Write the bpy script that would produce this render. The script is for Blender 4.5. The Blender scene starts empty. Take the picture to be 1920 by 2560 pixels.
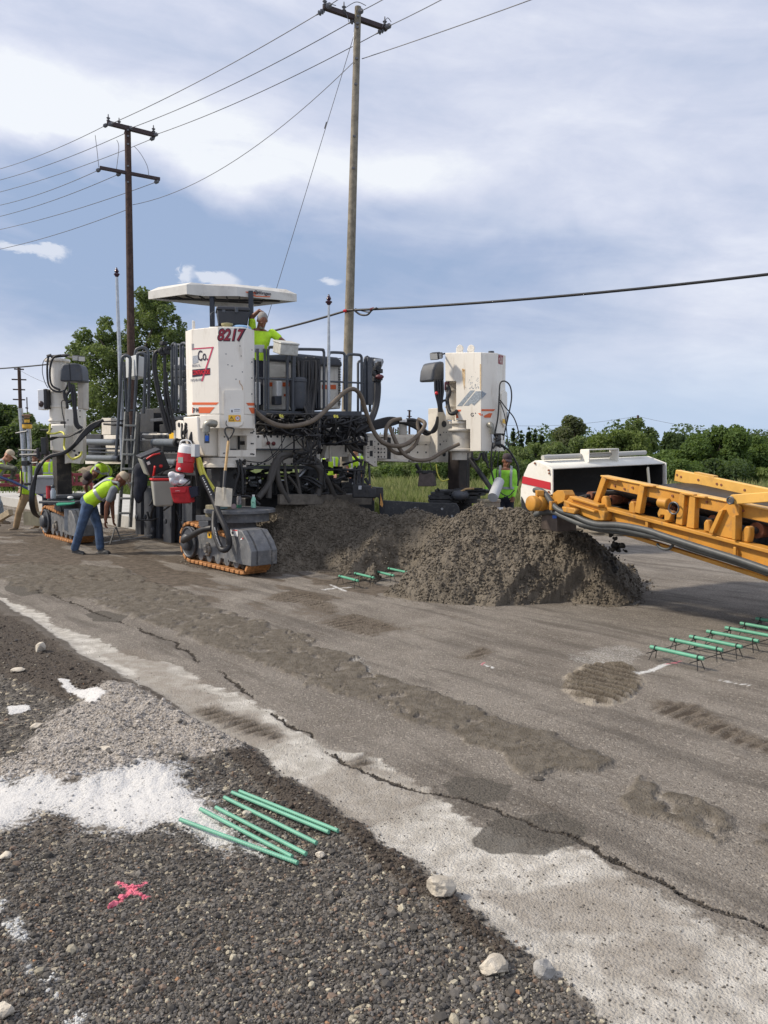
import bpy, math, random
import numpy as np
from mathutils import Vector, Matrix, Quaternion
R = math.radians
random.seed(7)
SC = bpy.context.scene
COL = SC.collection

# ------------------------------------------------------------------ camera
EYE = 1.65
PITCH = R(4.2)
FPX = 1925.0
cam = bpy.data.cameras.new('camera')
cam.sensor_fit = 'VERTICAL'; cam.sensor_height = 24.0; cam.lens = 24.0 * FPX / 2560.0
cam.clip_start = 0.05; cam.clip_end = 6000
camo = bpy.data.objects.new('camera', cam); COL.objects.link(camo)
camo.location = (0, 0, EYE); camo.rotation_euler = (math.pi / 2 - PITCH, 0, 0)
SC.camera = camo
SC.view_settings.view_transform = 'Standard'; SC.view_settings.look = 'None'
SC.view_settings.exposure = 0.30; SC.view_settings.gamma = 1.0
SC.cycles.max_bounces = 6; SC.cycles.transparent_max_bounces = 8

def ray(px, py):
    a = (px - 960.0) / FPX; b = (1280.0 - py) / FPX
    c, s = math.cos(PITCH), math.sin(PITCH)
    return Vector((a, c + b * s, -s + b * c))
def P(px, py, Y):
    d = ray(px, py); return Vector((0, 0, EYE)) + d * (Y / d.y)
def G(px, py, z=0.0):
    d = ray(px, py); return Vector((0, 0, EYE)) + d * ((z - EYE) / d.z)
def PL(px, py, pl):
    x0, y0, dx, dy = pl
    d = ray(px, py); nx, ny = -dy, dx
    t = (x0 * nx + y0 * ny) / (d.x * nx + d.y * ny)
    return Vector((0, 0, EYE)) + d * t

# ------------------------------------------------------------------ sun, sky
SUN_AZ = R(-92); SUN_EL = R(42)         # azimuth from +Y, negative = left
sd = Vector((math.sin(SUN_AZ) * math.cos(SUN_EL), math.cos(SUN_AZ) * math.cos(SUN_EL), math.sin(SUN_EL)))
sl = bpy.data.lights.new('sun', 'SUN'); sl.energy = 3.3; sl.angle = R(5.0); sl.color = (1.0, 0.90, 0.76)
so = bpy.data.objects.new('sun', sl); COL.objects.link(so)
so.rotation_euler = sd.to_track_quat('Z', 'Y').to_euler(); so.location = (0, 0, 30)

def lin(r, g, b):
    f = lambda c: (c / 255 / 12.92) if c / 255 <= 0.04045 else ((c / 255 + 0.055) / 1.055) ** 2.4
    return (f(r), f(g), f(b), 1.0)

class NT:
    """tiny node-math writer"""
    def __init__(s, nt): s.nt = nt
    def n(s, t, **kw):
        nd = s.nt.nodes.new(t)
        for k, v in kw.items(): setattr(nd, k, v)
        return nd
    def link(s, a, b): s.nt.links.new(a, b)
    def put(s, sock, v):
        if isinstance(v, bpy.types.NodeSocket): s.link(v, sock)
        else: sock.default_value = v
    def m(s, op, a, b=0.0, c=None, clamp=False):
        nd = s.n('ShaderNodeMath', operation=op); nd.use_clamp = clamp
        s.put(nd.inputs[0], a); s.put(nd.inputs[1], b)
        if c is not None: s.put(nd.inputs[2], c)
        return nd.outputs[0]
    def ss(s, x, a, b, lo=0.0, hi=1.0):
        nd = s.n('ShaderNodeMapRange', interpolation_type='SMOOTHSTEP')
        s.put(nd.inputs[0], x); nd.inputs[1].default_value = a; nd.inputs[2].default_value = b
        nd.inputs[3].default_value = lo; nd.inputs[4].default_value = hi
        return nd.outputs[0]
    def mix(s, f, a, b, blend='MIX'):
        nd = s.n('ShaderNodeMix', data_type='RGBA', blend_type=blend)
        s.put(nd.inputs[0], f); s.put(nd.inputs[6], a); s.put(nd.inputs[7], b)
        return nd.outputs[2]
    def noise(s, vec, scale, detail=3.0, rough=0.55, dist=0.0, dim='3D'):
        nd = s.n('ShaderNodeTexNoise', noise_dimensions=dim)
        if vec is not None: s.link(vec, nd.inputs['Vector'])
        nd.inputs['Scale'].default_value = scale; nd.inputs['Detail'].default_value = detail
        nd.inputs['Roughness'].default_value = rough; nd.inputs['Distortion'].default_value = dist
        return nd.outputs[0]

W = bpy.data.worlds.new("World"); SC.world = W; W.use_nodes = True
wn = W.node_tree; wn.nodes.clear(); q = NT(wn)
sky = q.n('ShaderNodeTexSky', sky_type='NISHITA'); sky.sun_disc = False
sky.sun_elevation = SUN_EL; sky.sun_rotation = SUN_AZ
sky.air_density = 1.2; sky.dust_density = 1.5; sky.ozone_density = 1.5
bg1 = q.n('ShaderNodeBackground'); q.link(sky.outputs[0], bg1.inputs[0]); bg1.inputs[1].default_value = 0.10
tc = q.n('ShaderNodeTexCoord'); sep = q.n('ShaderNodeSeparateXYZ'); q.link(tc.outputs['Generated'], sep.inputs[0])
X, Y, Z = sep.outputs
az = q.m('ARCTAN2', X, Y)                      # radians, + right
hyp = q.m('SQRT', q.m('ADD', q.m('MULTIPLY', X, X), q.m('MULTIPLY', Y, Y)))
el = q.m('ARCTAN2', Z, hyp)
def azel(px, py):
    d = ray(px, py); return math.atan2(d.x, d.y), math.atan2(d.z, math.hypot(d.x, d.y))
# cloud-plane coordinates: clouds get flatter towards the horizon
zz = q.m('ADD', q.m('MAXIMUM', Z, 0.0), 0.16)
cv = q.n('ShaderNodeCombineXYZ'); q.link(q.m('DIVIDE', X, zz), cv.inputs[0]); q.link(q.m('DIVIDE', Y, zz), cv.inputs[1])
av = q.n('ShaderNodeCombineXYZ'); q.link(az, av.inputs[0]); q.link(q.m('MULTIPLY', el, 1.9), av.inputs[1])
n1 = q.noise(cv.outputs[0], 0.85, 7, 0.55, 0.5)
n2 = q.noise(av.outputs[0], 3.2, 8, 0.6, 0.6)
n3 = q.noise(av.outputs[0], 12.0, 8, 0.62, 0.4)
waz = q.m('ADD', az, q.m('MULTIPLY', q.m('SUBTRACT', n2, 0.5), 0.34))
wel = q.m('ADD', el, q.m('MULTIPLY', q.m('SUBTRACT', n1, 0.5), 0.22))
def blob(px, py, rx, ry, amp, wa=None, we=None, ang=0.0):
    a0, e0 = azel(px, py); rx = rx / FPX; ry = ry / FPX
    da = q.m('SUBTRACT', wa if wa is not None else waz, a0); de = q.m('SUBTRACT', we if we is not None else wel, e0)
    if ang:
        c_, s_ = math.cos(ang), math.sin(ang)
        da, de = q.m('ADD', q.m('MULTIPLY', da, c_), q.m('MULTIPLY', de, s_)), q.m('SUBTRACT', q.m('MULTIPLY', de, c_), q.m('MULTIPLY', da, s_))
    u = q.m('DIVIDE', da, rx); v = q.m('DIVIDE', de, ry)
    r2 = q.m('ADD', q.m('MULTIPLY', u, u), q.m('MULTIPLY', v, v))
    return q.m('MULTIPLY', q.m('EXPONENT', q.m('MULTIPLY', r2, -1.0)), amp)
bn_ = q.n('ShaderNodeCombineXYZ'); q.link(az, bn_.inputs[0]); q.link(q.m('MULTIPLY', q.m('ADD', el, q.m('MULTIPLY', az, .12)), 4.0), bn_.inputs[1])
n5 = q.noise(bn_.outputs[0], 3.4, 7, 0.58, 0.5)
# lightness field L (0 grey-blue .. 1 white)
L = q.m('ADD', q.m('MULTIPLY', q.m('SUBTRACT', n1, 0.5), 0.55), q.m('MULTIPLY', q.m('SUBTRACT', n3, 0.5), 0.30))
L = q.m('ADD', L, q.m('ADD', q.m('MULTIPLY', q.m('SUBTRACT', n5, 0.5), 0.85), 0.72))
for args in [(30, 250, 330, 100, .55), (420, 330, 420, 70, .22), (700, 420, 420, 60, .16), (-500, 300, 500, 200, .3), (700, 90, 500, 90, -.06), (900, 520, 420, 45, -.16), (1250, 640, 500, 50, -.10), (300, 120, 400, 60, -.10), (1500, 150, 500, 60, -.06),
             (40, 500, 360, 120, -.62), (480, 560, 360, 90, -.42), (900, 690, 520, 120, -.55), (250, 720, 460, 120, -.50),
             (1250, 800, 420, 110, -.22), (1450, 560, 380, 150, .12), (1750, 380, 300, 160, -.02), (960, 430, 260, 60, .14),
             (1700, 700, 380, 120, .05), (260, 60, 300, 120, -.12), (150, 900, 420, 90, -.02)]:
    L = q.m('ADD', L, blob(*args))
L = q.m('MULTIPLY', L, 1.0, clamp=True)
rp = q.n('ShaderNodeValToRGB'); q.link(L, rp.inputs[0])
cr = rp.color_ramp; cr.elements[0].position = 0.08; cr.elements[0].color = lin(158, 178, 211)
cr.elements[1].position = 1.0; cr.elements[1].color = lin(247, 250, 255)
for pos, c in ((0.3, (176, 190, 219)), (0.5, (196, 206, 229)), (0.68, (213, 219, 238)), (0.84, (229, 233, 247))):
    e = cr.elements.new(pos); e.color = lin(*c)
cloudc = rp.outputs[0]
# small bright cumulus low in the sky
n4 = q.noise(av.outputs[0], 30.0, 6, 0.62, 0.5)
caz = q.m('ADD', az, q.m('MULTIPLY', q.m('SUBTRACT', n4, 0.5), 0.05))
cel = q.m('ADD', el, q.m('MULTIPLY', q.m('SUBTRACT', n3, 0.5), 0.05))
cum = None
for (px, py, rx, ry, am) in [(60, 632, 75, 13, 1.25), (130, 622, 35, 13, 1.0), (466, 682, 22, 26, 1.0), (556, 702, 42, 20, 1.3), (530, 690, 26, 18, .7), (648, 724, 40, 12, .9),
                         (822, 697, 44, 12, .95), (1050, 30, 1, 1, 0.0)]:
    b = blob(px, py, rx, ry, am, caz, cel); cum = b if cum is None else q.m('ADD', cum, b)
cum = q.ss(q.m('ADD', cum, q.m('MULTIPLY', q.m('SUBTRACT', n4, 0.5), 1.1)), 0.35, 0.95)
cloudc = q.mix(q.m('MULTIPLY', cum, 0.85), cloudc, lin(228, 232, 243))
# pale blue gap low on the right and near the horizon
hb = q.m('MULTIPLY', q.ss(el, 0.0, 0.17, 1.0, 0.0), q.ss(q.m('ADD', az, q.m('MULTIPLY', n2, 0.2)), -0.3, 0.2, 0.25, 0.85))
cloudc = q.mix(hb, cloudc, lin(184, 208, 238))
bg2 = q.n('ShaderNodeBackground'); q.link(cloudc, bg2.inputs[0]); bg2.inputs[1].default_value = 0.84
mx = q.n('ShaderNodeMixShader'); q.put(mx.inputs[0], 0.90)
q.link(bg1.outputs[0], mx.inputs[1]); q.link(bg2.outputs[0], mx.inputs[2])
wo = q.n('ShaderNodeOutputWorld'); q.link(mx.outputs[0], wo.inputs[0])

# ------------------------------------------------------------------ object helpers
ORG = {}
def tag(o, label=None, cat=None, group=None, kind=None):
    if label: o['label'] = label
    if cat: o['category'] = cat
    if group: o['group'] = group
    if kind: o['kind'] = kind
    return o
def thing(name, loc, label, cat, group=None):
    o = bpy.data.objects.new(name, None); COL.objects.link(o)
    o.location = loc; o.empty_display_size = 0.2; ORG[o.name] = Vector(loc)
    return tag(o, label, cat, group)
def link_mesh(name, me, parent=None, org=None):
    o = bpy.data.objects.new(name, me); COL.objects.link(o)
    if parent is not None:
        o.parent = parent; ORG[o.name] = ORG[parent.name]
    else:
        org = Vector(org) if org is not None else Vector((0, 0, 0))
        o.location = org; ORG[o.name] = org
    return o
def np_mesh(name, V, F, mats, parent=None, org=None, smooth=False, mi=None, attrs=None, cols=None):
    V = np.asarray(V, dtype=np.float32); F = np.asarray(F, dtype=np.int32)
    og = ORG[parent.name] if parent is not None else (Vector(org) if org is not None else Vector((0, 0, 0)))
    V = V - np.array(og, dtype=np.float32)
    me = bpy.data.meshes.new(name)
    nf, k = F.shape
    me.vertices.add(len(V)); me.vertices.foreach_set('co', V.ravel())
    me.loops.add(nf * k); me.loops.foreach_set('vertex_index', F.ravel())
    me.polygons.add(nf); me.polygons.foreach_set('loop_start', np.arange(0, nf * k, k, dtype=np.int32))
    me.polygons.foreach_set('loop_total', np.full(nf, k, dtype=np.int32))
    for m in (mats if isinstance(mats, (list, tuple)) else [mats]): me.materials.append(m)
    if mi is not None: me.polygons.foreach_set('material_index', np.asarray(mi, dtype=np.int32))
    me.polygons.foreach_set('use_smooth', np.full(nf, smooth, dtype=bool))
    me.update(calc_edges=True)
    if attrs:
        for an, arr in attrs.items():
            a = me.attributes.new(an, 'FLOAT', 'POINT'); a.data.foreach_set('value', np.asarray(arr, dtype=np.float32))
    if cols:
        for an, arr in cols.items():
            a = me.attributes.new(an, 'FLOAT_COLOR', 'POINT')
            arr = np.concatenate([arr, np.ones((len(arr), 1))], axis=1)
            a.data.foreach_set('color', np.asarray(arr, dtype=np.float32).ravel())
    return link_mesh(name, me, parent, og)

class MB:
    def __init__(s): s.v = []; s.f = []; s.mi = []
    def add(s, vs, fs, mi=0):
        b = len(s.v); s.v += [Vector(v) for v in vs]; s.f += [tuple(b + i for i in f) for f in fs]; s.mi += [mi] * len(fs); return s
    def box(s, c, size, rz=0.0, rot=None, mi=0):
        M = rot if rot is not None else Matrix.Rotation(rz, 3, 'Z'); c = Vector(c)
        hx, hy, hz = size[0] / 2, size[1] / 2, size[2] / 2
        vs = [c + M @ Vector((x, y, z)) for x in (-hx, hx) for y in (-hy, hy) for z in (-hz, hz)]
        return s.add(vs, [(0, 1, 3, 2), (4, 6, 7, 5), (0, 4, 5, 1), (2, 3, 7, 6), (0, 2, 6, 4), (1, 5, 7, 3)], mi)
    def bar(s, a, b, w, h, up=(0, 0, 1), mi=0):
        a, b = Vector(a), Vector(b); d = (b - a); L_ = d.length; d = d / L_
        upv = Vector(up); sd_ = d.cross(upv)
        if sd_.length < 1e-4: sd_ = d.cross(Vector((0, 1, 0)))
        sd_.normalize(); u = sd_.cross(d)
        M = Matrix((d, sd_, u)).transposed()
        return s.box((a + b) / 2, (L_, w, h), rot=M, mi=mi)
    def prism(s, pts, vec, mi=0):
        pts = [Vector(p) for p in pts]; vec = Vector(vec); n = len(pts)
        nrm = Vector((0, 0, 0))
        for i in range(n): nrm += pts[i].cross(pts[(i + 1) % n])
        if nrm.dot(vec) > 0: pts = pts[::-1]
        vs = pts + [p + vec for p in pts]
        fs = [tuple(range(n)), tuple(range(2 * n - 1, n - 1, -1))] + [(i + n, (i + 1) % n + n, (i + 1) % n, i) for i in range(n)]
        return s.add(vs, fs, mi)
    def tube(s, pts, r, n=8, mi=0, caps=True, closed=False):
        pts = [Vector(p) for p in pts]; m = len(pts)
        rr = r if isinstance(r, (list, tuple)) else [r] * m
        t0 = (pts[1] - pts[0]).normalized()
        up = Vector((0, 0, 1)) if abs(t0.z) < 0.9 else Vector((1, 0, 0))
        nv = t0.cross(up).normalized(); rings = []; prev = t0
        for i in range(m):
            if closed: t = pts[(i + 1) % m] - pts[i - 1]
            else: t = pts[min(i + 1, m - 1)] - pts[max(i - 1, 0)]
            if t.length < 1e-9: t = prev.copy()
            t.normalize(); qd = prev.rotation_difference(t); nv = (qd @ nv); nv = (nv - t * nv.dot(t)).normalized(); prev = t
            bv = t.cross(nv)
            rings.append([pts[i] + (nv * math.cos(2 * math.pi * k / n) + bv * math.sin(2 * math.pi * k / n)) * rr[i] for k in range(n)])
        vs = [v for rg in rings for v in rg]; fs = []
        for i in range(m if closed else m - 1):
            j = (i + 1) % m
            for k in range(n):
                k2 = (k + 1) % n; fs.append((i * n + k, i * n + k2, j * n + k2, j * n + k))
        if caps and not closed:
            fs.append(tuple(range(n - 1, -1, -1))); fs.append(tuple((m - 1) * n + k for k in range(n)))
        return s.add(vs, fs, mi)
    def cyl(s, a, b, r, r2=None, n=20, mi=0):
        return s.tube([a, b], [r, r if r2 is None else r2], n, mi)
    def lathe(s, c, prof, n=20, axis=(0, 0, 1), mi=0):
        """prof = [(radius, height)] along axis"""
        c = Vector(c); ax = Vector(axis).normalized()
        up = Vector((1, 0, 0)) if abs(ax.x) < 0.9 else Vector((0, 1, 0))
        e1 = ax.cross(up).normalized(); e2 = ax.cross(e1)
        vs = [c + ax * h + (e1 * math.cos(2 * math.pi * k / n) + e2 * math.sin(2 * math.pi * k / n)) * r for r, h in prof for k in range(n)]
        m = len(prof)
        fs = [(i * n + k, i * n + (k + 1) % n, (i + 1) * n + (k + 1) % n, (i + 1) * n + k) for i in range(m - 1) for k in range(n)]
        fs += [tuple(range(n - 1, -1, -1)), tuple((m - 1) * n + k for k in range(n))]
        return s.add(vs, fs, mi)
    def ball(s, c, r, n=10, m=7, rot=None, mi=0):
        c = Vector(c); r = Vector(r) if not isinstance(r, (int, float)) else Vector((r, r, r))
        M = rot if rot is not None else Matrix.Identity(3)
        vs = [c + M @ Vector((0, 0, r.z))]
        for i in range(1, m):
            th = math.pi * i / m
            for k in range(n):
                ph = 2 * math.pi * k / n
                vs.append(c + M @ Vector((r.x * math.sin(th) * math.cos(ph), r.y * math.sin(th) * math.sin(ph), r.z * math.cos(th))))
        vs.append(c + M @ Vector((0, 0, -r.z))); fs = [(0, 1 + k, 1 + (k + 1) % n) for k in range(n)]
        for i in range(m - 2):
            a = 1 + i * n
            fs += [(a + k, a + n + k, a + n + (k + 1) % n, a + (k + 1) % n) for k in range(n)]
        a = 1 + (m - 2) * n
        fs += [(a + k, len(vs) - 1, a + (k + 1) % n) for k in range(n)]
        return s.add(vs, fs, mi)
    def build(s, name, mats, parent=None, org=None, bevel=0.0, smooth=35, seg=2, label=None):
        og = ORG[parent.name] if parent is not None else (Vector(org) if org is not None else Vector((0, 0, 0)))
        me = bpy.data.meshes.new(name)
        me.from_pydata([v - og for v in s.v], [], s.f)
        for m in (mats if isinstance(mats, (list, tuple)) else [mats]): me.materials.append(m)
        me.polygons.foreach_set('material_index', s.mi)
        if smooth:
            me.polygons.foreach_set('use_smooth', [True] * len(me.polygons))
            me.set_sharp_from_angle(angle=R(smooth))
        me.update()
        o = link_mesh(name, me, parent, og)
        if bevel:
            b = o.modifiers.new('bevel', 'BEVEL'); b.width = bevel; b.segments = seg; b.limit_method = 'ANGLE'; b.angle_limit = R(40)
        if label: o['label'] = label
        return o

def smooth_path(pts, k=6):
    pts = [Vector(p) for p in pts]
    if len(pts) < 3: return pts
    out = []
    for i in range(len(pts) - 1):
        p0 = pts[max(i - 1, 0)]; p1 = pts[i]; p2 = pts[i + 1]; p3 = pts[min(i + 2, len(pts) - 1)]
        for j in range(k):
            t = j / k
            out.append(0.5 * ((2 * p1) + (p2 - p0) * t + (2 * p0 - 5 * p1 + 4 * p2 - p3) * t * t + (3 * p1 - p0 - 3 * p2 + p3) * t ** 3))
    out.append(pts[-1]); return out
def sag(a, b, s_, n=14):
    a, b = Vector(a), Vector(b)
    return [a.lerp(b, i / n) - Vector((0, 0, 4 * s_ * (i / n) * (1 - i / n))) for i in range(n + 1)]
def text(name, body, center, right, up, height, m, parent, shear=0.0, bold=0.0, ext=0.0015, wscale=1.0, align='CENTER'):
    cu = bpy.data.curves.new('txt', 'FONT'); cu.body = body; cu.align_x = align; cu.align_y = 'CENTER'
    cu.shear = shear; cu.offset = bold; cu.extrude = 0.02; cu.size = 1.0; cu.resolution_u = 3
    o = bpy.data.objects.new('txt', cu); COL.objects.link(o)
    bpy.context.view_layer.update()
    me = bpy.data.meshes.new_from_object(o.evaluated_get(bpy.context.evaluated_depsgraph_get()))
    bpy.data.objects.remove(o); bpy.data.curves.remove(cu)
    right = Vector(right).normalized(); up = Vector(up).normalized(); nrm = right.cross(up)
    k = height / 0.70; og = ORG[parent.name]
    for v in me.vertices:
        c = v.co
        v.co = Vector(center) - og + right * c.x * k * wscale + up * c.y * k + nrm * (c.z / 0.02 * ext)
    me.materials.clear(); me.materials.append(m); me.name = name
    return link_mesh(name, me, parent)

# ------------------------------------------------------------------ materials
MT = {}
def mat(name, col, rough=0.5, metal=0.0, var=0.0, vscale=6.0, dirt=None, dscale=3.0, damt=0.0, bump=0.0, bscale=60.0, streak=False, spec=0.5, emit=None):
    if name in MT: return MT[name]
    m = bpy.data.materials.new(name); m.use_nodes = True; t = m.node_tree; b = t.nodes['Principled BSDF']; k = NT(t)
    c = tuple(col) + (1,) if len(col) == 3 else col
    b.inputs['Roughness'].default_value = rough; b.inputs['Metallic'].default_value = metal
    b.inputs['Specular IOR Level'].default_value = spec
    if var or damt or bump:
        geo = k.n('ShaderNodeNewGeometry'); pos = geo.outputs['Position']
    cc = c
    if var:
        nz = k.noise(pos, vscale, 5, 0.6)
        cc = k.mix(k.ss(nz, 0.3, 0.7), tuple(x * (1 - var) for x in c[:3]) + (1,), tuple(min(1, x * (1 + var)) for x in c[:3]) + (1,))
    if damt:
        vec = pos
        if streak:
            mp = k.n('ShaderNodeMapping'); mp.inputs['Scale'].default_value = (1, 1, 0.16); k.link(pos, mp.inputs[0]); vec = mp.outputs[0]
        dz = k.noise(vec, dscale, 8, 0.65, 0.2)
        f = k.m('MULTIPLY', k.ss(dz, 0.52, 0.72), damt)
        cc = k.mix(f, cc, tuple(dirt) + (1,))
        k.link(k.m('ADD', k.m('MULTIPLY', f, 0.3), rough, clamp=True), b.inputs['Roughness'])
    k.put(b.inputs['Base Color'], cc)
    if bump:
        bp = k.n('ShaderNodeBump'); bp.inputs['Strength'].default_value = bump; bp.inputs['Distance'].default_value = 0.01
        k.link(k.noise(pos, bscale, 5, 0.6), bp.inputs['Height']); k.link(bp.outputs[0], b.inputs['Normal'])
    if emit: b.inputs['Emission Color'].default_value = tuple(emit) + (1,); b.inputs['Emission Strength'].default_value = 1.0
    MT[name] = m; return m

# ------------------------------------------------------------------ numpy noise
def hsh(ix, iy, seed):
    h = (ix.astype(np.int64) * 374761393 + iy.astype(np.int64) * 668265263 + seed * 974634777) & 0xffffffff
    h = ((h ^ (h >> 13)) * 1274126177) & 0xffffffff
    return ((h ^ (h >> 16)) & 0xffffff) / float(0xffffff)
def vn(x, y, seed=0):
    ix = np.floor(x); iy = np.floor(y); fx = x - ix; fy = y - iy
    fx = fx * fx * (3 - 2 * fx); fy = fy * fy * (3 - 2 * fy)
    a = hsh(ix, iy, seed); b = hsh(ix + 1, iy, seed); c = hsh(ix, iy + 1, seed); d = hsh(ix + 1, iy + 1, seed)
    return a + (b - a) * fx + (c - a) * fy + (a - b - c + d) * fx * fy
def fbm(x, y, o=4, seed=0, g=0.5):
    s_ = 0; a = 1; t = 0
    for i in range(o):
        s_ = s_ + a * vn(x * 2 ** i + 17.3 * i, y * 2 ** i - 9.1 * i, seed + i); t += a; a *= g
    return s_ / t
def worley(x, y, seed=0):
    ix = np.floor(x); iy = np.floor(y); best = np.full(x.shape, 9.0)
    for dx in (-1, 0, 1):
        for dy in (-1, 0, 1):
            cx = ix + dx; cy = iy + dy
            qx = cx + hsh(cx, cy, seed) - x; qy = cy + hsh(cx, cy, seed + 5) - y
            best = np.minimum(best, qx * qx + qy * qy)
    return np.sqrt(best)
def sstep(x, a, b):
    t = np.clip((x - a) / (b - a), 0, 1); return t * t * (3 - 2 * t)
def wpoly(pts): return np.array([G(*p)[:2] for p in pts])
def sdf(x, y, poly):
    """signed distance to polygon, + inside"""
    d = np.full(x.shape, 1e9); ins = np.zeros(x.shape, bool); n = len(poly)
    for i in range(n):
        ax, ay = poly[i]; bx, by = poly[(i + 1) % n]
        ex, ey = bx - ax, by - ay
        t = np.clip(((x - ax) * ex + (y - ay) * ey) / (ex * ex + ey * ey + 1e-12), 0, 1)
        d = np.minimum(d, np.hypot(x - ax - t * ex, y - ay - t * ey))
        c = (ay > y) != (by > y)
        with np.errstate(divide='ignore', invalid='ignore'):
            xi = ax + (y - ay) / (ey if abs(ey) > 1e-12 else 1e-12) * ex
        ins ^= c & (x < xi)
    return np.where(ins, d, -d)
def pdist(x, y, line):
    """distance to polyline and the (clamped) parameter along it"""
    d = np.full(x.shape, 1e9); par = np.zeros(x.shape)
    for i in range(len(line) - 1):
        ax, ay = line[i]; bx, by = line[i + 1]; ex, ey = bx - ax, by - ay
        t = np.clip(((x - ax) * ex + (y - ay) * ey) / (ex * ex + ey * ey + 1e-12), 0, 1)
        dd = np.hypot(x - ax - t * ex, y - ay - t * ey); m = dd < d
        d = np.where(m, dd, d); par = np.where(m, i + t, par)
    return d, par
ICO_V = None
def ico(sub=0):
    t = (1 + 5 ** .5) / 2
    v = [(-1, t, 0), (1, t, 0), (-1, -t, 0), (1, -t, 0), (0, -1, t), (0, 1, t), (0, -1, -t), (0, 1, -t), (t, 0, -1), (t, 0, 1), (-t, 0, -1), (-t, 0, 1)]
    f = [(0, 11, 5), (0, 5, 1), (0, 1, 7), (0, 7, 10), (0, 10, 11), (1, 5, 9), (5, 11, 4), (11, 10, 2), (10, 7, 6), (7, 1, 8), (3, 9, 4), (3, 4, 2), (3, 2, 6), (3, 6, 8), (3, 8, 9), (4, 9, 5), (2, 4, 11), (6, 2, 10), (8, 6, 7), (9, 8, 1)]
    v = [np.array(a) / np.linalg.norm(a) for a in v]
    for _ in range(sub):
        cache = {}; nf = []
        def mid(a, b):
            k = (min(a, b), max(a, b))
            if k not in cache:
                p = v[a] + v[b]; v.append(p / np.linalg.norm(p)); cache[k] = len(v) - 1
            return cache[k]
        for a, b, c in f:
            x, y, z = mid(a, b), mid(b, c), mid(c, a); nf += [(a, x, z), (b, y, x), (c, z, y), (x, y, z)]
        f = nf
    return np.array(v), np.array(f)
def scatter(bv, bf, pos, scl, rng, jit=0.25, flat=None):
    """rough stones: per-instance random rotation, scale and vertex jitter"""
    n = len(pos); k = len(bv)
    q4 = rng.normal(size=(n, 4)); q4 /= np.linalg.norm(q4, axis=1)[:, None]
    w, x, y, z = q4.T
    Rm = np.stack([1 - 2 * (y * y + z * z), 2 * (x * y - z * w), 2 * (x * z + y * w), 2 * (x * y + z * w), 1 - 2 * (x * x + z * z), 2 * (y * z - x * w), 2 * (x * z - y * w), 2 * (y * z + x * w), 1 - 2 * (x * x + y * y)], axis=1).reshape(n, 3, 3)
    loc = bv[None] * (1 + jit * rng.normal(size=(n, k, 1)).clip(-2, 2)) * scl[:, None, :]
    Vv = np.einsum('nij,nkj->nki', Rm, loc)
    if flat is not None: Vv[:, :, 2] *= flat
    Vv += pos[:, None, :]
    Fv = bf[None] + (np.arange(n) * k)[:, None, None]
    return Vv.reshape(-1, 3), Fv.reshape(-1, 3)
# ------------------------------------------------------------------ ground zones (world polygons)
Z_GRAVEL = wpoly([(-1500, 1500), (-400, 1440), (0, 1535), (90, 1590), (200, 1665), (330, 1725), (450, 1790), (520, 1830), (640, 1880), (740, 1945), (860, 2030), (960, 2110), (1060, 2190), (1190, 2290), (1290, 2390), (1400, 2480), (1530, 2600), (1700, 2800), (1900, 3200), (-600, 3200), (-3500, 2500)])
Z_EDGE = wpoly([(-400, 1430), (0, 1500), (90, 1560), (200, 1640), (330, 1705), (430, 1765), (560, 1850), (700, 1930), (880, 2045), (1010, 2150), (1140, 2260), (1290, 2390), (1260, 2400), (1120, 2300), (980, 2190), (840, 2080), (700, 1990), (560, 1900), (440, 1830), (300, 1790), (150, 1750), (0, 1690), (-400, 1600)])
Z_STRIP = wpoly([(-300, 1440), (0, 1490), (140, 1560), (330, 1640), (480, 1680), (640, 1750), (830, 1850), (980, 1925), (1090, 1990), (1180, 2060), (1290, 2110), (1420, 2120), (1500, 2165), (1640, 2260), (1930, 2400), (2400, 2620), (2400, 3200), (1900, 3200), (1530, 2600), (1400, 2480), (1190, 2290), (1060, 2190), (960, 2110), (860, 2030), (740, 1945), (640, 1880), (520, 1830), (400, 1760), (330, 1725), (200, 1665), (90, 1590), (0, 1535), (-300, 1470)])
Z_MUD = wpoly([(60, 1405), (300, 1420), (450, 1480), (560, 1530), (690, 1560), (800, 1600), (950, 1680), (1020, 1710), (1130, 1760), (1180, 1770), (1230, 1810), (1400, 1850), (1500, 1890), (1495, 1925), (1430, 1940), (1330, 1935), (1230, 1880), (1140, 1850), (1060, 1800), (900, 1740), (820, 1730), (700, 1670), (600, 1640), (480, 1600), (380, 1560), (230, 1510), (60, 1470), (-60, 1440)])
Z_MUD2 = wpoly([(1545, 1985), (1600, 1955), (1700, 1990), (1800, 2005), (1850, 2035), (1840, 2060), (1780, 2110), (1700, 2080), (1600, 2040), (1550, 2010)])
Z_MUD3 = wpoly([(1860, 2100), (1960, 2080), (2100, 2150), (2100, 2260), (1950, 2200), (1880, 2150)])
Z_DUST = wpoly([(-500, 1960), (0, 1965), (80, 1950), (200, 1960), (330, 1935), (430, 1925), (470, 1955), (520, 2000), (560, 2040), (610, 2090), (640, 2140), (560, 2110), (480, 2070), (400, 2055), (330, 2085), (240, 2075), (170, 2050), (110, 2030), (60, 2070), (0, 2085), (-500, 2150)])
Z_DUST2 = wpoly([(138, 1708), (160, 1712), (200, 1740), (250, 1752), (268, 1770), (230, 1785), (190, 1760)])
Z_DUST3 = wpoly([(10, 1765), (75, 1762), (80, 1775), (30, 1785)])
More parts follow.
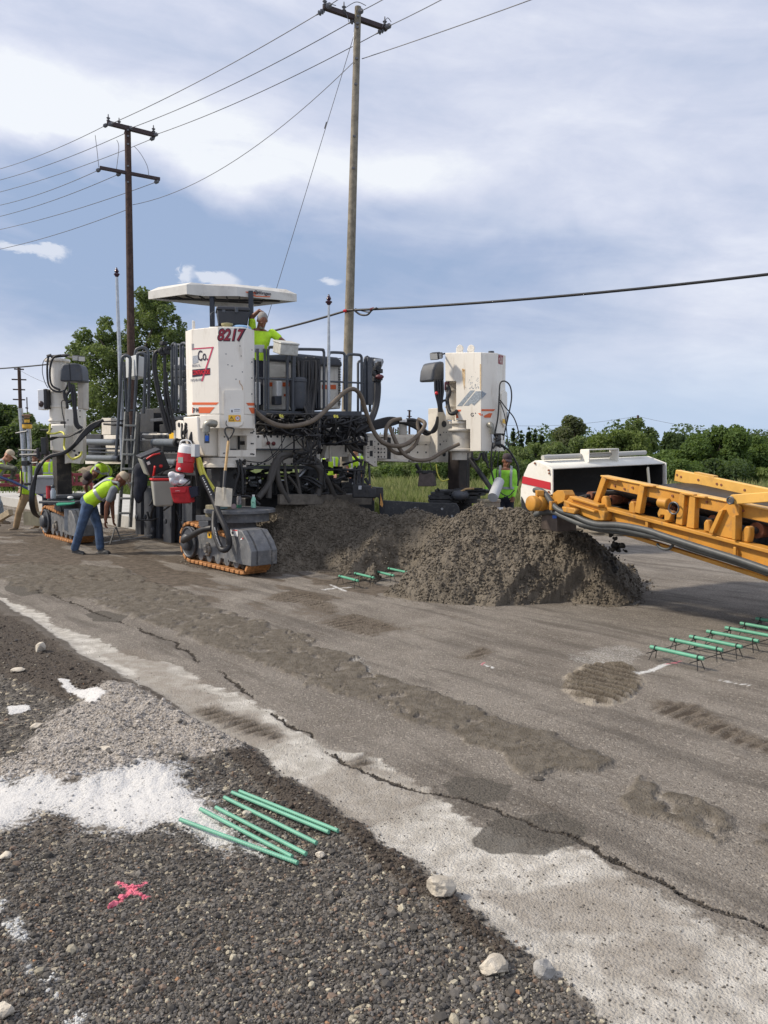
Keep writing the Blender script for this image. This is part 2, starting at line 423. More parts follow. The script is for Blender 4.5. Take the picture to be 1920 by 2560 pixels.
Z_CRUSH = wpoly([(60, 1900), (110, 1820), (190, 1770), (270, 1725), (350, 1740), (450, 1800), (560, 1850), (600, 1880), (520, 1900), (430, 1900), (420, 1960), (200, 1970), (40, 1960), (-100, 1960)])
Z_DARK = [wpoly([(1185, 2090), (1230, 2045), (1310, 2030), (1390, 2025), (1440, 2060), (1460, 2085), (1440, 2110), (1350, 2140), (1250, 2130), (1195, 2110)]),
          wpoly([(1095, 1955), (1130, 1930), (1210, 1945), (1280, 1965), (1260, 1995), (1190, 2010), (1120, 1985)]),
          wpoly([(205, 1535), (260, 1525), (320, 1540), (300, 1558), (230, 1555)]),
          wpoly([(20, 1450), (90, 1455), (130, 1480), (60, 1490), (10, 1475)])]
Z_BEIGE = [wpoly([(250, 1640), (330, 1630), (430, 1680), (540, 1700), (480, 1730), (380, 1715)]), wpoly([(340, 1730), (470, 1700), (560, 1760), (700, 1840), (640, 1860), (560, 1840), (450, 1790)]),
           wpoly([(780, 1960), (880, 1900), (960, 1930), (1050, 1990), (960, 2080), (860, 2030)]), wpoly([(1260, 2260), (1420, 2230), (1560, 2200), (1640, 2300), (1560, 2330), (1330, 2330)]),
           wpoly([(1480, 2390), (1600, 2350), (1760, 2380), (1800, 2470), (1650, 2500), (1540, 2460)])]
L_CRACK = wpoly([(90, 1478), (200, 1512), (330, 1568), (440, 1610), (560, 1690), (700, 1795), (780, 1830), (870, 1905), (1000, 1962), (1120, 1985), (1250, 2025), (1440, 2110), (1560, 2165), (1700, 2240), (1930, 2335), (2300, 2480)])
Z_CIRC = wpoly([(1510 + 97 * math.cos(a), 1714 + 52 * math.sin(a)) for a in np.linspace(0, 2 * math.pi, 17)[:-1]])
Z_TREAD = [wpoly([(470, 1770), (540, 1765), (640, 1800), (705, 1830), (690, 1850), (600, 1830), (520, 1800)]),
           wpoly([(650, 1500), (720, 1480), (790, 1488), (850, 1520), (830, 1535), (740, 1510)]),
           wpoly([(800, 1555), (880, 1535), (960, 1550), (1000, 1570), (930, 1590), (850, 1570)]),
           wpoly([(1640, 1755), (1740, 1765), (1860, 1830), (1990, 1890), (1960, 1910), (1780, 1840), (1640, 1780)]),
           wpoly([(1150, 1640), (1210, 1615), (1240, 1625), (1190, 1645)]), wpoly([(870, 1900), (920, 1880), (950, 1910), (900, 1925)])]
Z_LIGHT = [wpoly([(720, 1600), (790, 1600), (900, 1640), (960, 1670), (1000, 1690), (900, 1680), (780, 1625)]), wpoly([(1430, 1640), (1500, 1610), (1600, 1625), (1640, 1660), (1560, 1670), (1460, 1670)])]
PAINT_W = [([(805, 1475), (880, 1470)], .022), ([(826, 1464), (864, 1480)], .022), ([(1592, 1689), (1635, 1678), (1667, 1664)], .03), ([(0, 2262), (40, 2330), (65, 2375), (90, 2430), (140, 2480), (200, 2570)], .045),
           ([(1203, 1658), (1235, 1669)], .01), ([(1800, 1706), (1870, 1716)], .012)]
PAINT_R = [([(298, 2210), (330, 2228), (364, 2248)], .013), ([(282, 2262), (320, 2235), (364, 2208)], .012)]
PAINT_R2 = [([(1665, 1664), (1702, 1657)], .012), ([(1205, 1660), (1210, 1654)], .01)]

def zones(x, y):
    """soft masks 0..1 for every ground material"""
    wx = x + 0.10 * (fbm(x * 4, y * 4, 4, 3) - .5) + 0.03 * (fbm(x * 25, y * 25, 2, 9) - .5)
    wy = y + 0.10 * (fbm(x * 4, y * 4, 4, 13) - .5) + 0.03 * (fbm(x * 25, y * 25, 2, 19) - .5)
    fz = fbm(x * 9, y * 9, 4, 31)
    D = {}
    def msk(z, w=.03): return sstep(sdf(wx, wy, z), -w, w)
    D['gravel'] = msk(Z_GRAVEL, .05)
    D['edge'] = msk(Z_EDGE, .08)
    D['strip'] = sstep(sdf(wx + .22 * (fbm(x * 2.2, y * 2.2, 4, 43) - .5), wy + .22 * (fbm(x * 2.2, y * 2.2, 4, 44) - .5), Z_STRIP), -.12, .12) * (1 - D['gravel'])
    m1x = wx + .34 * (fbm(x * 2.6, y * 2.6, 4, 23) - .5) + .12 * (fbm(x * 11, y * 11, 3, 24) - .5); m1y = wy + .34 * (fbm(x * 2.6, y * 2.6, 4, 33) - .5) + .12 * (fbm(x * 11, y * 11, 3, 34) - .5)
    D['mud'] = np.maximum.reduce([sstep(sdf(m1x, m1y, z), -.02, .03) for z in (Z_MUD, Z_MUD2, Z_MUD3)]) * sstep(fz, .28, .38)
    D['dust'] = np.maximum(np.maximum(msk(Z_DUST, .26), msk(Z_DUST2, .03)), msk(Z_DUST3, .02))
    D['crush'] = msk(Z_CRUSH, .2)
    D['dark'] = np.maximum.reduce([sstep(sdf(x + .35 * (m1x - x), y + .35 * (m1y - y), z), -.03, .05) for z in Z_DARK])
    D['beige'] = np.maximum.reduce([sstep(sdf(x + .9 * (m1x - x), y + .9 * (m1y - y), z), -.16, .10) for z in Z_BEIGE])
    dc, _ = pdist(wx, wy, L_CRACK)
    dc, _ = pdist(wx + .05 * (fbm(x * 7, y * 7, 3, 78) - .5), wy + .05 * (fbm(x * 7, y * 7, 3, 79) - .5), L_CRACK)
    D['crack'] = sstep(dc, .020, .002) * .85 * sstep(fbm(x * 3, y * 3, 3, 77), .25, .40)
    cs = sdf(wx, wy, Z_CIRC)
    D['circ'] = sstep(cs, -.01, .02); D['rim'] = sstep(cs, -.04, -.005) * sstep(cs, .06, .0) * sstep(fz, .35, .5)
    D['tread'] = np.maximum.reduce([msk(z, .06) for z in Z_TREAD])
    ac_ = x * .77 + y * .64; al_ = x * .64 - y * .77
    D['groove'] = D['circ'] * (np.sin(ac_ * 62 + 3 * fbm(x * 5, y * 5, 2, 4)) < .1) * sstep(fz, .3, .5) + D['tread'] * (np.sin(al_ * 70 + 2.5 * fbm(x * 4, y * 4, 2, 4)) < 0) * sstep(fz, .4, .6)
    D['light'] = .75 * np.maximum.reduce([sstep(sdf(m1x, m1y, z), -.10, .12) for z in Z_LIGHT])
    px = x + .025 * (fbm(x * 60, y * 60, 2, 5) - .5); py = y + .025 * (fbm(x * 60, y * 60, 2, 6) - .5)
    def pm(lst):
        r = 0
        for pts, w in lst:
            d, _ = pdist(px, py, wpoly(pts)); r = np.maximum(r, sstep(d, w, w * .5) * (.55 * sstep(fz, .35, .6) if w > .04 else 1))
        return r
    D['pw'] = pm(PAINT_W); D['pr'] = np.maximum(pm(PAINT_R), .8 * pm(PAINT_R2))
    D['soil'] = sstep(y + x * .5, 5.5, 9.5) * sstep(x, 2.0, 0.0) * sstep(fbm((x * .77 + y * .64) * 2.2, (x * .64 - y * .77) * .8, 5, 55), .33, .55)
    return D

TD = np.array([0.64, -0.77]); TN = np.array([0.77, 0.64])    # travel direction of the paver and its normal
def height(x, y, D):
    al = x * TD[0] + y * TD[1]; ac = x * TN[0] + y * TN[1]
    fade = sstep(y, 60, 15)
    h = (fbm(x * .45, y * .45, 3, 1) - .5) * .05 * fade + (fbm(x * 3, y * 3, 4, 2) - .5) * .022 * fade
    h += (fbm(x * 22, y * 22, 3, 8) - .5) * .007 * sstep(y, 14, 6)
    h += (fbm(ac * 9, al * 1.2, 3, 41) - .5) * .02 * sstep(y, 7, 9.5) * sstep(y, 26, 16)
    lump = 1 - np.clip(worley(x * 4.2, y * 4.2, 21), 0, 1)
    fl_ = fbm(x * 5, y * 5, 4, 66); h += .75 * D['mud'] * (.004 + .014 * (1 - np.clip(worley(x * 11, y * 11, 27), 0, 1)) * sstep(fbm(x * 2, y * 2, 2, 28), .4, .6) + .012 * lump * fbm(x * 3, y * 3, 3, 66) + .011 * np.floor(fl_ * 9) / 9 * 2 + .020 * (fbm(x * 18, y * 18, 4, 67) - .5))
    h += D['circ'] * (.010 + .04 * (np.sin(ac * 62 + 3 * fbm(x * 5, y * 5, 2, 4)) > 0) * fbm(x * 7, y * 7, 2, 68))
    h += D['tread'] * (.011 * np.clip(np.sin(al * 70 + 2.5 * fbm(x * 4, y * 4, 2, 4)), -.3, 1) * fbm(x * 9, y * 9, 2, 69) * 2)
    cw = 1 - np.clip(worley(x * 16, y * 16, 23), 0, 1)
    h += D['gravel'] * (.012 * (fbm(x * 12, y * 12, 3, 90) - .5) * 2)
    h += D['crush'] * D['gravel'] * (.03 + .05 * cw * fbm(x * 5, y * 5, 2, 91) + .04 * fbm(x * 2, y * 2, 2, 92))
    h += D['edge'] * .03
    h -= D['crack'] * .014
    # unpaved shoulder rises gently away towards the field
    h += sstep(y, 17, 30) * sstep(x, 0, 4) * -.1
    return h

tt = np.linspace(-1, 1, 1001)
tx = 0.22 * tt + 0.78 * tt ** 3
ys = np.concatenate([np.linspace(-12, 1.2, 24)[:-1], 1.2 * np.exp(np.linspace(0, math.log(26 / 1.2), 800)), 26 * np.exp(np.linspace(0, math.log(3500 / 26), 70))[1:]])
half = np.where(ys > 3, 6 + 2.0 * (ys - 3), 6.0)
GX = tx[None, :] * half[:, None]; GY = np.repeat(ys[:, None], len(tt), 1)
D = zones(GX, GY)
GZ = height(GX, GY, D)
def gz_at(x, y):
    x = np.atleast_1d(np.asarray(x, float)); y = np.atleast_1d(np.asarray(y, float))
    return height(x, y, zones(x, y))
nr, nc = GX.shape
idx = np.arange(nr * nc).reshape(nr, nc)
Fg = np.stack([idx[:-1, :-1], idx[:-1, 1:], idx[1:, 1:], idx[1:, :-1]], -1).reshape(-1, 4)
Vg = np.stack([GX, GY, GZ], -1).reshape(-1, 3)

gm = bpy.data.materials.new('ground_mix'); gm.use_nodes = True
k = NT(gm.node_tree); pb = gm.node_tree.nodes['Principled BSDF']; pb.inputs['Roughness'].default_value = .93; pb.inputs['Specular IOR Level'].default_value = .2
geo = k.n('ShaderNodeNewGeometry'); pos = geo.outputs['Position']
def at(n_):
    a = k.n('ShaderNodeAttribute', attribute_name=n_); return a.outputs['Fac']
nA = k.noise(pos, 1.1, 6, .6); nB = k.noise(pos, 9, 6, .65); nC = k.noise(pos, 70, 5, .7); nD = k.noise(pos, 260, 3, .6)
vo = k.n('ShaderNodeTexVoronoi', feature='F1'); k.link(pos, vo.inputs['Vector']); vo.inputs['Scale'].default_value = 95
vcol = k.n('ShaderNodeSeparateColor'); k.link(vo.outputs['Color'], vcol.inputs[0])
vo2 = k.n('ShaderNodeTexVoronoi', feature='F1'); k.link(pos, vo2.inputs['Vector']); vo2.inputs['Scale'].default_value = 42
vcol2 = k.n('ShaderNodeSeparateColor'); k.link(vo2.outputs['Color'], vcol2.inputs[0])
def C(r, g, b): return (r, g, b, 1)
def msk(a, amt=.7):       # break the mask edge up with noise
    return k.ss(k.m('ADD', a, k.m('MULTIPLY', k.m('SUBTRACT', nB, .5), amt)), .35, .65)
base = k.mix(k.ss(nA, .35, .65), C(.19, .168, .143), C(.285, .257, .222))
base = k.mix(k.m('MULTIPLY', k.ss(nB, .3, .7), .35), base, C(.155, .130, .104))
base = k.mix(k.m('MULTIPLY', k.ss(nC, .45, .75), .6), base, C(.38, .345, .30))
base = k.mix(k.m('MULTIPLY', k.ss(vcol.outputs[0], .86, .97), .6), base, C(.46, .42, .36))
base = k.mix(k.m('MULTIPLY', k.ss(nC, .5, .25), .75), base, C(.085, .072, .060))
dtv = k.n('ShaderNodeMapping'); dtv.inputs['Rotation'].default_value = (0, 0, math.atan2(.77, .64)); k.link(pos, dtv.inputs[0])
dt2 = k.n('ShaderNodeMapping'); dt2.inputs['Scale'].default_value = (.35, 3.0, 1); k.link(dtv.outputs[0], dt2.inputs[0])
nS = k.noise(dt2.outputs[0], 1.6, 7, .62, .3); nS2 = k.noise(dt2.outputs[0], 5.5, 6, .65, .2)
base = k.mix(k.m('MULTIPLY', k.ss(nS, .48, .66), .55), base, C(.095, .083, .070)); base = k.mix(k.m('MULTIPLY', k.ss(nS, .44, .30), .35), base, C(.34, .31, .27))
base = k.mix(k.m('MULTIPLY', k.ss(nS2, .56, .70), .45), base, C(.10, .082, .064))
soil = k.mix(k.ss(nB, .35, .65), C(.075, .058, .043), C(.17, .138, .105))
c = k.mix(k.m('MULTIPLY', msk(at('soil')), .85), base, soil)
strip = k.mix(k.ss(nB, .35, .7), C(.44, .41, .36), C(.68, .65, .59))
strip = k.mix(k.m('MULTIPLY', k.ss(nC, .42, .22), .75), strip, C(.16, .14, .12))
strip = k.mix(k.ss(k.noise(pos, 2.2, 5, .6), .50, .68), strip, k.mix(.35, strip, base))
c = k.mix(k.m('MULTIPLY', k.m('MULTIPLY', msk(at('light'), 1.6), k.ss(nC, .42, .62)), .75), c, C(.5, .49, .46))
strip = k.mix(k.m('MULTIPLY', k.ss(nS2, .55, .72), .35), strip, C(.30, .265, .22))
c = k.mix(msk(k.m('ADD', at('strip'), k.m('MULTIPLY', k.m('SUBTRACT', nS, .5), .35)), 1.3), c, strip)
c = k.mix(k.m('MULTIPLY', msk(at('beige'), .9), .5), c, k.mix(k.ss(nC, .3, .7), C(.20, .165, .13), C(.29, .25, .205)))
c = k.mix(k.m('MULTIPLY', msk(at('dark'), .3), .85), c, k.mix(k.ss(nC, .3, .7), C(.07, .063, .052), C(.145, .13, .11)))
mudc = k.mix(k.ss(nB, .3, .7), C(.128, .110, .086), C(.20, .176, .143)); mudc = k.mix(k.m('MULTIPLY', k.ss(nC, .45, .3), .7), mudc, C(.085, .068, .048)); mudc = k.mix(k.m('MULTIPLY', k.ss(k.noise(pos, 28, 4, .6), .55, .62), .6), mudc, C(.10, .082, .058))
c = k.mix(at('mud'), c, mudc)
c = k.mix(at('circ'), c, k.mix(k.ss(nC, .3, .65), C(.09, .075, .055), C(.21, .18, .14)))
c = k.mix(k.m('MULTIPLY', at('rim'), .8), c, C(.42, .37, .30))
c = k.mix(k.m('MULTIPLY', at('tread'), .8), c, k.mix(k.ss(nC, .3, .65), C(.085, .066, .048), C(.20, .165, .125)))
grv = k.mix(k.ss(vcol2.outputs[1], .2, .9), C(.075, .067, .058), C(.19, .172, .15))
grv = k.mix(k.m('MULTIPLY', k.ss(nC, .35, .2), .5), grv, C(.02, .018, .016))
grv = k.mix(k.ss(vcol2.outputs[0], .93, .96), grv, C(.42, .37, .28))
grv = k.mix(k.m('MULTIPLY', k.ss(nA, .5, .7), .35), grv, C(.10, .075, .055))
c = k.mix(at('gravel'), c, grv)
c = k.mix(k.m('MULTIPLY', msk(at('edge')), .85), c, k.mix(k.ss(nC, .3, .7), C(.055, .043, .034), C(.125, .105, .085)))
crs = k.mix(k.ss(nC, .35, .65), k.mix(k.ss(nB, .4, .6), C(.17, .14, .11), C(.30, .27, .24)), C(.54, .50, .45))
c = k.mix(k.m('MULTIPLY', msk(at('crush'), 1.3), at('gravel')), c, crs)
dst = k.mix(k.ss(nC, .25, .5), k.mix(k.ss(nB, .42, .6), C(.22, .205, .185), C(.44, .425, .40)), C(.63, .62, .60))
c = k.mix(msk(k.m('ADD', k.m('ADD', at('dust'), k.m('MULTIPLY', k.m('SUBTRACT', nC, .5), .9)), k.m('MULTIPLY', k.m('SUBTRACT', k.noise(pos, 4, 5, .6), .5), .8)), 1.5), c, dst)
c = k.mix(k.m('MULTIPLY', k.ss(k.m('ADD', at('crack'), k.m('SUBTRACT', nC, .5)), .2, .5), .9), c, C(.040, .032, .025))
c = k.mix(k.m('MULTIPLY', at('groove'), .75), c, C(.06, .046, .034))
c = k.mix(k.m('MULTIPLY', at('pw'), k.ss(nC, .3, .5)), c, C(.72, .72, .70))
c = k.mix(k.m('MULTIPLY', at('pr'), k.ss(nC, .25, .45)), c, C(.86, .22, .30))
# field beyond the road bed
grs = k.mix(k.ss(nB, .3, .7), C(.055, .085, .02), C(.14, .16, .055))
c = k.mix(at('field'), c, grs)
k.link(c, pb.inputs['Base Color'])
bp = k.n('ShaderNodeBump'); bp.inputs['Strength'].default_value = .9; bp.inputs['Distance'].default_value = .012
hh = k.m('ADD', k.m('MULTIPLY', nC, 1.3), k.m('MULTIPLY', nD, .5))
hh = k.m('ADD', hh, k.m('MULTIPLY', k.m('MULTIPLY', k.noise(pos, 34, 5, .65), at('mud')), 2.2))
hh = k.m('MULTIPLY', hh, k.m('SUBTRACT', 1.0, k.m('MULTIPLY', at('dust'), .6)))
hh = k.m('SUBTRACT', hh, k.m('MULTIPLY', vo.outputs['Distance'], k.m('SUBTRACT', .8, k.m('MULTIPLY', at('dust'), .65))))
hh = k.m('SUBTRACT', hh, k.m('MULTIPLY', k.m('MULTIPLY', vo2.outputs['Distance'], at('gravel')), k.m('SUBTRACT', 1.5, k.m('MULTIPLY', at('dust'), 1.35))))
k.link(hh, bp.inputs['Height']); k.link(bp.outputs[0], pb.inputs['Normal'])
fld = sstep(GY + 3 * (fbm(GX * .3, GY * .3, 3, 7) - .5), 17.5, 19.5) * sstep(GX, -1.5, 2.5)
fld = np.maximum(fld, sstep(GY - .0 * GX, 45, 52))
atr = {n_: D[n_].ravel() for n_ in D}; atr['field'] = fld.ravel()
ground = np_mesh('ground', Vg, Fg, gm, smooth=True, attrs=atr)
tag(ground, 'gritty road bed and field surface', kind='structure')

# ------------------------------------------------------------------ loose gravel (stuff)
rng = np.random.default_rng(11)
pm_ = bpy.data.materials.new('pebble'); pm_.use_nodes = True; kk = NT(pm_.node_tree); pp = pm_.node_tree.nodes['Principled BSDF']
aa = kk.n('ShaderNodeAttribute', attribute_name='col'); gg = kk.n('ShaderNodeNewGeometry')
kk.link(kk.mix(kk.m('MULTIPLY', kk.ss(kk.noise(gg.outputs['Position'], 180, 3, .6), .3, .7), .35), aa.outputs['Color'], (.05, .045, .04, 1)), pp.inputs['Base Color'])
pp.inputs['Roughness'].default_value = .85; pp.inputs['Specular IOR Level'].default_value = .3
def pix_points(n, x0, x1, y0, y1):
    px = rng.uniform(x0, x1, n); py = rng.uniform(y0, y1, n)
    a = (px - 960) / FPX; b = (1280 - py) / FPX; c_, s_ = math.cos(PITCH), math.sin(PITCH)
    dy = c_ + b * s_; dz = -s_ + b * c_; t = -EYE / dz
    return a * t, dy * t
def pebbles(name, label, n, box, want, smin, smax, palette, sub=0, maxn=60000, sizep=2.2):
    x, y = pix_points(n, *box); Dz = zones(x, y)
    keep = rng.uniform(size=n) < want(Dz, x, y); x, y = x[keep][:maxn], y[keep][:maxn]
    Dz = {a_: b_[keep][:maxn] for a_, b_ in Dz.items()}; m_ = len(x)
    s_ = smin + (smax - smin) * rng.uniform(size=m_) ** sizep
    z = height(x, y, Dz) + s_ * .25
    bv, bf = ico(sub)
    sc = s_[:, None] * rng.uniform(.55, 1.2, size=(m_, 3))
    V, F = scatter(bv, bf, np.stack([x, y, z], 1), sc, rng, .16, .8)
    col = palette(Dz, m_, x, y)
    # paint and dust lie on the stones too
    col = np.where((Dz['pr'] > .3)[:, None], np.array([[.85, .20, .28]]), col)
    col = np.where(((Dz['pw'] > .4) & (rng.uniform(size=m_) < .75))[:, None], np.array([[.62, .62, .6]]), col)
    return np_mesh(name, V, F, pm_, smooth=(sub > 0), cols={'col': np.repeat(col, len(bv), 0)})
def pal_gravel(Dz, m_, x, y):
    g = .05 + .15 * rng.uniform(size=m_) ** 1.3; col = np.stack([g * 1.08, g, g * .90], 1)
    r = rng.uniform(size=m_)
    lt = np.stack([rng.uniform(.3, .55, m_)] * 3, 1) * np.array([1, .90, .68])
    col = np.where((r < .075)[:, None], lt, col)
    br = np.stack([rng.uniform(.12, .26, m_)] * 3, 1) * np.array([1.1, .8, .6]); col = np.where(((r > .075) & (r < .17))[:, None], br, col)
    col = np.where((r > .998)[:, None], np.array([[.40, .22, .12]]), col)
    d = (Dz['dust'] > .45); col = np.where(d[:, None], np.stack([rng.uniform(.22, .6, m_)] * 3, 1) * np.array([1, .98, .95]), col)
    cr_ = (Dz['crush'] > .4) & ~d
    cc = np.stack([rng.uniform(.12, .6, m_)] * 3, 1) * np.array([1, .92, .82]); col = np.where(cr_[:, None], cc, col)
    ed = (Dz['edge'] > .5) & (rng.uniform(size=m_) < .8) & ~d & ~cr_
    col = np.where(ed[:, None], np.stack([rng.uniform(.03, .09, m_)] * 3, 1) * np.array([1.1, .85, .65]), col)
    return col
g1 = pebbles('gravel', None, 210000, (-900, 2300, 1480, 3100), lambda Z_, x, y: Z_['gravel'] * (1 - .95 * (Z_['dust'] > .5)), .0025, .0095, pal_gravel, 0, 125000)
tag(g1, 'loose dark crushed gravel with scattered pale pebbles', 'gravel', kind='stuff')
g2 = pebbles('coarse_gravel', None, 16000, (-900, 2300, 1480, 3100), lambda Z_, x, y: Z_['gravel'] * (.12 + .88 * np.exp(-(np.abs(sdf(x, y, Z_GRAVEL) - .22) / .16) ** 2) + .8 * (Z_['crush'] > .4)) * (Z_['dust'] < .5), .008, .020, pal_gravel, 0, 8000)
tag(g2, 'coarser angular stones along the edge of the gravel', 'gravel', kind='stuff')
def pal_bed(Dz, m_, x, y):
    g = .08 + .22 * rng.uniform(size=m_) ** 2; col = np.stack([g, g * .91, g * .80], 1)
    return np.where((Dz['crack'] > .2)[:, None], np.stack([rng.uniform(.02, .06, m_)] * 3, 1), col)
g3 = pebbles('road_bed_grit', None, 60000, (-900, 2900, 1420, 3100), lambda Z_, x, y: (1 - Z_['gravel']) * (.6 + .4 * (Z_['crack'] > .2)) * (Z_['mud'] < .3), .0012, .0055, pal_bed, 0, 38000, 3)
g4 = pebbles('crack_clods', None, 260000, (-300, 2300, 1450, 2700), lambda Z_, x, y: (1 - Z_['gravel']) * (Z_['crack'] > .12), .003, .010, lambda Z_, m_, x, y: np.stack([rng.uniform(.025, .08, m_)] * 3, 1) * np.array([1.1, .95, .8]), 0, 3000, 2.5)
tag(g4, 'dark crumbs of soil along the crack line', 'clods', kind='stuff')
tag(g3, 'fine grit scattered over the road bed', 'grit', kind='stuff')

# ------------------------------------------------------------------ single rocks
M_rock = mat('limestone', (.50, .45, .37), .85, var=.25, vscale=14, dirt=(.22, .19, .15), damt=.6, dscale=12, bump=.8, bscale=45)
M_rockg = mat('grey_stone', (.36, .35, .33), .85, var=.25, vscale=14, bump=.8, bscale=45)
def rock(px, py, w, h, label, m, seed, flat=.8):
    r_ = np.random.default_rng(seed); c0 = G(px, py); c0.z = float(gz_at(c0.x, c0.y)[0])
    sc_ = (c0 - Vector((0, 0, EYE))).length / FPX
    bv, bf = ico(2); v = bv.copy()
    for _ in range(14):                       # chip flat facets off a ball
        n_ = r_.normal(size=3); n_ /= np.linalg.norm(n_); d_ = r_.uniform(.55, .9); p_ = v @ n_
        v = v - np.maximum(p_ - d_, 0)[:, None] * n_
    v *= 1 + .03 * r_.normal(size=(len(v), 1))
    v = v * np.array([w * sc_ / 2, w * sc_ * .42, h * sc_ * .56 * flat])
    v = v + np.array([c0.x, c0.y, c0.z + h * sc_ * .3 * flat])
    o = np_mesh('rock', v, bf, m, org=tuple(c0), smooth=False)
    tag(o, label, 'rock'); return o
rock(1098, 2248, 74, 62, 'largest cream rock at the gravel edge beside the pale strip', M_rock, 1)
rock(1238, 2428, 70, 50, 'pale blocky rock left of the grey rock near the bottom', M_rock, 2)
rock(1360, 2438, 48, 54, 'grey rounded rock right of the pale blocky one near the bottom', M_rockg, 3)
rock(100, 1640, 26, 26, 'upright cream rock on the dark gravel bank at far left', M_rock, 4, 1.2)
rock(44, 1690, 40, 18, 'flat whitish rock below the upright one at far left', M_rock, 5, .6)
rock(92, 1832, 30, 20, 'small cream rock beside the crushed white debris', M_rock, 6)
rock(12, 2148, 30, 20, 'cream rock at left edge below the white powder', M_rock, 7)
rock(12, 2548, 40, 44, 'cream rock cut by the bottom left corner', M_rock, 8)
rock(258, 1890, 60, 12, 'flat pale chip lying in the crushed debris', M_rock, 9, .3)
rock(800, 2140, 24, 22, 'small yellowish stone right of the green bars', M_rock, 10)
rock(618, 2038, 24, 20, 'small tan stone lying between the green bars', M_rock, 12)
rock(1345, 1950, 30, 14, 'dark concrete clod on the road bed near the smear', mat('clod', (.07, .062, .052), .9, bump=.8, bscale=60), 11)
# ------------------------------------------------------------------ slipform paver
A0 = Vector((-2.38, 11.3, 0)); U3 = Vector((.77, .64, 0)); V3 = Vector((-.64, .77, 0)); T3 = -V3; ZU = Vector((0, 0, 1))
def FP(kk): p = A0 + V3 * kk; return (p.x, p.y, U3.x, U3.y)
def SP(kk): p = A0 + U3 * kk; return (p.x, p.y, V3.x, V3.y)
CREAM = mat('cream_paint', (.80, .755, .67), .42, var=.04, vscale=2, dirt=(.42, .34, .25), damt=.42, dscale=9, streak=True, bump=.06, bscale=8)
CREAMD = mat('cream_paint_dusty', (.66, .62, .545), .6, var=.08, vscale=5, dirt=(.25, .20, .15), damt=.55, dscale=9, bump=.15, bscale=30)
CHAR = mat('charcoal_paint', (.060, .066, .078), .5, var=.15, vscale=6, dirt=(.16, .145, .125), damt=.35, dscale=10, bump=.1, bscale=30)
RAIL = mat('rail_grey', (.060, .068, .080), .45, var=.12, vscale=10, dirt=(.2, .18, .16), damt=.3, dscale=20)
DUSTG = mat('dusty_grey_steel', (.125, .13, .138), .6, var=.2, vscale=9, dirt=(.30, .28, .25), damt=.7, dscale=12, bump=.25, bscale=40)
BLK = mat('black_rubber', (.016, .016, .018), .5, var=.2, vscale=8, dirt=(.07, .062, .052), damt=.3, dscale=12)
BLKM = mat('black_steel', (.022, .023, .026), .55, var=.3, vscale=7, dirt=(.10, .088, .072), damt=.45, dscale=9, bump=.3, bscale=30)
HOSEB = mat('tan_hose', (.135, .105, .075), .6, var=.2, vscale=9)
ORNG = mat('orange_stripe', (.72, .135, .035), .45)
RUST = mat('rusty_orange_shoe', (.42, .19, .065), .75, var=.3, vscale=22, dirt=(.16, .10, .055), damt=.75, dscale=26, bump=.4, bscale=60)
CLAYB = mat('packed_concrete', (.10, .083, .062), .95, var=.3, vscale=14, bump=.8, bscale=40)
WHT = mat('white_plastic', (.78, .78, .77), .4, var=.03)
REDD = mat('dark_red_vinyl', (.30, .015, .03), .4); NAVYO = mat('outline_navy', (.025, .012, .03), .4); REDB = mat('bright_red', (.62, .03, .035), .4)
PINK = mat('red_line', (.55, .05, .11), .4); YEL = mat('sign_yellow', (.85, .50, .03), .4); SILV = mat('silver', (.55, .56, .57), .3, 1.0)
GALV = mat('galvanised', (.42, .44, .46), .42, .8, var=.15, vscale=20); YH = mat('yellow_hose', (.66, .62, .10), .5); GREYBOX = mat('grey_box', (.42, .44, .46), .5, var=.05)
BLUE = mat('blue_plastic', (.02, .12, .55), .4); LENS = mat('lamp_glass', (.55, .55, .52), .1)

PV = thing('slipform_paver', tuple(A0 + U3 * 2.2 + V3 * 2.4), 'large cream and charcoal slipform paving machine on crawler tracks behind the concrete heap', 'paving machine')
def hose(pts, r, m=BLK, n=8, name='hose', par=None, k_=6):
    return MB().tube(smooth_path(pts, k_), r, n).build(name, m, par or PV, smooth=60)
def bolts(mb, pts, nrm, r=.014, h=.012, mi=0):
    for p in pts: mb.cyl(Vector(p), Vector(p) + Vector(nrm) * h, r, n=6, mi=mi)
def trace(pts, pl, th, back=None):
    """a plate: outline on a vertical plane, thickness th away from the camera"""
    nx, ny = -pl[3], pl[2]; s_ = 1 if ny > 0 else -1
    return [PL(x, y, pl) for x, y in pts], Vector((nx * s_ * th, ny * s_ * th, 0))
def plate(name, pts, pl, th, m, bev=.006, par=None):
    a, b = trace(pts, pl, th); return MB().prism(a, b).build(name, m, par or PV, bevel=bev)
def pbox(mb, x0, x1, y0, y1, pl, th, mi=0):
    a, b = trace([(x0, y0), (x1, y0), (x1, y1), (x0, y1)], pl, th); mb.prism(a, b, mi); return mb

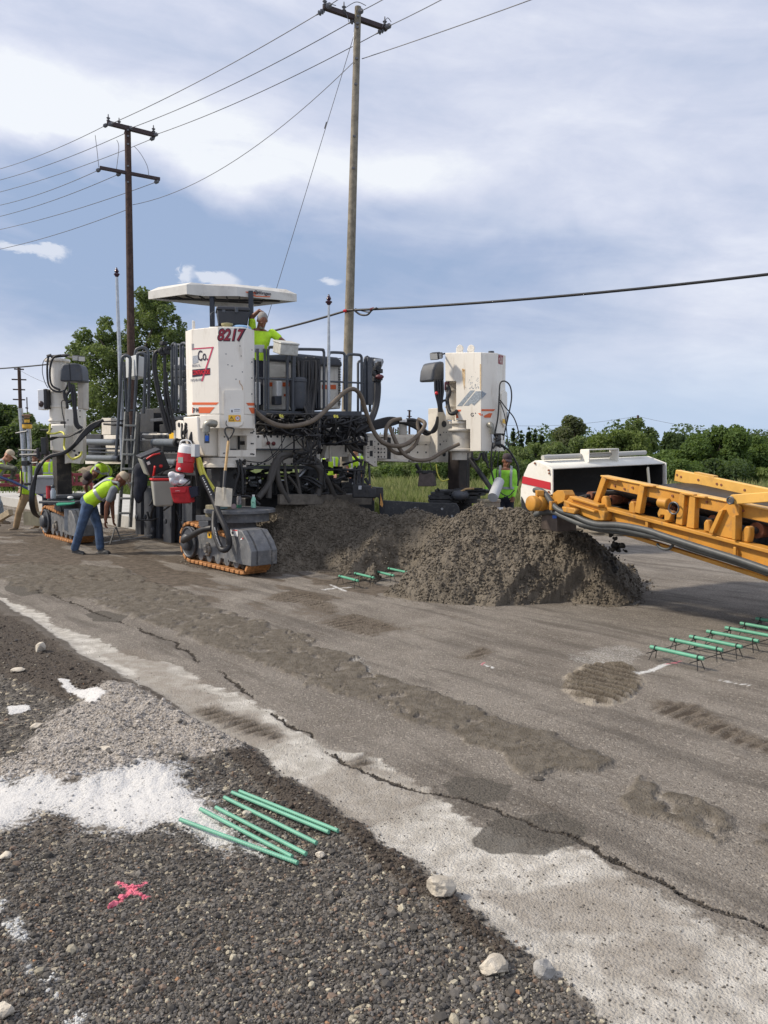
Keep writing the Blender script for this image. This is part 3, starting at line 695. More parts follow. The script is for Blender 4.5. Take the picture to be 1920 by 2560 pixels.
# ---- crawler track units: L(s, w, z), s forward along travel, w towards the far side
OA = Vector((-3.2, 11.98, 0)); plTA = (OA.x, OA.y, T3.x, T3.y)
def szA(zx, zy):
    p = PL(420 + .1808 * zx, 1220 + .1808 * zy, plTA); return ((p - OA).dot(T3), p.z)
PROF = [szA(*p) for p in [(315, 720), (430, 640), (470, 470), (620, 470), (650, 640), (740, 700), (850, 610), (880, 560), (1030, 590), (1115, 740), (1165, 880), (1165, 1085), (1040, 1062), (840, 1012), (580, 950), (325, 925)]]
HOODP = [szA(*p) for p in [(880, 560), (1030, 590), (1115, 740), (1165, 880), (1165, 1085), (1040, 1062), (850, 1010), (850, 610)]]
def track(name, O, wid=.37, detail=True):
    def L_(s_, w, z): return O + T3 * s_ + U3 * w + ZU * z
    mb = MB()
    for w0 in (.05, wid - .09): mb.prism([L_(s_, w0, z) for s_, z in PROF], U3 * .04)
    mb.box(L_(1.15, wid / 2, .42), (wid * .7, 1.3, .18), rot=Matrix((U3, T3, ZU)).transposed())
    tr = mb.build(name, DUSTG, PV, bevel=.006)
    # hood over the front idler
    hb = MB().prism([L_(s_, -.02, z) for s_, z in HOODP], U3 * (wid + .04))
    hb.build('track_hood', DUSTG, tr, bevel=.012)
    # endless belt of shoes
    r1, r2, c1, c2 = .265, .20, (.30, .325), (1.90, .255)
    path = []
    Lb = 2.1
    th1 = [math.pi / 2 + i / 12 * math.pi for i in range(13)]
    for a in th1: path.append((c1[0] + r1 * math.cos(a), c1[1] + .005 + r1 * math.sin(a)))
    path[-1] = (c1[0], .06)
    path += [(c1[0] + .12, .055), (c1[0] + (c2[0] - c1[0]) * .5, .055), (c2[0] - .05, .055)]
    for i in range(13):
        a = -math.pi / 2 + i / 12 * math.pi; path.append((c2[0] + r2 * math.cos(a), c2[1] + r2 * math.sin(a)))
    # resample
    P2 = [Vector((a, b)) for a, b in path]; P2.append(P2[0].copy())
    cum_ = [0]
    for i in range(1, len(P2)): cum_.append(cum_[-1] + (P2[i] - P2[i - 1]).length)
    N_ = int(cum_[-1] / .135); sh = MB(); ch = MB()
    for i in range(N_):
        d_ = cum_[-1] * i / N_; j = max(x for x in range(len(cum_)) if cum_[x] <= d_); j = min(j, len(P2) - 2)
        t_ = (d_ - cum_[j]) / max(1e-6, cum_[j + 1] - cum_[j]); p = P2[j].lerp(P2[j + 1], t_); tg = (P2[j + 1] - P2[j]).normalized()
        T_ = T3 * tg.x + ZU * tg.y; N3 = T_.cross(U3)
        Mx = Matrix((T_, U3, N3)).transposed()
        cpos = L_(p.x, wid / 2, p.y)
        sh.box(cpos + N3 * .02 * (1 if N3.dot(cpos - L_(1.14, wid / 2, .3)) > 0 else -1), (.112, wid, .05), rot=Mx)
        ins = -1 if N3.dot(cpos - L_(1.14, wid / 2, .3)) > 0 else 1
        for w_ in (.13, wid - .13): ch.ball(L_(p.x, w_, p.y) + N3 * .045 * ins, (.055, .055, .04), 8, 5)
    sh.build('track_belt', RUST, tr, bevel=.012)
    ch.build('track_chain', CLAYB, tr, smooth=70)
    # rear sprocket with motor
    sp = MB(); c_ = L_(c1[0], .06, c1[1])
    sp.lathe(c_, [(.245, 0), (.245, .02), (.215, .035), (.215, .05)], 28, -U3); sp.lathe(c_ - U3 * .02, [(.13, 0), (.13, .09), (.10, .12), (.05, .13)], 18, -U3)
    for i in range(10):
        a = i * math.pi / 5; sp.cyl(c_ - U3 * .05 + T3 * .105 * math.cos(a) + ZU * .105 * math.sin(a), c_ - U3 * .12 + T3 * .105 * math.cos(a) + ZU * .105 * math.sin(a), .02, n=6)
    sp.tube([c_ - U3 * .05 + (T3 * math.cos(a) + ZU * math.sin(a)) * .225 for a in [i * math.pi / 12 for i in range(24)]], .02, 6, closed=True)
    sp.build('sprocket', CHAR, tr)
    for i in range(5):
        s_ = .62 + i * .27; rb = MB().lathe(L_(s_, .10, .16), [(.05, 0), (.085, .0), (.085, .05), (.05, .055)], 16, -U3)
        rb.box(L_(s_, .09, .25), (.09, .09, .16), rot=Matrix((T3, U3, ZU)).transposed()); rb.build('roller', DUSTG, tr)
    if detail:
        dd = MB(); bx_ = szA(528, 850); c2_ = L_(bx_[0], .045, bx_[1])
        dd.lathe(c2_, [(.07, 0), (.07, .03), (.045, .04), (.045, .07)], 16, -U3)
        for sg in (-1, 1): dd.ball(c2_ + ZU * .07 * sg - U3 * .02, (.035, .035, .035), 8, 6)
        dd.build('axle_boss', mat('dusty_boss', (.24, .22, .19), .8, var=.2, vscale=20), tr)
        for (zx, zy) in ((970, 865), (973, 1020), (835, 1005)):
            a, b = szA(zx, zy); MB().cyl(L_(a, .0, b), L_(a, -.018, b), .022, n=8).build('bolt', DUSTG, tr)
    return tr, L_
trA, LA = track('crawler_track', OA)
OC = Vector((-7.05, 15.75, 0)); trC, LC = track('crawler_track', OC)
OB = A0 + U3 * 4.35 + V3 * .95; trB, LB = track('crawler_track', OB)
OD = A0 + U3 * 4.6 + V3 * 6.2; trD, LD = track('crawler_track', OD, detail=False)
# stickers and concrete splash on the front track
def quad_on(name, pts, Lf, w, m, par, th=.003):
    return MB().prism([Lf(s_, w, z) for s_, z in pts], -U3 * th).build(name, m, par, smooth=0)
quad_on('warning_label', [szA(*p) for p in [(505, 592), (558, 598), (560, 700), (508, 692)]], LA, .048, YEL, trA)
quad_on('label_mark', [szA(*p) for p in [(522, 630), (545, 632), (540, 670), (524, 668)]], LA, .044, NAVYO, trA)
quad_on('safety_label', [szA(*p) for p in [(888, 572), (985, 576), (986, 668), (890, 655)]], LA, -.024, WHT, trA)
quad_on('label_mark', [szA(*p) for p in [(900, 600), (925, 600), (930, 635), (905, 640)]], LA, -.028, CHAR, trA)
quad_on('label_mark', [szA(*p) for p in [(915, 576), (983, 580), (983, 592), (915, 588)]], LA, -.028, REDB, trA)
quad_on('arrow_label', [szA(*p) for p in [(1015, 715), (1035, 690), (1050, 712)]], LA, -.024, WHT, trA)
quad_on('arrow_label', [szA(*p) for p in [(1040, 688), (1062, 690), (1052, 708)]], LA, -.024, REDB, trA)
# lugs below the hood (worn shoe edges seen at the front)
# ---- leg columns and turntables
def leg(px, py0, py1, Y_, w=.27):
    a, b = P(px, py0, Y_), P(px, py1, Y_); c_ = (a + b) / 2
    m_ = MB().box((c_.x, c_.y, (a.z + b.z) / 2), (w, w, abs(a.z - b.z)), rz=math.atan2(U3.y, U3.x)); return m_
legA = P(560, 1200, 11.45); legC = P(156, 1200, 15.15); legB = P(1147, 1200, 13.85)
def column(c, z0, z1): return MB().box((c.x, c.y, (z0 + z1) / 2), (.28, .28, z1 - z0), rz=math.atan2(U3.y, U3.x))
column(legA, .78, 1.75).build('leg_column', BLKM, PV, bevel=.01)
column(legC, .80, 1.75).build('leg_column', mat('muddy_steel', (.035, .032, .03), .7, var=.3, vscale=5, dirt=(.16, .135, .10), damt=.8, dscale=5, bump=.3, bscale=20), PV, bevel=.01)
column(legB, .85, 1.75).build('leg_column', mat('rusty_brown_steel', (.035, .026, .023), .6, var=.3, vscale=9, dirt=(.10, .07, .05), damt=.5, dscale=8), PV, bevel=.01)
legD = OD + T3 * 1.2 + U3 * .28; column(legD, .8, 1.75).build('leg_column', BLKM, PV, bevel=.01)
def turntable(c, z, r, m):
    mb = MB().lathe((c.x, c.y, z - .05), [(r * .82, -.12), (r * .82, 0), (r, .01), (r, .05), (r * .96, .062), (r * .2, .066)], 32)
    mb.lathe((c.x, c.y, z - .28), [(.2, -.12), (.24, 0), (.24, .12)], 20)
    return mb.build('turntable', m, PV)
cA = P(600, 1275, 11.35); turntable(cA, .86, .52, DUSTG)
turntable(Vector((legC.x + .1, legC.y, 0)), .88, .45, DUSTG); turntable(Vector((legB.x, legB.y, 0)), .98, .48, BLKM)
# bracket plate in front of the leg over the track
mb = MB(); pbox(mb, 489, 552, 1288, 1302, plTA, .4); pbox(mb, 496, 520, 1302, 1322, plTA, .3); mb.build('bracket', CHAR, PV, bevel=.008)
mb = MB(); pbox(mb, 512, 546, 1262, 1296, plTA, .25); mb.build('mud_caked_block', mat('caked_mud', (.20, .18, .12), .9, var=.25, vscale=20, bump=.5), PV, bevel=.02)
mb = MB(); pbox(mb, 612, 625, 1298, 1320, FP(-.2), .12); mb.build('bracket', DUSTG, PV, bevel=.008)

# ---- front tower (housing A)
def tower(name, plan, ztop, zbot, m=CREAM):
    return MB().prism([(x, y, zbot) for x, y in plan], (0, 0, ztop - zbot)).build(name, m, PV, bevel=.012)
def XY(px, py, Y_): p = P(px, py, Y_); return (p.x, p.y)
ztA = P(560, 818, 10.95).z; zbA = P(560, 1071, 10.95).z
planA = [XY(481, 950, 11.12), XY(547, 950, 10.9), XY(610, 950, 10.93), XY(637, 950, 11.2), XY(634, 950, 11.75), XY(468, 950, 11.85), XY(466, 950, 11.3)]
twA_ = MB().prism([(x, y, P(560, 1036, 10.95).z) for x, y in planA], (0, 0, ztA - P(560, 1036, 10.95).z)).prism([(x, y, zbA) for x, y in [XY(498, 950, 11.05), XY(547, 950, 10.905), XY(610, 950, 10.935), XY(636, 950, 11.2), XY(633, 950, 11.7), XY(498, 950, 11.8)]], (0, 0, P(560, 1036, 10.95).z - zbA - .001));twA = twA_.build('leg_tower', CREAM, PV, bevel=.008, smooth=12)
EA = [Vector((*p, 0)) for p in planA]
def facet(i, plan):
    a, b = Vector((*plan[i], 0)), Vector((*plan[i + 1], 0)); r_ = (b - a).normalized(); n_ = r_.cross(ZU); return a, r_, n_, (a.x, a.y, r_.x, r_.y)
f1 = facet(0, planA); f2 = facet(1, planA); f3 = facet(2, planA)
def decal(name, pts, f, m, par, off=.004, th=.002):
    a = [PL(x, y, f[3]) + f[2] * off for x, y in pts]
    return MB().prism(a, -f[2] * th).build(name, m, par, smooth=0)
def ftext(name, body, px, py, f, hpx, m, par, off=.004, **kw):
    c_ = PL(px, py, f[3]); h_ = hpx / FPX * c_.y
    return text(name, body, c_ + f[2] * off, f[1], ZU, h_, m, par, **kw)
ftext('number_outline', '8217', 575, 839, f2, 28, NAVYO, twA, off=.003, shear=.25, bold=.05, wscale=.80)
ftext('number', '8217', 574.2, 839, f2, 26, REDD, twA, off=.007, shear=.25, bold=.02, wscale=.80)
# company sign on the left facet
decal('sign_frame', [(482, 871), (534, 867), (534.5, 870), (482, 874)], f1, PINK, twA)
decal('sign_frame', [(531, 867), (534.5, 867), (507, 953), (503, 953)], f1, PINK, twA, .0045)
ftext('sign_text', 'Co.', 507, 890, f1, 25, NAVYO, twA, wscale=.62, bold=.012)
ftext('sign_text', 'II', 482, 868, f1, 16, mat('faded_grey', (.32, .32, .35), .5), twA, wscale=.7)
decal('sign_panel', [(482, 890), (495.5, 888), (495.5, 906), (482, 910)], f1, mat('faded_panel', (.38, .40, .43), .5, var=.25, vscale=60), twA)
ftext('sign_text', 'IRON, IL.', 491, 914, f1, 6, MT['faded_grey'], twA, wscale=.8)
decal('sign_panel', [(481, 924), (525.5, 920), (525.5, 937), (481, 943)], f1, NAVYO, twA)
ftext('sign_text', 'CONTRACTORS', 503.5, 931.5, f1, 11, mat('sign_red', (.75, .02, .04), .4), twA, off=.007, wscale=.47, bold=.01)
ftext('sign_text', '(815) 85-1587', 491, 950, f1, 6, MT['faded_grey'], twA, wscale=.75)
for f_, pp_ in ((f1, [(481, 1006), (547, 1006), (541, 1012), (481, 1012)]), (f3, [(615, 1007), (637, 1007), (637, 1014), (620, 1014)]),
                (f1, [(497, 1018), (537, 1018), (524, 1033), (497, 1033)]), (f3, [(621, 1019), (637, 1019), (637, 1034), (629, 1034)]), (f1, [(481, 1018), (483, 1018), (483, 1033), (481, 1033)])):
    decal('orange_stripe', pp_, f_, ORNG, twA)
ftext('model_lettering', 'SP 84i', 490, 1026, f1, 11, NAVYO, twA, wscale=.5)
# access cover with notice on the front facet
cvr = [(559, 983), (562, 976), (606, 976), (610, 985), (610, 1052), (606, 1062), (596, 1067), (573, 1067), (564, 1060), (560, 1050)]
decal('access_cover', cvr, f2, CREAM, twA, .022, .02)
decal('warning_label', [(571.5, 1038), (602, 1038), (602, 1054.5), (571.5, 1054.5)], f2, YEL, twA, .026)
decal('label_mark', [(579.5, 1040.5), (586, 1052), (573, 1052)], f2, NAVYO, twA, .029)
decal('label_mark', [(579.5, 1043), (584, 1051), (575, 1051)], f2, YEL, twA, .031)
ftext('label_mark', '!', 579.6, 1047, f2, 6, NAVYO, twA, .033)
c_ = PL(594.5, 1046, f2[3]) + f2[2] * .026; MB().lathe(c_, [(.036, 0), (.036, .003)], 20, f2[2]).build('label_mark', REDB, twA); MB().lathe(c_ + f2[2] * .003, [(.029, 0), (.029, .002)], 20, f2[2]).build('label_mark', WHT, twA)
ftext('label_mark', 'X', 594.5, 1046, f2, 6, NAVYO, twA, .033)
decal('paper_label', [(575, 1022), (602, 1021), (602, 1034), (575, 1035)], f2, WHT, twA, .026)
decal('label_mark', [(579, 1025), (582, 1025), (582, 1031), (579, 1031)], f2, NAVYO, twA, .029); decal('label_mark', [(586, 1024), (600, 1023.5), (600, 1024.5), (586, 1025)], f2, NAVYO, twA, .029); decal('label_mark', [(586, 1028), (600, 1027.5), (600, 1028.2), (586, 1028.7)], f2, NAVYO, twA, .029)
# rust runs and paint chips
RS = mat('rust_run', (.36, .20, .08), .8, var=.3, vscale=40)
MB().tube(smooth_path([PL(x, y, f2[3]) + f2[2] * .003 for x, y in [(599, 951), (599.5, 958), (605, 965), (607, 975)]]), .004, 6).build('rust_run', RS, twA)
# lifting eyes, filler caps and top plates
def on_top(px, Y_, z): p = P(px, 815, Y_); return Vector((p.x, p.y, z))
mb = MB(); mb.box(on_top(547, 11.3, ztA + .02), (.22, .3, .04)); mb.build('top_plate', CREAM, twA, bevel=.01)
mb = MB().box(on_top(484, 11.25, ztA + .05), (.035, .05, .18)); mb.build('lifting_eye', CREAM, twA, bevel=.008)
mb = MB().box(on_top(622, 11.3, ztA + .02), (.02, .2, .1)); mb.build('hinge', SILV, twA, bevel=.004)
mb = MB().lathe(on_top(568, 11.2, ztA), [(.07, 0), (.07, .06), (.085, .065), (.085, .09), (.04, .1)], 16); mb.build('filler_cap', mat('olive_cap', (.28, .25, .12), .5), twA)
mb = MB().lathe(on_top(602, 11.3, ztA), [(.15, 0), (.15, .05), (.1, .075), (.0001, .08)], 20); mb.build('blue_lid', mat('blue_lid', (.18, .34, .55), .4), twA)
mb = MB()
for zy in (905, 945, 985): mb.cyl(PL(629, zy, f3[3]), PL(629, zy, f3[3]) + f3[2] * .01, .01, n=6)
for (zx, zy) in ((570, 912), (580, 915), (603, 890), (600, 865), (565, 885), (590, 948), (630, 875), (606, 930)): mb.cyl(PL(zx, zy, f2[3]), PL(zx, zy, f2[3]) + f2[2] * .004, .008, n=6)
mb.build('rivet', CHAR, twA)
# latch rod down the right facet
MB().tube([PL(632, 895, f3[3]) + f3[2] * .02, PL(635, 1060, f3[3]) + f3[2] * .02], .008, 6).build('latch_rod', RAIL, twA)
MB().tube(smooth_path([PL(x, y, f2[3]) + f2[2] * .05 for x, y in [(567, 1052), (566, 1060), (569, 1066)]]), .006, 6).build('hook', BLK, twA)
# cream lower plate with slot, seen below the housing
lp = FP(-.12)
mb = MB()
for q_ in ([(550, 1071), (640, 1071), (640, 1089), (550, 1089)], [(550, 1089), (575, 1089), (575, 1125), (550, 1125)], [(617, 1089), (640, 1089), (640, 1125), (617, 1125)], [(550, 1125), (640, 1125), (640, 1142), (550, 1142)]):
    a, b = trace(q_, lp, .06); mb.prism(a, b)
mb.build('slotted_plate', CREAM, PV, bevel=.004)
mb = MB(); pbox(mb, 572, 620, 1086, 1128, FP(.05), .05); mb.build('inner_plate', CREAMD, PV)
mb = MB(); pbox(mb, 597, 600, 1090, 1124, FP(0), .03); pbox(mb, 600, 616, 1103, 1112, FP(0.02), .02); mb.build('valve_rod', BLKM, PV)
mb = MB(); a, b = trace([(492, 1040), (550, 1040), (550, 1142), (512, 1140), (496, 1100)], FP(-.02), .45); mb.prism(a, b); mb.build('tower_base', CREAM, PV, bevel=.02)
mb = MB(); mb.lathe((legA.x, legA.y, P(550, 1168, 11.3).z), [(.33, 0), (.33, .04), (.3, .06), (.3, .14)], 24); mb.build('collar', CREAMD, PV)
mb = MB(); bolts(mb, [PL(x, y, lp) for x, y in [(561, 1092), (560, 1133), (631, 1082), (627, 1082), (632, 1109), (628, 1109), (631, 1135), (627, 1135), (634, 1078), (634, 1136)]], (-V3) * 1, .012, .01); mb.build('bolt_heads', BLKM, PV)
# elbow fitting, valve and blue tag
mb = MB().tube(smooth_path([P(538, 1060, 10.85), P(528, 1058, 10.8), P(517, 1062, 10.8), P(515, 1080, 10.8)]), .055, 12); mb.cyl(P(515, 1078, 10.8), P(515, 1098, 10.8), .035, n=12)
mb.build('elbow_pipe', mat('dirty_steel_pipe', (.30, .29, .25), .45, .6, var=.2, vscale=20), PV)
mb = MB(); pbox(mb, 512, 524, 1084, 1108, FP(-.35), .03); mb.build('tag_holder', CHAR, PV, bevel=.004); mb = MB(); pbox(mb, 514, 522, 1089, 1103, FP(-.36), .02); mb.build('blue_tag', BLUE, PV, bevel=.004)
mb = MB(); pbox(mb, 487, 500, 1111, 1142, FP(-.3), .12); mb.build('junction_box', GREYBOX, PV, bevel=.006)

# ---- right tower (housing B)
planB = [XY(1113, 1000, 13.45), XY(1203, 1000, 13.02), XY(1242, 1000, 13.1), XY(1263, 1000, 13.42), XY(1258, 1000, 14.05), XY(1120, 1000, 14.1)]
ztB = P(1203, 881, 13.02).z; zbB = P(1203, 1128, 13.02).z
gB1 = facet(0, planB); gB2 = facet(1, planB); gB3 = facet(2, planB)
mb = MB(); st = [(1113, 882), (1203, 880.5), (1203, 1128), (1175, 1128), (1175, 1073), (1165, 1073), (1165, 1051), (1140, 1051), (1140, 953), (1113, 953)]
a = [PL(x, y, gB1[3]) for x, y in st]; mb.prism(a, -gB1[2] * .05)
twB = mb.build('leg_tower', CREAM, PV, bevel=.008)
mb = MB().prism([(x, y, zbB) for x, y in [XY(1204, 1000, 13.03), planB[2], planB[3], XY(1258, 1000, 13.8), XY(1206, 1000, 13.75)]], (0, 0, ztB - zbB)); mb.build('tower_front', CREAM, twB, bevel=.008, smooth=12)
mb = MB().prism([(x, y, P(1150, 953, 13.3).z) for x, y in [XY(1117, 1000, 13.5), XY(1203, 1000, 13.08), XY(1205, 1000, 13.8), XY(1120, 1000, 14.05)]], (0, 0, ztB - P(1150, 953, 13.3).z - .003)); mb.build('tower_top', CREAM, twB, bevel=.01)
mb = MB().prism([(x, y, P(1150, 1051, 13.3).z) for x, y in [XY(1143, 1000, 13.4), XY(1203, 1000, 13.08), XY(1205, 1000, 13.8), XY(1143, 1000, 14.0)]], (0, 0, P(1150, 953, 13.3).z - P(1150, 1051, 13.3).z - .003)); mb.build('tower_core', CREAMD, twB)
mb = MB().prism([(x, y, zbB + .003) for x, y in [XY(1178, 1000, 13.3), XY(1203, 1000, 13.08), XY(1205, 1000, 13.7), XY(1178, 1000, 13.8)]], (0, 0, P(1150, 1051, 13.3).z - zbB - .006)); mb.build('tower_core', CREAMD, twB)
mb = MB(); mb.lathe((P(1133, 1000, 13.75).x, 13.75, P(1133, 1050, 13.7).z), [(.13, 0), (.13, .22), (.15, .225), (.15, .25), (.13, .255), (.13, .5), (.15, .505), (.15, .53), (.13, .54), (.13, .75)], 20); mb.build('cylinder_tube', CREAMD, PV)
ftext('number', '8217', 1251.5, 900.5, gB3, 22, REDD, twB, wscale=.5, bold=.02)
GL = mat('worn_grey_decal', (.28, .32, .36), .5, var=.35, vscale=45)
decal('stripe_decal', [(1143, 1015), (1176, 976), (1187, 976), (1155, 1015)], gB1, GL, twB); decal('stripe_decal', [(1160, 1014), (1190, 978), (1203, 978), (1203, 996), (1185, 1014), (1178, 1008), (1172, 1014)], gB1, GL, twB)
decal('stripe_decal', [(1204, 977), (1216, 984), (1204, 997)], gB2, GL, twB)
rg = random.Random(4)
mb = MB()
for _ in range(70):
    x_, y_ = rg.gauss(1188, 14), 972 - abs(rg.gauss(0, 12))
    if x_ > 1201: continue
    mb.cyl(PL(x_, y_, gB1[3]) - gB1[2] * .001, PL(x_, y_, gB1[3]) + gB1[2] * .003, rg.uniform(.003, .009), n=5)
mb.build('paint_chips', GL, twB)
for f_, pp_ in ((gB1, [(1140, 1024.5), (1153, 1024.5), (1151, 1029), (1140, 1029)]), (gB1, [(1140, 1034), (1143, 1034), (1147, 1045), (1140, 1045)]), (gB2, [(1203.5, 1023), (1238, 1023), (1234, 1027.5), (1203.5, 1027.5)]),
                (gB2, [(1222, 1033), (1231, 1033), (1226, 1044), (1211, 1044), (1209, 1040)]), (gB1, [(1195, 1033), (1202, 1033), (1202, 1040)]), (gB2, [(1203.5, 1036), (1206, 1034), (1207, 1038), (1204, 1040)])):
    decal('orange_stripe', pp_, f_, ORNG, twB)
ftext('model_lettering', "G '", 1183, 1037, gB1, 9, NAVYO, twB)
decal('rust_run', [(1155, 921), (1163, 923), (1163, 948), (1161, 975), (1157, 950)], gB1, mat('rust_stain', (.62, .46, .27), .8, var=.2, vscale=25), twB); decal('rust_run', [(1156, 922), (1162, 926), (1158, 929)], gB1, RS, twB, .007)
decal('rust_run', [(1200, 910), (1203, 910), (1203, 975), (1200.5, 975)], gB1, MT['rust_stain'], twB)
for px_ in (1149, 1177):
    p_ = P(px_, 881, 13.4); e_ = MB().box((p_.x, p_.y, ztB + .05), (.12, .03, .14), rz=-.4); e_.lathe((p_.x, p_.y - .02, ztB + .12), [(.06, 0), (.06, .04)], 14, (0.4, 1, 0)); e_.build('lifting_eye', CREAM, twB, bevel=.006)
p_ = P(1228, 881, 13.4); MB().lathe((p_.x, p_.y, ztB), [(.09, 0), (.09, .03), (.05, .045), (.05, .07)], 14).build('filler_cap', RAIL, twB)
# elbow and sight glass on the mid facet
mb = MB().tube(smooth_path([PL(1222, 1062, gB2[3]) + gB2[2] * .0, PL(1221, 1062, gB2[3]) + gB2[2] * .08, PL(1224, 1072, gB2[3]) + gB2[2] * .09, PL(1225, 1085, gB2[3]) + gB2[2] * .08]), .045, 12)
mb.build('elbow_pipe', MT['dirty_steel_pipe'], twB)
MB().cyl(PL(1226, 1085, gB2[3]) + gB2[2] * .08, PL(1228, 1106, gB2[3]) + gB2[2] * .08, .036, n=12).build('coupling', SILV, twB)
decal('dark_opening', [(1238, 1087), (1252, 1087), (1252, 1110), (1246, 1116), (1238, 1110)], gB3, BLKM, twB)
decal('access_cover', [(1250, 985), (1258, 975), (1264, 982), (1264, 1060), (1258, 1068), (1250, 1050)], gB3, CREAM, twB, .03, .03); decal('warning_label', [(1252, 1047), (1260, 1049), (1260, 1060), (1252, 1058)], gB3, YEL, twB, .034)
# bracket behind/left of tower B
mb = MB(); fb = FP(-.15)
for q_ in ([(1094, 1020), (1107, 1020), (1120, 1052), (1168, 1052), (1168, 1073), (1150, 1073), (1150, 1156), (1094, 1156)],):
    a, b = trace(q_, fb, .25); mb.prism(a, b)
br = mb.build('swing_bracket', CREAMD, PV, bevel=.01)
mb = MB(); a, b = trace([(1094, 1020), (1099, 1020), (1099, 1156), (1094, 1156)], FP(-.2), .05); mb.prism(a, b)
mb.lathe((P(1155, 1100, 13.45).x, 13.5, P(1155, 1060, 13.5).z), [(.22, 0), (.22, .04), (.12, .05), (.12, .16), (.14, .17)], 20)
for y_ in (1080, 1130): mb.lathe((P(1155, 1100, 13.45).x, 13.5, P(1155, y_, 13.5).z), [(.21, 0), (.24, .02), (.24, .05), (.2, .06)], 20)
mb.lathe((P(1155, 1100, 13.45).x, 13.5, P(1155, 1150, 13.5).z), [(.17, 0), (.17, .7)], 20); mb.build('pivot', CREAMD, PV, bevel=.004)
mb = MB()
for x_, y_, r_ in ((1110, 1060, .06), (1110, 1135, .045), (1100, 1087, .02), (1100, 1111, .02)): p_ = PL(x_, y_, fb); mb.cyl(p_ - V3 * 0.004, p_ + V3 * .02, r_, n=16)
for x_ in (1109, 1116):
    for y_ in (1081, 1103): p_ = PL(x_, y_, fb); mb.cyl(p_ - V3 * 0.004, p_ + V3 * .02, .01, n=8)
mb.build('bolt_hole', BLKM, br)
# ---- work lamps with arms
def lamp(p, aim, s_=.09, arm=None):
    p = Vector(p); aim = Vector(aim).normalized(); sdx = aim.cross(ZU).normalized(); u = sdx.cross(aim); Mx = Matrix((sdx, aim, u)).transposed()
    o = MB().box(p, (s_ * 1.3, s_, s_), rot=Mx).build('work_lamp', BLK, PV, bevel=.015)
    MB().box(p + aim * s_ * .52, (s_ * 1.1, .008, s_ * .8), rot=Mx).build('lens', LENS, o)
    if arm: MB().tube([p, Vector(arm)], .015, 6).build('lamp_arm', BLK, o)
lamp(P(1088, 890, 13.3), (-.5, -1, -.3), .12, P(1112, 884, 13.5)); lamp(P(1097, 889, 13.3), (-.2, -1, -.3), .10)
mb = MB(); a, b = trace([(1080, 953), (1083, 925), (1090, 906), (1104, 903), (1112, 904), (1112, 952)], FP(-.3), .35); mb.prism(a, b); mb.build('motor_cover', CHAR, PV, bevel=.04, seg=3)
for i, (x0, x1) in enumerate(((1088, 1096), (1094, 1098), (1100, 1099), (1106, 1103))):
    hose([P(x0, 950, 13.4), P(x0 + 1, 980, 13.4), P(x1, 1010, 13.4), P(x1 + 2, 1030, 13.4)], .022)
hose([P(1116, 960, 13.5), P(1124, 980, 13.4), P(1118, 1000, 13.4), P(1124, 1030, 13.3), P(1134, 1034, 13.25), P(1142, 1028, 13.3)], .035)
hose([P(1102, 1010, 13.4), P(1108, 1002, 13.4), P(1118, 1003, 13.4), P(1120, 1020, 13.4)], .02)
MB().ball(P(1091, 983, 13.35), .03).build('valve_knob', REDB, PV); MB().box(P(1117, 965, 13.5), (.08, .1, .14)).build('valve_block', mat('maroon', (.10, .02, .025), .5), PV, bevel=.01)

# ---- extension beam to tower B
bm = FP(.05)
mb = MB(); pbox(mb, 977, 1094, 1093, 1110, bm, .45); a, b = trace([(977, 1110), (1094, 1105), (1094, 1148), (977, 1148)], FP(.08), .4); mb.prism(a, b); pbox(mb, 943, 1094, 1086, 1093, FP(.1), .35)
a, b = trace([(940, 1148), (1094, 1148), (1094, 1156), (1040, 1156), (1035, 1152), (1018, 1155), (944, 1152)], FP(.0), .5); mb.prism(a, b)
bmo = mb.build('extension_beam', CREAM, PV, bevel=.006)
mb = MB(); pbox(mb, 1036, 1078, 1087, 1105, FP(.03), .3); mb.build('beam_cover', CREAM, PV, bevel=.005); plate('lower_cover', [(1036, 1147), (1076, 1146), (1076, 1157), (1036, 1157)], FP(-.02), .1, CREAM)
mb = MB()
for y_ in (1111, 1131):
    for x_ in (1044, 1065, 1086, 1023): p_ = PL(x_, y_, FP(.08)); mb.cyl(p_ - V3 * .003, p_ + V3 * .01, .017, n=10)
for x_ in (1023, 1040, 1056, 1075, 1088): p_ = PL(x_, 1152, FP(-.02)); mb.cyl(p_ - V3 * .003, p_ + V3 * .01, .010, n=8)
mb.build('bolt_hole', BLKM, bmo)
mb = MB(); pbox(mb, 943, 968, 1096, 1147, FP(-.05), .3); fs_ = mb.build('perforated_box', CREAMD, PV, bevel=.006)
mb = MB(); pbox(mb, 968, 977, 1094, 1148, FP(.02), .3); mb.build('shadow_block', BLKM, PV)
mb = MB()
for y_ in (1099, 1110, 1122, 1131, 1142):
    for x_ in (946, 953, 961): p_ = PL(x_, y_, FP(-.05)); mb.cyl(p_ - V3 * .003, p_ + V3 * .01, .014 if x_ > 950 else .02, n=10)
mb.build('bolt_hole', BLKM, fs_)
mb = MB(); pe = FP(-.2); a, b = trace([(914, 1083), (943, 1083), (943, 1167), (935, 1166), (914, 1152)], pe, .06); mb.prism(a, b); fp_ = mb.build('flange_plate', CREAMD, PV, bevel=.005)
mb = MB()
for y0, y1 in ((1101, 1115), (1127, 1141)): a, b = trace([(925, y0), (932, y0), (932, y1), (925, y1)], FP(-.205), .03); mb.prism(a, b)
for x_ in (919, 922, 937):
    for y_ in (1092, 1104, 1117, 1121, 1131, 1143, 1155): p_ = PL(x_, y_, pe); mb.cyl(p_ - V3 * .003, p_ + V3 * .01, .009, n=8)
mb.build('bolt_hole', BLKM, fp_)
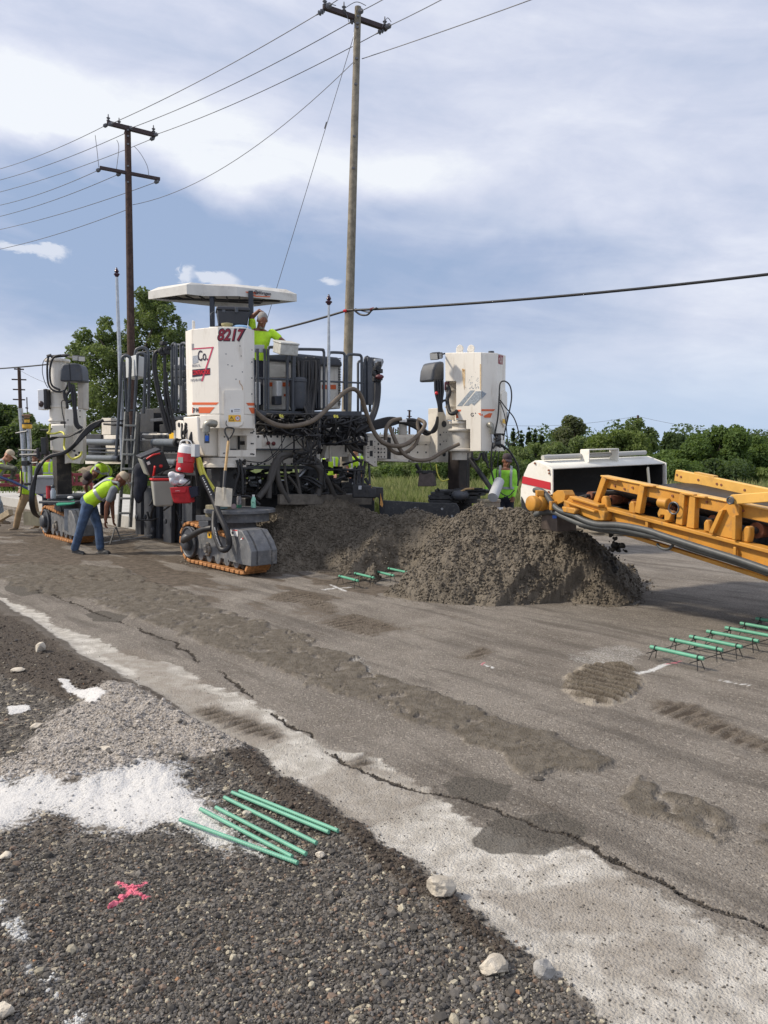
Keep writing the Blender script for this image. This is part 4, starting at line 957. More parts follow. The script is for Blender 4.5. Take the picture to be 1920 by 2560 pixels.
mb = MB(); pbox(mb, 892, 914, 1090, 1106, FP(.1), .3); mb.build('pipe_stub', CREAM, PV, bevel=.02)
# centre link frame
mb = MB(); pbox(mb, 829, 872, 1102, 1142, FP(.25), .4); pbox(mb, 824, 831, 1086, 1154, FP(.1), .1); a, b = trace([(810, 1146), (818, 1112), (824, 1112), (824, 1146)], FP(.12), .1); mb.prism(a, b); pbox(mb, 872, 881, 1135, 1154, FP(.2), .2)
mb.tube(smooth_path([PL(826, 1090, FP(.1)), PL(822, 1078, FP(.1)), PL(829, 1072, FP(.15)), PL(840, 1072, FP(.3))]), .05, 10)
mb.build('link_frame', CREAMD, PV, bevel=.006)
mb = MB(); pbox(mb, 831, 870, 1098, 1102, FP(.2), .4); pbox(mb, 864, 867, 1106, 1130, FP(.23), .05); mb.build('link_trim', BLKM, PV)
# ---- main frame girder (white, two steps)
mb = MB(); a, b = trace([(638, 1087), (796, 1087), (808, 1122), (638, 1122)], FP(.15), .5); mb.prism(a, b); mf = mb.build('frame_girder', CREAM, PV, bevel=.008)
mb = MB(); pbox(mb, 596, 800, 1125, 1163, FP(.25), .5); pbox(mb, 792, 801, 1123, 1160, FP(.2), .05); mb.build('frame_girder', CREAM, PV, bevel=.006)
mb = MB(); pbox(mb, 640, 800, 1122.5, 1125.5, FP(.12), .5); pbox(mb, 590, 802, 1165, 1173, FP(.1), .6); mb.build('girder_flange', CHAR, PV, bevel=.004)
mb = MB()
for x_ in range(645, 800, 16): p_ = PL(x_, 1091.5, FP(.15)); mb.cyl(p_ - V3 * .01, p_ + V3 * .01, .018, n=10)
for x_ in range(610, 795, 17): p_ = PL(x_, 1160, FP(.25)); mb.cyl(p_ - V3 * .01, p_ + V3 * .01, .016, n=10)
mb.build('bolt_hole', BLKM, mf)
for x_, y_ in ((671, 1108), (684, 1109)): MB().ball(PL(x_, y_, FP(.1)), (.032, .032, .032)).build('red_knob', mat('dull_red', (.16, .03, .03), .5), PV)
# left side frame, cylinders
mb = MB()
for x0, x1, y0, y1 in ((213, 300, 1088, 1098), (253, 300, 1098, 1158), (392, 432, 1083, 1090), (388, 436, 1090, 1160), (213, 302, 1148, 1160)): pbox(mb, x0, x1, y0, y1, SP(.55), .3)
pbox(mb, 355, 392, 1084, 1112, SP(.6), .2)
mb.build('side_frame', CREAM, PV, bevel=.008)
mb = MB()
for x_, y_ in ((420, 1120), (428, 1121), (418, 1132), (430, 1132), (420, 1142), (222, 1093), (235, 1093), (248, 1093)): p_ = PL(x_, y_, SP(.55)); mb.cyl(p_ - U3 * .01, p_ + U3 * .01, .02, n=8)
mb.build('bolt_heads', BLKM, PV)
mb = MB(); pbox(mb, 395, 480, 1098, 1114, SP(.5), .1); mb.build('yellow_panel', YEL, PV) if False else None
def cylpx(name, x0, y0, x1, y1, pl, r, m, rod=None):
    a, b = PL(x0, y0, pl), PL(x1, y1, pl); o = MB().cyl(a, b, r, n=20).build(name, m, PV, bevel=.006)
    if rod: MB().cyl(b, PL(rod[0], rod[1], pl), r * .5, n=14).build('cylinder_rod', BLKM, o); MB().lathe(b, [(r * 1.12, -.05), (r * 1.12, .02)], 18, (b - a)).build('gland', BLKM, o)
    return o
STEELG = mat('cylinder_grey', (.13, .15, .17), .4, var=.12, vscale=5, dirt=(.22, .2, .18), damt=.3, dscale=12)
cylpx('hydraulic_cylinder', 217, 1105, 297, 1106, SP(.3), .065, STEELG, (205, 1105)); cylpx('hydraulic_cylinder', 217, 1145, 302, 1146, SP(.3), .065, STEELG, (205, 1144))
cylpx('hydraulic_cylinder', 384, 1106, 444, 1106, SP(.35), .065, STEELG, (475, 1107)); cylpx('hydraulic_cylinder', 400, 1155, 446, 1156, SP(.4), .06, STEELG, (475, 1156))
cylpx('linkage_bar', 222, 1122, 300, 1122, SP(.35), .018, RAIL); cylpx('linkage_bar', 222, 1130, 300, 1132, SP(.4), .018, RAIL)
mb = MB(); pbox(mb, 220, 252, 1112, 1142, SP(.45), .1); pbox(mb, 338, 392, 1080, 1100, SP(.62), .3); pbox(mb, 214, 252, 1085, 1098, SP(.5), .1); pbox(mb, 352, 440, 1087, 1096, SP(.52), .1)
mb.build('valve_bank', BLKM, PV, bevel=.01)
mb = MB(); pbox(mb, 254, 277, 1045, 1087, SP(.3), .12); mb.build('hose_bracket', CREAMD, PV, bevel=.006)
mb = MB(); a, b = trace([(434, 1078), (434, 1063), (438, 1054), (446, 1050), (455, 1053), (460, 1062), (474, 1065), (474, 1098), (434, 1098)], SP(.35), .08); mb.prism(a, b); lg = mb.build('link_lug', CREAM, PV, bevel=.01)
p_ = PL(448, 1062, SP(.35)); MB().cyl(p_ - U3 * .01, p_ + U3 * .02, .04).build('pin_hole', BLKM, lg)
mb = MB(); pbox(mb, 423, 434, 1082, 1098, SP(.45), .03); mb.build('yellow_label', YEL, PV)
# side mould plates (black uprights between the tracks) and the mould itself
mb = MB()
for x0, x1, y0, y1, kq in ((338, 352, 1225, 1358, .9), (360, 378, 1215, 1364, .8), (383, 398, 1200, 1368, .9), (408, 428, 1240, 1372, .75), (455, 480, 1215, 1372, .7), (436, 450, 1190, 1374, .9)): pbox(mb, x0, x1, y0, y1, SP(kq), .08)
mb.build('mould_brackets', CHAR, PV, bevel=.01)
mb = MB()
for x_, y_ in ((365, 1292), (383, 1325), (415, 1303), (460, 1308), (343, 1293)): p_ = PL(x_, y_, SP(.68)); mb.lathe(p_, [(.05, 0), (.05, .03), (.02, .04)], 12, -U3)
mb.build('bolt_heads', CHAR, PV)
def wbox(u0, u1, v0, v1, z0, z1):
    return MB().prism([A0 + U3 * a + V3 * b + ZU * z0 for a, b in ((u0, v0), (u1, v0), (u1, v1), (u0, v1))], ZU * (z1 - z0))
wbox(1.05, 3.75, 1.3, 4.6, .06, 1.12).build('mould', BLKM, PV, bevel=.02)
wbox(.95, 3.7, 1.0, 1.2, .3, .95).build('strike_off_plate', BLKM, PV, bevel=.02)
wbox(.98, 1.04, 1.2, 4.9, .15, 1.68).build('side_form', BLKM, PV, bevel=.01)
wbox(.5, 3.1, .5, 4.6, 1.72, 1.95).build('chassis', BLKM, PV, bevel=.02)
wbox(.4, .9, 1.6, 4.6, 1.3, 1.7).build('chassis_rail', BLKM, PV, bevel=.02)
mb = MB(); r7 = random.Random(9)
for i in range(46):                         # vibrator brackets, pins and ram bodies under the frame
    u_ = r7.uniform(.4, 3.2); v_ = r7.uniform(.5, 1.0); z_ = r7.uniform(1.0, 1.55)
    if i % 3 == 0: mb.cyl(A0 + U3 * u_ + V3 * v_ + ZU * z_, A0 + U3 * (u_ + r7.uniform(.1, .4)) + V3 * v_ + ZU * (z_ + r7.uniform(-.1, .1)), r7.uniform(.02, .05), n=10)
    else: mb.box(A0 + U3 * u_ + V3 * v_ + ZU * z_, (r7.uniform(.05, .25), r7.uniform(.05, .2), r7.uniform(.05, .25)), rz=.69)
mb.build('under_frame_fittings', BLKM, PV, bevel=.006)
for x0, y0, x1, y1 in ((622, 1195, 650, 1192), (626, 1207, 642, 1206), (746, 1192, 762, 1175)): MB().cyl(P(x0, y0, 12.2), P(x1, y1, 12.3), .03, n=12).build('bright_fitting', GALV, PV)

# ---- operator platform, engine housing
wbox(.75, 3.05, .35, 4.3, 2.30, 2.36).build('platform_floor', CHAR, PV, bevel=.008)
mb = MB(); pbox(mb, 640, 905, 1028, 1040, FP(.3), .12); mb.build('platform_edge', CHAR, PV, bevel=.01)
mb = MB(); pbox(mb, 382, 482, 1021, 1033, SP(.8), .1); pbox(mb, 350, 384, 1022, 1082, SP(.85), .2); mb.build('platform_edge', BLKM, PV, bevel=.01)
wbox(.8, 2.95, .5, 4.0, 1.95, 2.25).build('lower_deck', BLKM, PV, bevel=.02)
wbox(2.6, 3.0, .38, .5, 1.9, 2.29).build('deck_box', BLKM, PV, bevel=.01)
eg = FP(.75)
mb = MB(); a, b = trace([(660, 890), (735, 890), (735, 1025), (660, 1025)], eg, 1.4); mb.prism(a, b); en = mb.build('engine_housing', CREAM, PV, bevel=.02)
mb = MB(); pbox(mb, 792, 852, 905, 1022, FP(.8), 1.3); mb.build('engine_side', CREAM, en, bevel=.02)
mb = MB(); pbox(mb, 735, 803, 896, 1025, FP(.78), 1.3); mb.build('radiator_grille', BLKM, en, bevel=.02)
mb = MB(); a, b = trace([(662, 888), (738, 883), (800, 889), (845, 893), (856, 905), (857, 916), (800, 914), (733, 906), (662, 901)], FP(.68), 1.5); mb.prism(a, b); mb.build('engine_lid', CHAR, en, bevel=.03, seg=3)
mb = MB(); pbox(mb, 672, 718, 914, 944, FP(.70), .06); mb.build('access_panel', CREAMD, en, bevel=.006)
mb = MB(); pbox(mb, 659, 736, 956, 966, FP(.742), .01); pbox(mb, 659, 724, 945, 955, FP(.745), .004) if False else None; pbox(mb, 806, 840, 962, 973, FP(.79), .01); pbox(mb, 710, 716, 985, 991, FP(.742), .01); mb.build('orange_stripe', ORNG, en, smooth=0)
mb = MB()
for y_ in range(895, 1015, 4): pbox(mb, 847, 853, y_, y_ + 2, FP(.78), .1)
mb.build('louvre', BLKM, en)
mb = MB()
for i, x_ in enumerate(range(742, 802, 6)): pbox(mb, x_, x_ + 2.5, 900, 1020, FP(.74), .05)
mb.build('grille_bars', CHAR, en)
mb = MB(); pbox(mb, 692, 707, 952, 991, FP(.5), .15); mb.build('filter_housing', WHT, PV, bevel=.02); mb = MB(); pbox(mb, 688, 705, 990, 1012, FP(.5), .12); mb.build('filter_base', CHAR, PV, bevel=.01)
MB().lathe(P(745, 1022, 12.6), [(.12, 0), (.14, .05), (.14, .42), (.15, .43), (.15, .47), (.12, .5)], 20).build('air_cleaner', CHAR, PV)
mb = MB(); pbox(mb, 634, 652, 955, 1012, FP(.55), .3); mb.build('switch_cabinet', WHT, PV, bevel=.01)
mb = MB(); pbox(mb, 632, 661, 862, 881, FP(.35), .03); mb.build('sign_plate', GREYBOX, PV, bevel=.004)
# rails: inverted U tubes
def urail(x0, x1, yt, yb, pl, r=.024, lean=0):
    q_ = .0; r_ = 7
    pts = [(x0, yb), (x0 + lean, yt + r_), (x0 + lean + 2, yt + 2.5), (x0 + lean + r_, yt), (x1 - r_, yt + 1), (x1 - 2, yt + 3.5), (x1, yt + r_ + 1), (x1, yb)]
    pp_ = [PL(a, b, pl) for a, b in pts]; sm = [pp_[0]] + smooth_path(pp_[1:-1], 4) + [pp_[-1]]
    return MB().tube(sm, r, 10).build('guard_rail', RAIL, PV, smooth=60)
r1_ = FP(.32)
urail(670, 733, 868, 1024, r1_); urail(736, 810, 873, 1024, r1_); urail(822, 862, 881, 1024, r1_); urail(867, 904, 886, 1030, r1_); urail(895, 907, 902, 1030, FP(1.0)); urail(912, 925, 892, 1030, r1_)
for x_ in (644, 662): MB().tube([PL(x_, 872, r1_), PL(x_, 1026, r1_)], .022, 8).build('guard_rail', RAIL, PV, smooth=60)
MB().tube([PL(640, 945, r1_), PL(915, 958, r1_)], .016, 8).build('mid_rail', RAIL, PV, smooth=60)
MB().tube([PL(718, 880, r1_), PL(718, 1030, r1_)], .026, 8).build('guard_rail', CHAR, PV, smooth=60)
MB().tube([PL(732, 870, r1_), PL(732, 1100, r1_)], .03, 8).build('post', CHAR, PV, smooth=60)
# left side rails
for x0, x1, yt, yb, pl in ((378 + 52, 441, 858, 1028, SP(.8)), (452, 470, 858, 1030, SP(.75))): urail(x0, x1 + 0, yt, yb, pl, .026)
urail(436, 458, 862, 1030, SP(.95))
# rails around the ladder head
def tubepx(name, pts, Y_, r, m=RAIL, par=None):
    pp_ = [P(a, b, Y_ if not isinstance(Y_, list) else Y_[i]) for i, (a, b) in enumerate(pts)]
    return MB().tube(smooth_path(pp_, 4) if len(pp_) > 2 else pp_, r, 10).build(name, m, par or PV, smooth=60)
tubepx('hand_rail', [(290, 1140), (296, 1050), (301, 960), (304, 905), (307, 893), (314, 889), (322, 892), (326, 902), (324, 960), (321, 1030)], 14.0, .028)
tubepx('hand_rail', [(329, 1140), (335, 1050), (340, 960), (343, 892), (347, 885), (354, 883), (361, 886), (364, 895), (362, 960), (359, 1034)], 14.0, .028)
tubepx('hand_rail', [(337, 915), (339, 880), (346, 871), (360, 869), (368, 876), (371, 890), (372, 960), (371, 1022)], 14.5, .028)
for (x0, x1) in ((300, 316), (310, 330)): tubepx('hand_rail', [(x0, 905), (x1 - 5, 1150)], 14.4, .03)
# ladder
lad = MB()
def Lx(y): return 316 - (y - 1020) * .064
def Rx(y): return 345 - (y - 1020) * .066
for fx, w_ in ((Lx, .03), (Rx, .03)): lad.bar(P(fx(1030), 1030, 13.95), P(fx(1318), 1318, 13.7), .03, .075)
for i, y_ in enumerate((1064, 1100, 1136, 1172, 1208, 1246, 1283)): lad.bar(P(Lx(y_), y_, 13.95 - (y_ - 1030) / 288 * .25), P(Rx(y_), y_, 13.95 - (y_ - 1030) / 288 * .25), .09, .035)
lad.build('ladder', mat('ladder_steel', (.23, .235, .225), .6, .3, var=.2, vscale=20, dirt=(.28, .25, .2), damt=.5, dscale=20), PV, bevel=.004)
mb = MB().prism([P(x, y, 14.1) for x, y in [(340, 1035), (349, 1035), (346, 1165), (334, 1165)]], (0, .06, 0)); mb.build('ladder_side', CHAR, PV, bevel=.004)
tubepx('platform_bar', [(311, 1060), (313, 1036), (318, 1027), (334, 1026)], 14.0, .018)
# electrical box beside the ladder
mb = MB().prism([P(314, 888, 14.3), P(340, 888, 13.85), P(360, 890, 14.2), P(360, 937, 14.2), P(340, 939, 13.85), P(314, 935, 14.3)][:0] or [Vector((*XY(314, 900, 14.35), P(340, 939, 13.9).z)), Vector((*XY(340, 900, 13.95), P(340, 939, 13.9).z)), Vector((*XY(362, 900, 14.3), P(340, 939, 13.9).z)), Vector((*XY(338, 900, 14.8), P(340, 939, 13.9).z))], (0, 0, P(340, 886, 13.9).z - P(340, 939, 13.9).z))
mb.build('control_box', mat('pale_box', (.60, .62, .62), .4), PV, bevel=.01)
# prism masts with prisms
def mast(pts, Y_, r0, name='survey_mast'):
    pp_ = [P(a, b, Y_) for a, b in pts]; n_ = len(pp_)
    o = MB().tube(pp_, [r0 * (.55 + .45 * (i / (n_ - 1))) for i in range(n_)], 10).build(name, GALV, PV, smooth=60)
    t_ = pp_[0]; mb = MB().lathe(t_, [(.02, 0), (.035, .02), (.042, .05), (.025, .08), (.042, .10), (.03, .13), (.015, .15), (.012, .17)], 10)
    for k_ in range(6): a_ = k_ * math.pi / 3; mb.ball(t_ + Vector((math.cos(a_) * .035, math.sin(a_) * .035, .05)), .020, 6, 5)
    mb.build('survey_prism', mat('prism_dark', (.035, .008, .02), .25), o); return o
mast([(292, 693), (295, 790), (299, 885), (303, 1000), (306, 1150)], 14.2, .045); mast([(822, 763), (822, 870), (821, 1024)], 12.6, .032)
# left platform hoses and control head
for pts in ([(418, 1080), (398, 1000), (385, 930), (384, 895), (391, 879), (400, 878)], [(425, 1085), (405, 1010), (391, 940), (388, 905), (392, 885)], [(430, 1080), (414, 1000), (412, 930), (411, 870)], [(438, 1075), (420, 990), (415, 930)]):
    hose([P(a, b, 13.3) for a, b in pts], .028)
mb = MB(); r8 = random.Random(3)
for _ in range(12): mb.box(P(r8.uniform(402, 424), r8.uniform(858, 884), 13.3), (.09, .09, .06), rz=r8.random())
mb.build('valve_cluster', BLK, PV, bevel=.01)
for i in range(5): MB().tube([P(402 + i * 1.6, 866, 13.3), P(401 + i * 1.6, 850, 13.3)], .004, 5).build('antenna', BLK, PV)
mb = MB(); pbox(mb, 428, 458, 893, 1000, SP(1.0), .05); mb.build('white_panel', WHT, PV, bevel=.02)
mb = MB()
for x0, x1, y0, y1 in ((433, 452, 912, 925), (432, 456, 926, 945), (434, 458, 946, 962), (448, 464, 955, 968)): pbox(mb, x0, x1, y0, y1, SP(.9), .15)
mb.build('operator_seat', CHAR, PV, bevel=.02)
MB().cyl(P(458, 965, 13.2), P(458, 1028, 13.2), .045, n=14).build('seat_post', CHAR, PV)
mb = MB(); pbox(mb, 462, 476, 918, 931, SP(.5), .1); mb.build('bracket', mat('dark_brown_steel', (.04, .025, .02), .5), PV, bevel=.01)
# console box at the rail corner
c_ = P(714, 872, 12.1)
Mx = Matrix.Rotation(.55, 3, 'Z') @ Matrix.Rotation(.25, 3, 'X')
cb = MB().box(c_, (.30, .30, .16), rot=Mx).build('console_box', mat('dusty_white_box', (.50, .50, .46), .5, var=.15, vscale=15, dirt=(.3, .26, .2), damt=.5, dscale=20), PV, bevel=.012)
MB().box(c_ + Mx @ Vector((0, 0, .095)), (.32, .32, .03), rot=Mx).build('lid', MT['dusty_white_box'], cb, bevel=.01)
# hose rack at the right end of the platform
mb = MB(); pe_ = FP(.25); a, b = trace([(920, 893), (932, 893), (933, 1012), (920, 1012)], pe_, .12); mb.prism(a, b); a, b = trace([(932, 893), (958, 897), (960, 905), (950, 930), (940, 962), (938, 1012), (933, 1012)], FP(.3), .1); mb.prism(a, b); mb.build('hose_rack', CHAR, PV, bevel=.01)
mb = MB()
for _ in range(16): mb.box(P(r8.uniform(934, 950), r8.uniform(905, 950), 12.7), (.07, .08, .07), rz=r8.random())
mb.build('valve_cluster', BLKM, PV, bevel=.008)
mb = MB(); pbox(mb, 938, 957, 897, 915, FP(.24), .05); mb.build('rack_cap', GREYBOX, PV, bevel=.01); MB().ball(P(949, 942, 12.6), (.07, .05, .04)).build('red_valve', MT['maroon'], PV)
for i, (x0, x1) in enumerate(((936, 941), (940, 944), (944, 948))): hose([P(x0, 920, 12.75), P(x0 + 4, 970, 12.7), P(x1 - 6, 1020, 12.6), P(x1 - 25, 1060, 12.4), P(880, 1085, 12.3)], .032)

# ---- canopy
zc = 4.25
rimb = [G(x, y, zc) for x, y in [(371, 748), (467, 735), (508, 740), (593, 740), (742, 754), (619, 768.5), (568, 770)]]
rimt = [Vector((p.x, p.y, zc + h_)) for p, h_ in zip(rimb, (.125, .15, .18, .15, .125, .10, .10))]
cen = sum(rimb, Vector()) / len(rimb)
mb = MB(); n_ = len(rimb)
top2 = [cen + (p - cen) * .86 + ZU * 0 for p in rimt]; top2 = [Vector((p.x, p.y, zc + .20)) for p in top2]
inb = [cen + (p - cen) * .965 for p in rimb]; inb = [Vector((p.x, p.y, zc + .0)) for p in inb]; inu = [Vector((p.x, p.y, zc + .10)) for p in inb]
vs = rimb + rimt + top2 + [Vector((cen.x, cen.y, zc + .24))] + inb + inu + [Vector((cen.x, cen.y, zc + .12))]
fs = []
for i in range(n_):
    j = (i + 1) % n_
    fs += [(i, j, n_ + j, n_ + i), (n_ + i, n_ + j, 2 * n_ + j, 2 * n_ + i), (2 * n_ + i, 2 * n_ + j, 3 * n_), (3 * n_ + 1 + i, 3 * n_ + 1 + j, j, i), (4 * n_ + 1 + i, 4 * n_ + 1 + j, 3 * n_ + 1 + j, 3 * n_ + 1 + i), (5 * n_ + 1, 4 * n_ + 1 + j, 4 * n_ + 1 + i)]
mb.add(vs, fs); cano = mb.build('canopy', mat('canopy_fabric', (.62, .60, .55), .75, var=.10, vscale=3, dirt=(.30, .26, .21), damt=.55, dscale=4, bump=.5, bscale=5), PV, smooth=20)
mb = MB()
ea = (rimb[4] - rimb[0]).normalized()
for i in range(9):
    t_ = (i + .5) / 9; a = inb[0].lerp(inb[1], t_) if False else rimb[0].lerp(rimb[1], .1).lerp(rimb[3].lerp(rimb[4], .6), t_); b = rimb[0].lerp(rimb[6], .2).lerp(rimb[5].lerp(rimb[4], .4), t_)
    mb.bar(a + ZU * .05, b + ZU * .05, .02, .03)
for s_ in (.3, .7): mb.bar(rimb[0].lerp(rimb[6], s_ * .3) + ZU * .04, rimb[4].lerp(rimb[5], 1 - s_) + ZU * .04, .03, .03)
mb.build('canopy_rib', BLKM, cano)
for x_ in (531, 628): p_ = P(x_, 800, 12.9); MB().box((p_.x, p_.y, (zc + .1 + 2.36) / 2), (.075, .075, zc - 2.26)).build('canopy_post', mat('post_navy', (.02, .026, .038), .4), PV, bevel=.008)
a, b = rimb[3], rimb[4]; rr_ = (b - a).normalized(); rr_.z = 0; nn_ = rr_.cross(ZU)
fC = (a, rr_, nn_, (a.x, a.y, rr_.x, rr_.y))
ftext('canopy_lettering', 'Wirtgen', 659.5, 733.5, fC, 7.5, NAVYO, cano, .012, wscale=1.0, bold=.015)
decal('canopy_stripe', [(613, 729), (637, 730.5), (641, 735), (637, 736), (634, 733.5), (616, 732)], fC, ORNG, cano, .010); decal('canopy_stripe', [(637, 737), (640, 739.5), (675, 741), (675, 743), (637, 742), (632, 737)], fC, ORNG, cano, .010)
p_ = PL(639.5, 731, fC[3]) + nn_ * .012; MB().tube([p_ + (rr_ * math.cos(t) + ZU * math.sin(t)) * .026 for t in [i * math.pi / 8 for i in range(16)]], .006, 6, closed=True).build('canopy_emblem', NAVYO, cano); MB().ball(p_, .01).build('canopy_emblem', NAVYO, cano)

# ---- left rear tower (round housing)
cC = Vector((P(141, 1000, 15.0).x, 15.1, 0)); zT = lambda y: P(141, y, 15.0).z
mb = MB().lathe(cC, [(.17, zT(1125)), (.175, zT(1054)), (.20, zT(1053)), (.20, zT(1049)), (.172, zT(1048)), (.172, zT(1020)), (.19, zT(1019)), (.19, zT(1014)), (.165, zT(1013)), (.165, zT(982)), (.18, zT(981)), (.18, zT(977)), (.155, zT(976)), (.155, zT(905)), (.235, zT(903)), (.235, zT(897)), (.1, zT(896))], 28)
twC = mb.build('leg_tower', CREAM, PV, bevel=.004)
mb = MB(); pl_ = FP(4.2)
plC = (P(163, 1000, 14.9).x, 14.9, .9, .2)
a = [PL(x, y, plC) for x, y in [(162, 1023), (207, 1023), (208, 1140), (200, 1160), (172, 1157), (162, 1160)]]; mb.prism(a, (-.05, .3, 0)); pc_ = mb.build('swing_bracket', CREAM, PV, bevel=.008)
mb = MB().prism([PL(x, y, plC) for x, y in [(193, 950), (208, 952), (208, 1023), (193, 1023)]], (0, .3, 0)); mb.build('tower_sleeve', mat('cream_grey', (.55, .50, .43), .5, var=.1), PV, bevel=.02)
mb = MB()
for x_, y_ in ((200, 1027), (200, 1042), (186, 1127), (190, 1138), (180, 1125), (198, 1132), (170, 1050), (170, 1098), (196, 1064)): p_ = PL(x_, y_, plC); mb.cyl(p_ + Vector((0, -.006, 0)), p_ + Vector((0, .02, 0)), .022 if y_ > 1100 else .012, n=10)
mb.build('bolt_hole', BLKM, pc_)
mb = MB(); a = [PL(x, y, (P(150, 930, 14.7).x, 14.7, 1, .1)) for x, y in [(149, 953), (150, 925), (156, 910), (170, 908), (184, 907), (198, 910), (204, 922), (206, 954)]]; mb.prism(a, (0, .35, 0)); mc = mb.build('motor_cover', CHAR, PV, bevel=.03, seg=3)
mb = MB().prism([PL(x, y, (P(150, 930, 14.69).x, 14.69, 1, .1)) for x, y in [(172, 910), (174, 910), (177, 952), (175, 952)]], (0, .02, 0)); mb.build('cover_seam', BLK, mc)
mb = MB(); mb.box(P(133, 1068, 14.8), (.1, .1, .14)); mb.box(P(158, 1060, 14.8), (.07, .1, .1)); mb.box(P(125, 1075, 14.9), (.3, .2, .03)); mb.build('lower_fittings', BLKM, PV, bevel=.01)
mb = MB(); a = [PL(x, y, (P(130, 1000, 14.6).x, 14.6, 1, .0)) for x, y in [(125, 1060), (165, 1060), (165, 1105), (164, 1132), (130, 1128), (126, 1090)]]; mb.prism(a, (0, .35, 0)); mb.build('tower_base', CREAM, PV, bevel=.03)
mb = MB(); mb.box(P(108, 1000, 14.9), (.12, .2, .38)); mb.build('switch_box', WHT, PV, bevel=.01); mb = MB().box(P(118, 998, 14.9), (.08, .2, .38)); mb.build('switch_box', BLK, PV, bevel=.02)
MB().ball(P(103, 1010, 14.8), (.05, .05, .06)).build('horn', mat('horn_dark', (.05, .03, .03), .3), PV)
lamp(P(190, 895, 14.6), (.2, -1, -.2), .10, P(170, 893, 14.8)); lamp(P(203, 897, 14.6), (.6, -1, -.2), .10)
mb = MB(); a_ = P(120, 890, 15.0)
for x0, x1 in ((118, 128), (128, 150), (150, 172)): mb.tube([P(x0, 890 + (x0 % 3), 14.9), P(x1, 888 + (x1 % 4), 14.9)], .03, 8)
mb.build('top_hoses', BLK, PV)
for pts in ([(121, 890), (118, 920), (120, 955), (128, 972), (143, 979), (160, 977), (168, 965), (172, 955)], [(152, 888), (135, 893), (126, 915), (125, 945), (131, 965), (150, 975)], [(118, 893), (108, 905), (106, 930), (112, 955), (120, 970)]):
    hose([P(a, b, 14.75) for a, b in pts], .02 if pts[0][0] != 118 else .007)
for pts in ([(172, 955), (174, 975), (166, 990), (168, 1015), (166, 1020)], [(160, 975), (162, 995), (170, 1005), (178, 1000)], [(178, 960), (181, 990), (186, 1030), (188, 1060), (198, 1072)], [(183, 962), (187, 990), (189, 1030), (194, 1060), (205, 1070)], [(162, 1000), (154, 1005), (156, 1030), (160, 1050), (162, 1070)]):
    hose([P(a, b, 14.55) for a, b in pts], .028 if pts[0][0] != 162 else .01)
# long hose bundle sweeping from the bracket down in front of the rear track
for i in range(5):
    o_ = i * 3
    hose([P(258 - o_, 1050 + o_, 14.2), P(228, 1062 + o_, 14.2), P(204 + o_ * .3, 1085 + o_ * .6, 14.1), P(185, 1110 + o_ * .5, 14.0), P(160, 1130 + o_ * .3, 13.9), P(125, 1140 + o_ * .2, 13.9), P(101 - o_ * .4, 1165, 13.8), P(80 + o_ * .5, 1215, 13.8), P(76 + o_ * .6, 1255, 13.8), P(83 + o_ * .5, 1282, 14.0), P(97, 1292, 14.4)], .026, n=8)
for i in range(4): hose([P(252, 1052 + i * 4, 14.3), P(225 - i * 3, 1070 + i * 2, 14.2), P(205, 1080 - i * 2, 14.2), P(186 - i * 5, 1083 + i * 3, 14.2), P(150 - i * 6, 1092, 14.3), P(126, 1100, 14.4)], .014)
hose([P(258, 1054, 14.2), P(300, 1052, 14.1), P(318, 1050, 14.2)], .014); hose([P(260, 1060, 14.2), P(290, 1062, 14.1), P(318, 1064, 14.2)], .02)
hose([P(125, 1060, 14.4), P(124, 1078, 14.4), P(119, 1083, 14.4), P(135, 1084, 14.4), P(153, 1080, 14.4), P(161, 1088, 14.3), P(160, 1115, 14.3), P(165, 1128, 14.2), P(178, 1146, 14.2), P(196, 1142, 14.2)], .018, YH)
hose([P(180, 1148, 14.2), P(186, 1147, 14.2), P(200, 1140, 14.2), P(204, 1130, 14.3)], .02, YH)
# grey masts and yellow positioning sensor beside the rear tower
for pts, r_ in (([(51, 1021), (56, 1080), (62, 1180)], .045), ([(70, 1068), (73, 1100), (76, 1225)], .045)): MB().tube([P(a, b, 14.9) for a, b in pts], r_, 12).build('sensor_mast', GALV, PV, smooth=60)
c_ = P(68, 1072, 14.9); sn = MB().lathe(c_, [(.07, 0), (.09, .02), (.09, .09), (.05, .11), (.05, .17), (.06, .18)], 14).build('position_sensor', mat('sensor_yellow', (.72, .42, .04), .4, var=.15, vscale=20), PV)
MB().lathe(c_ + ZU * .20, [(.05, 0), (.05, .04), (.085, .05), (.085, .065), (.03, .075)], 14).build('antenna_disc', mat('rust_disc', (.25, .15, .09), .5), sn); MB().lathe(c_ + ZU * .085, [(.092, 0), (.092, .03)], 14).build('band', BLK, sn)
for a, b in (((48, 1125), (93, 1126)), ((50, 1137), (95, 1136)), ((40, 1083), (68, 1078)), ((60, 1160), (95, 1156))): MB().tube([P(*a, 14.8), P(*b, 14.7)], .018, 6).build('cross_bar', RAIL, PV)
mb = MB(); mb.box(P(112, 1115, 14.5), (.1, .12, .32)); mb.box(P(64, 1158, 14.7), (.12, .1, .1)); mb.box(P(95, 1132, 14.6), (.05, .05, .18)); mb.box(P(70, 1210, 14.7), (.12, .08, .05)); mb.build('sensor_bracket', BLKM, PV, bevel=.01)
for pts in ([(48, 1128), (46, 1140), (60, 1142), (80, 1138), (100, 1145), (110, 1140)], [(52, 1170), (55, 1200), (52, 1235), (47, 1242)], [(115, 1100), (120, 1080), (130, 1070)]): hose([P(a, b, 14.6) for a, b in pts], .012)

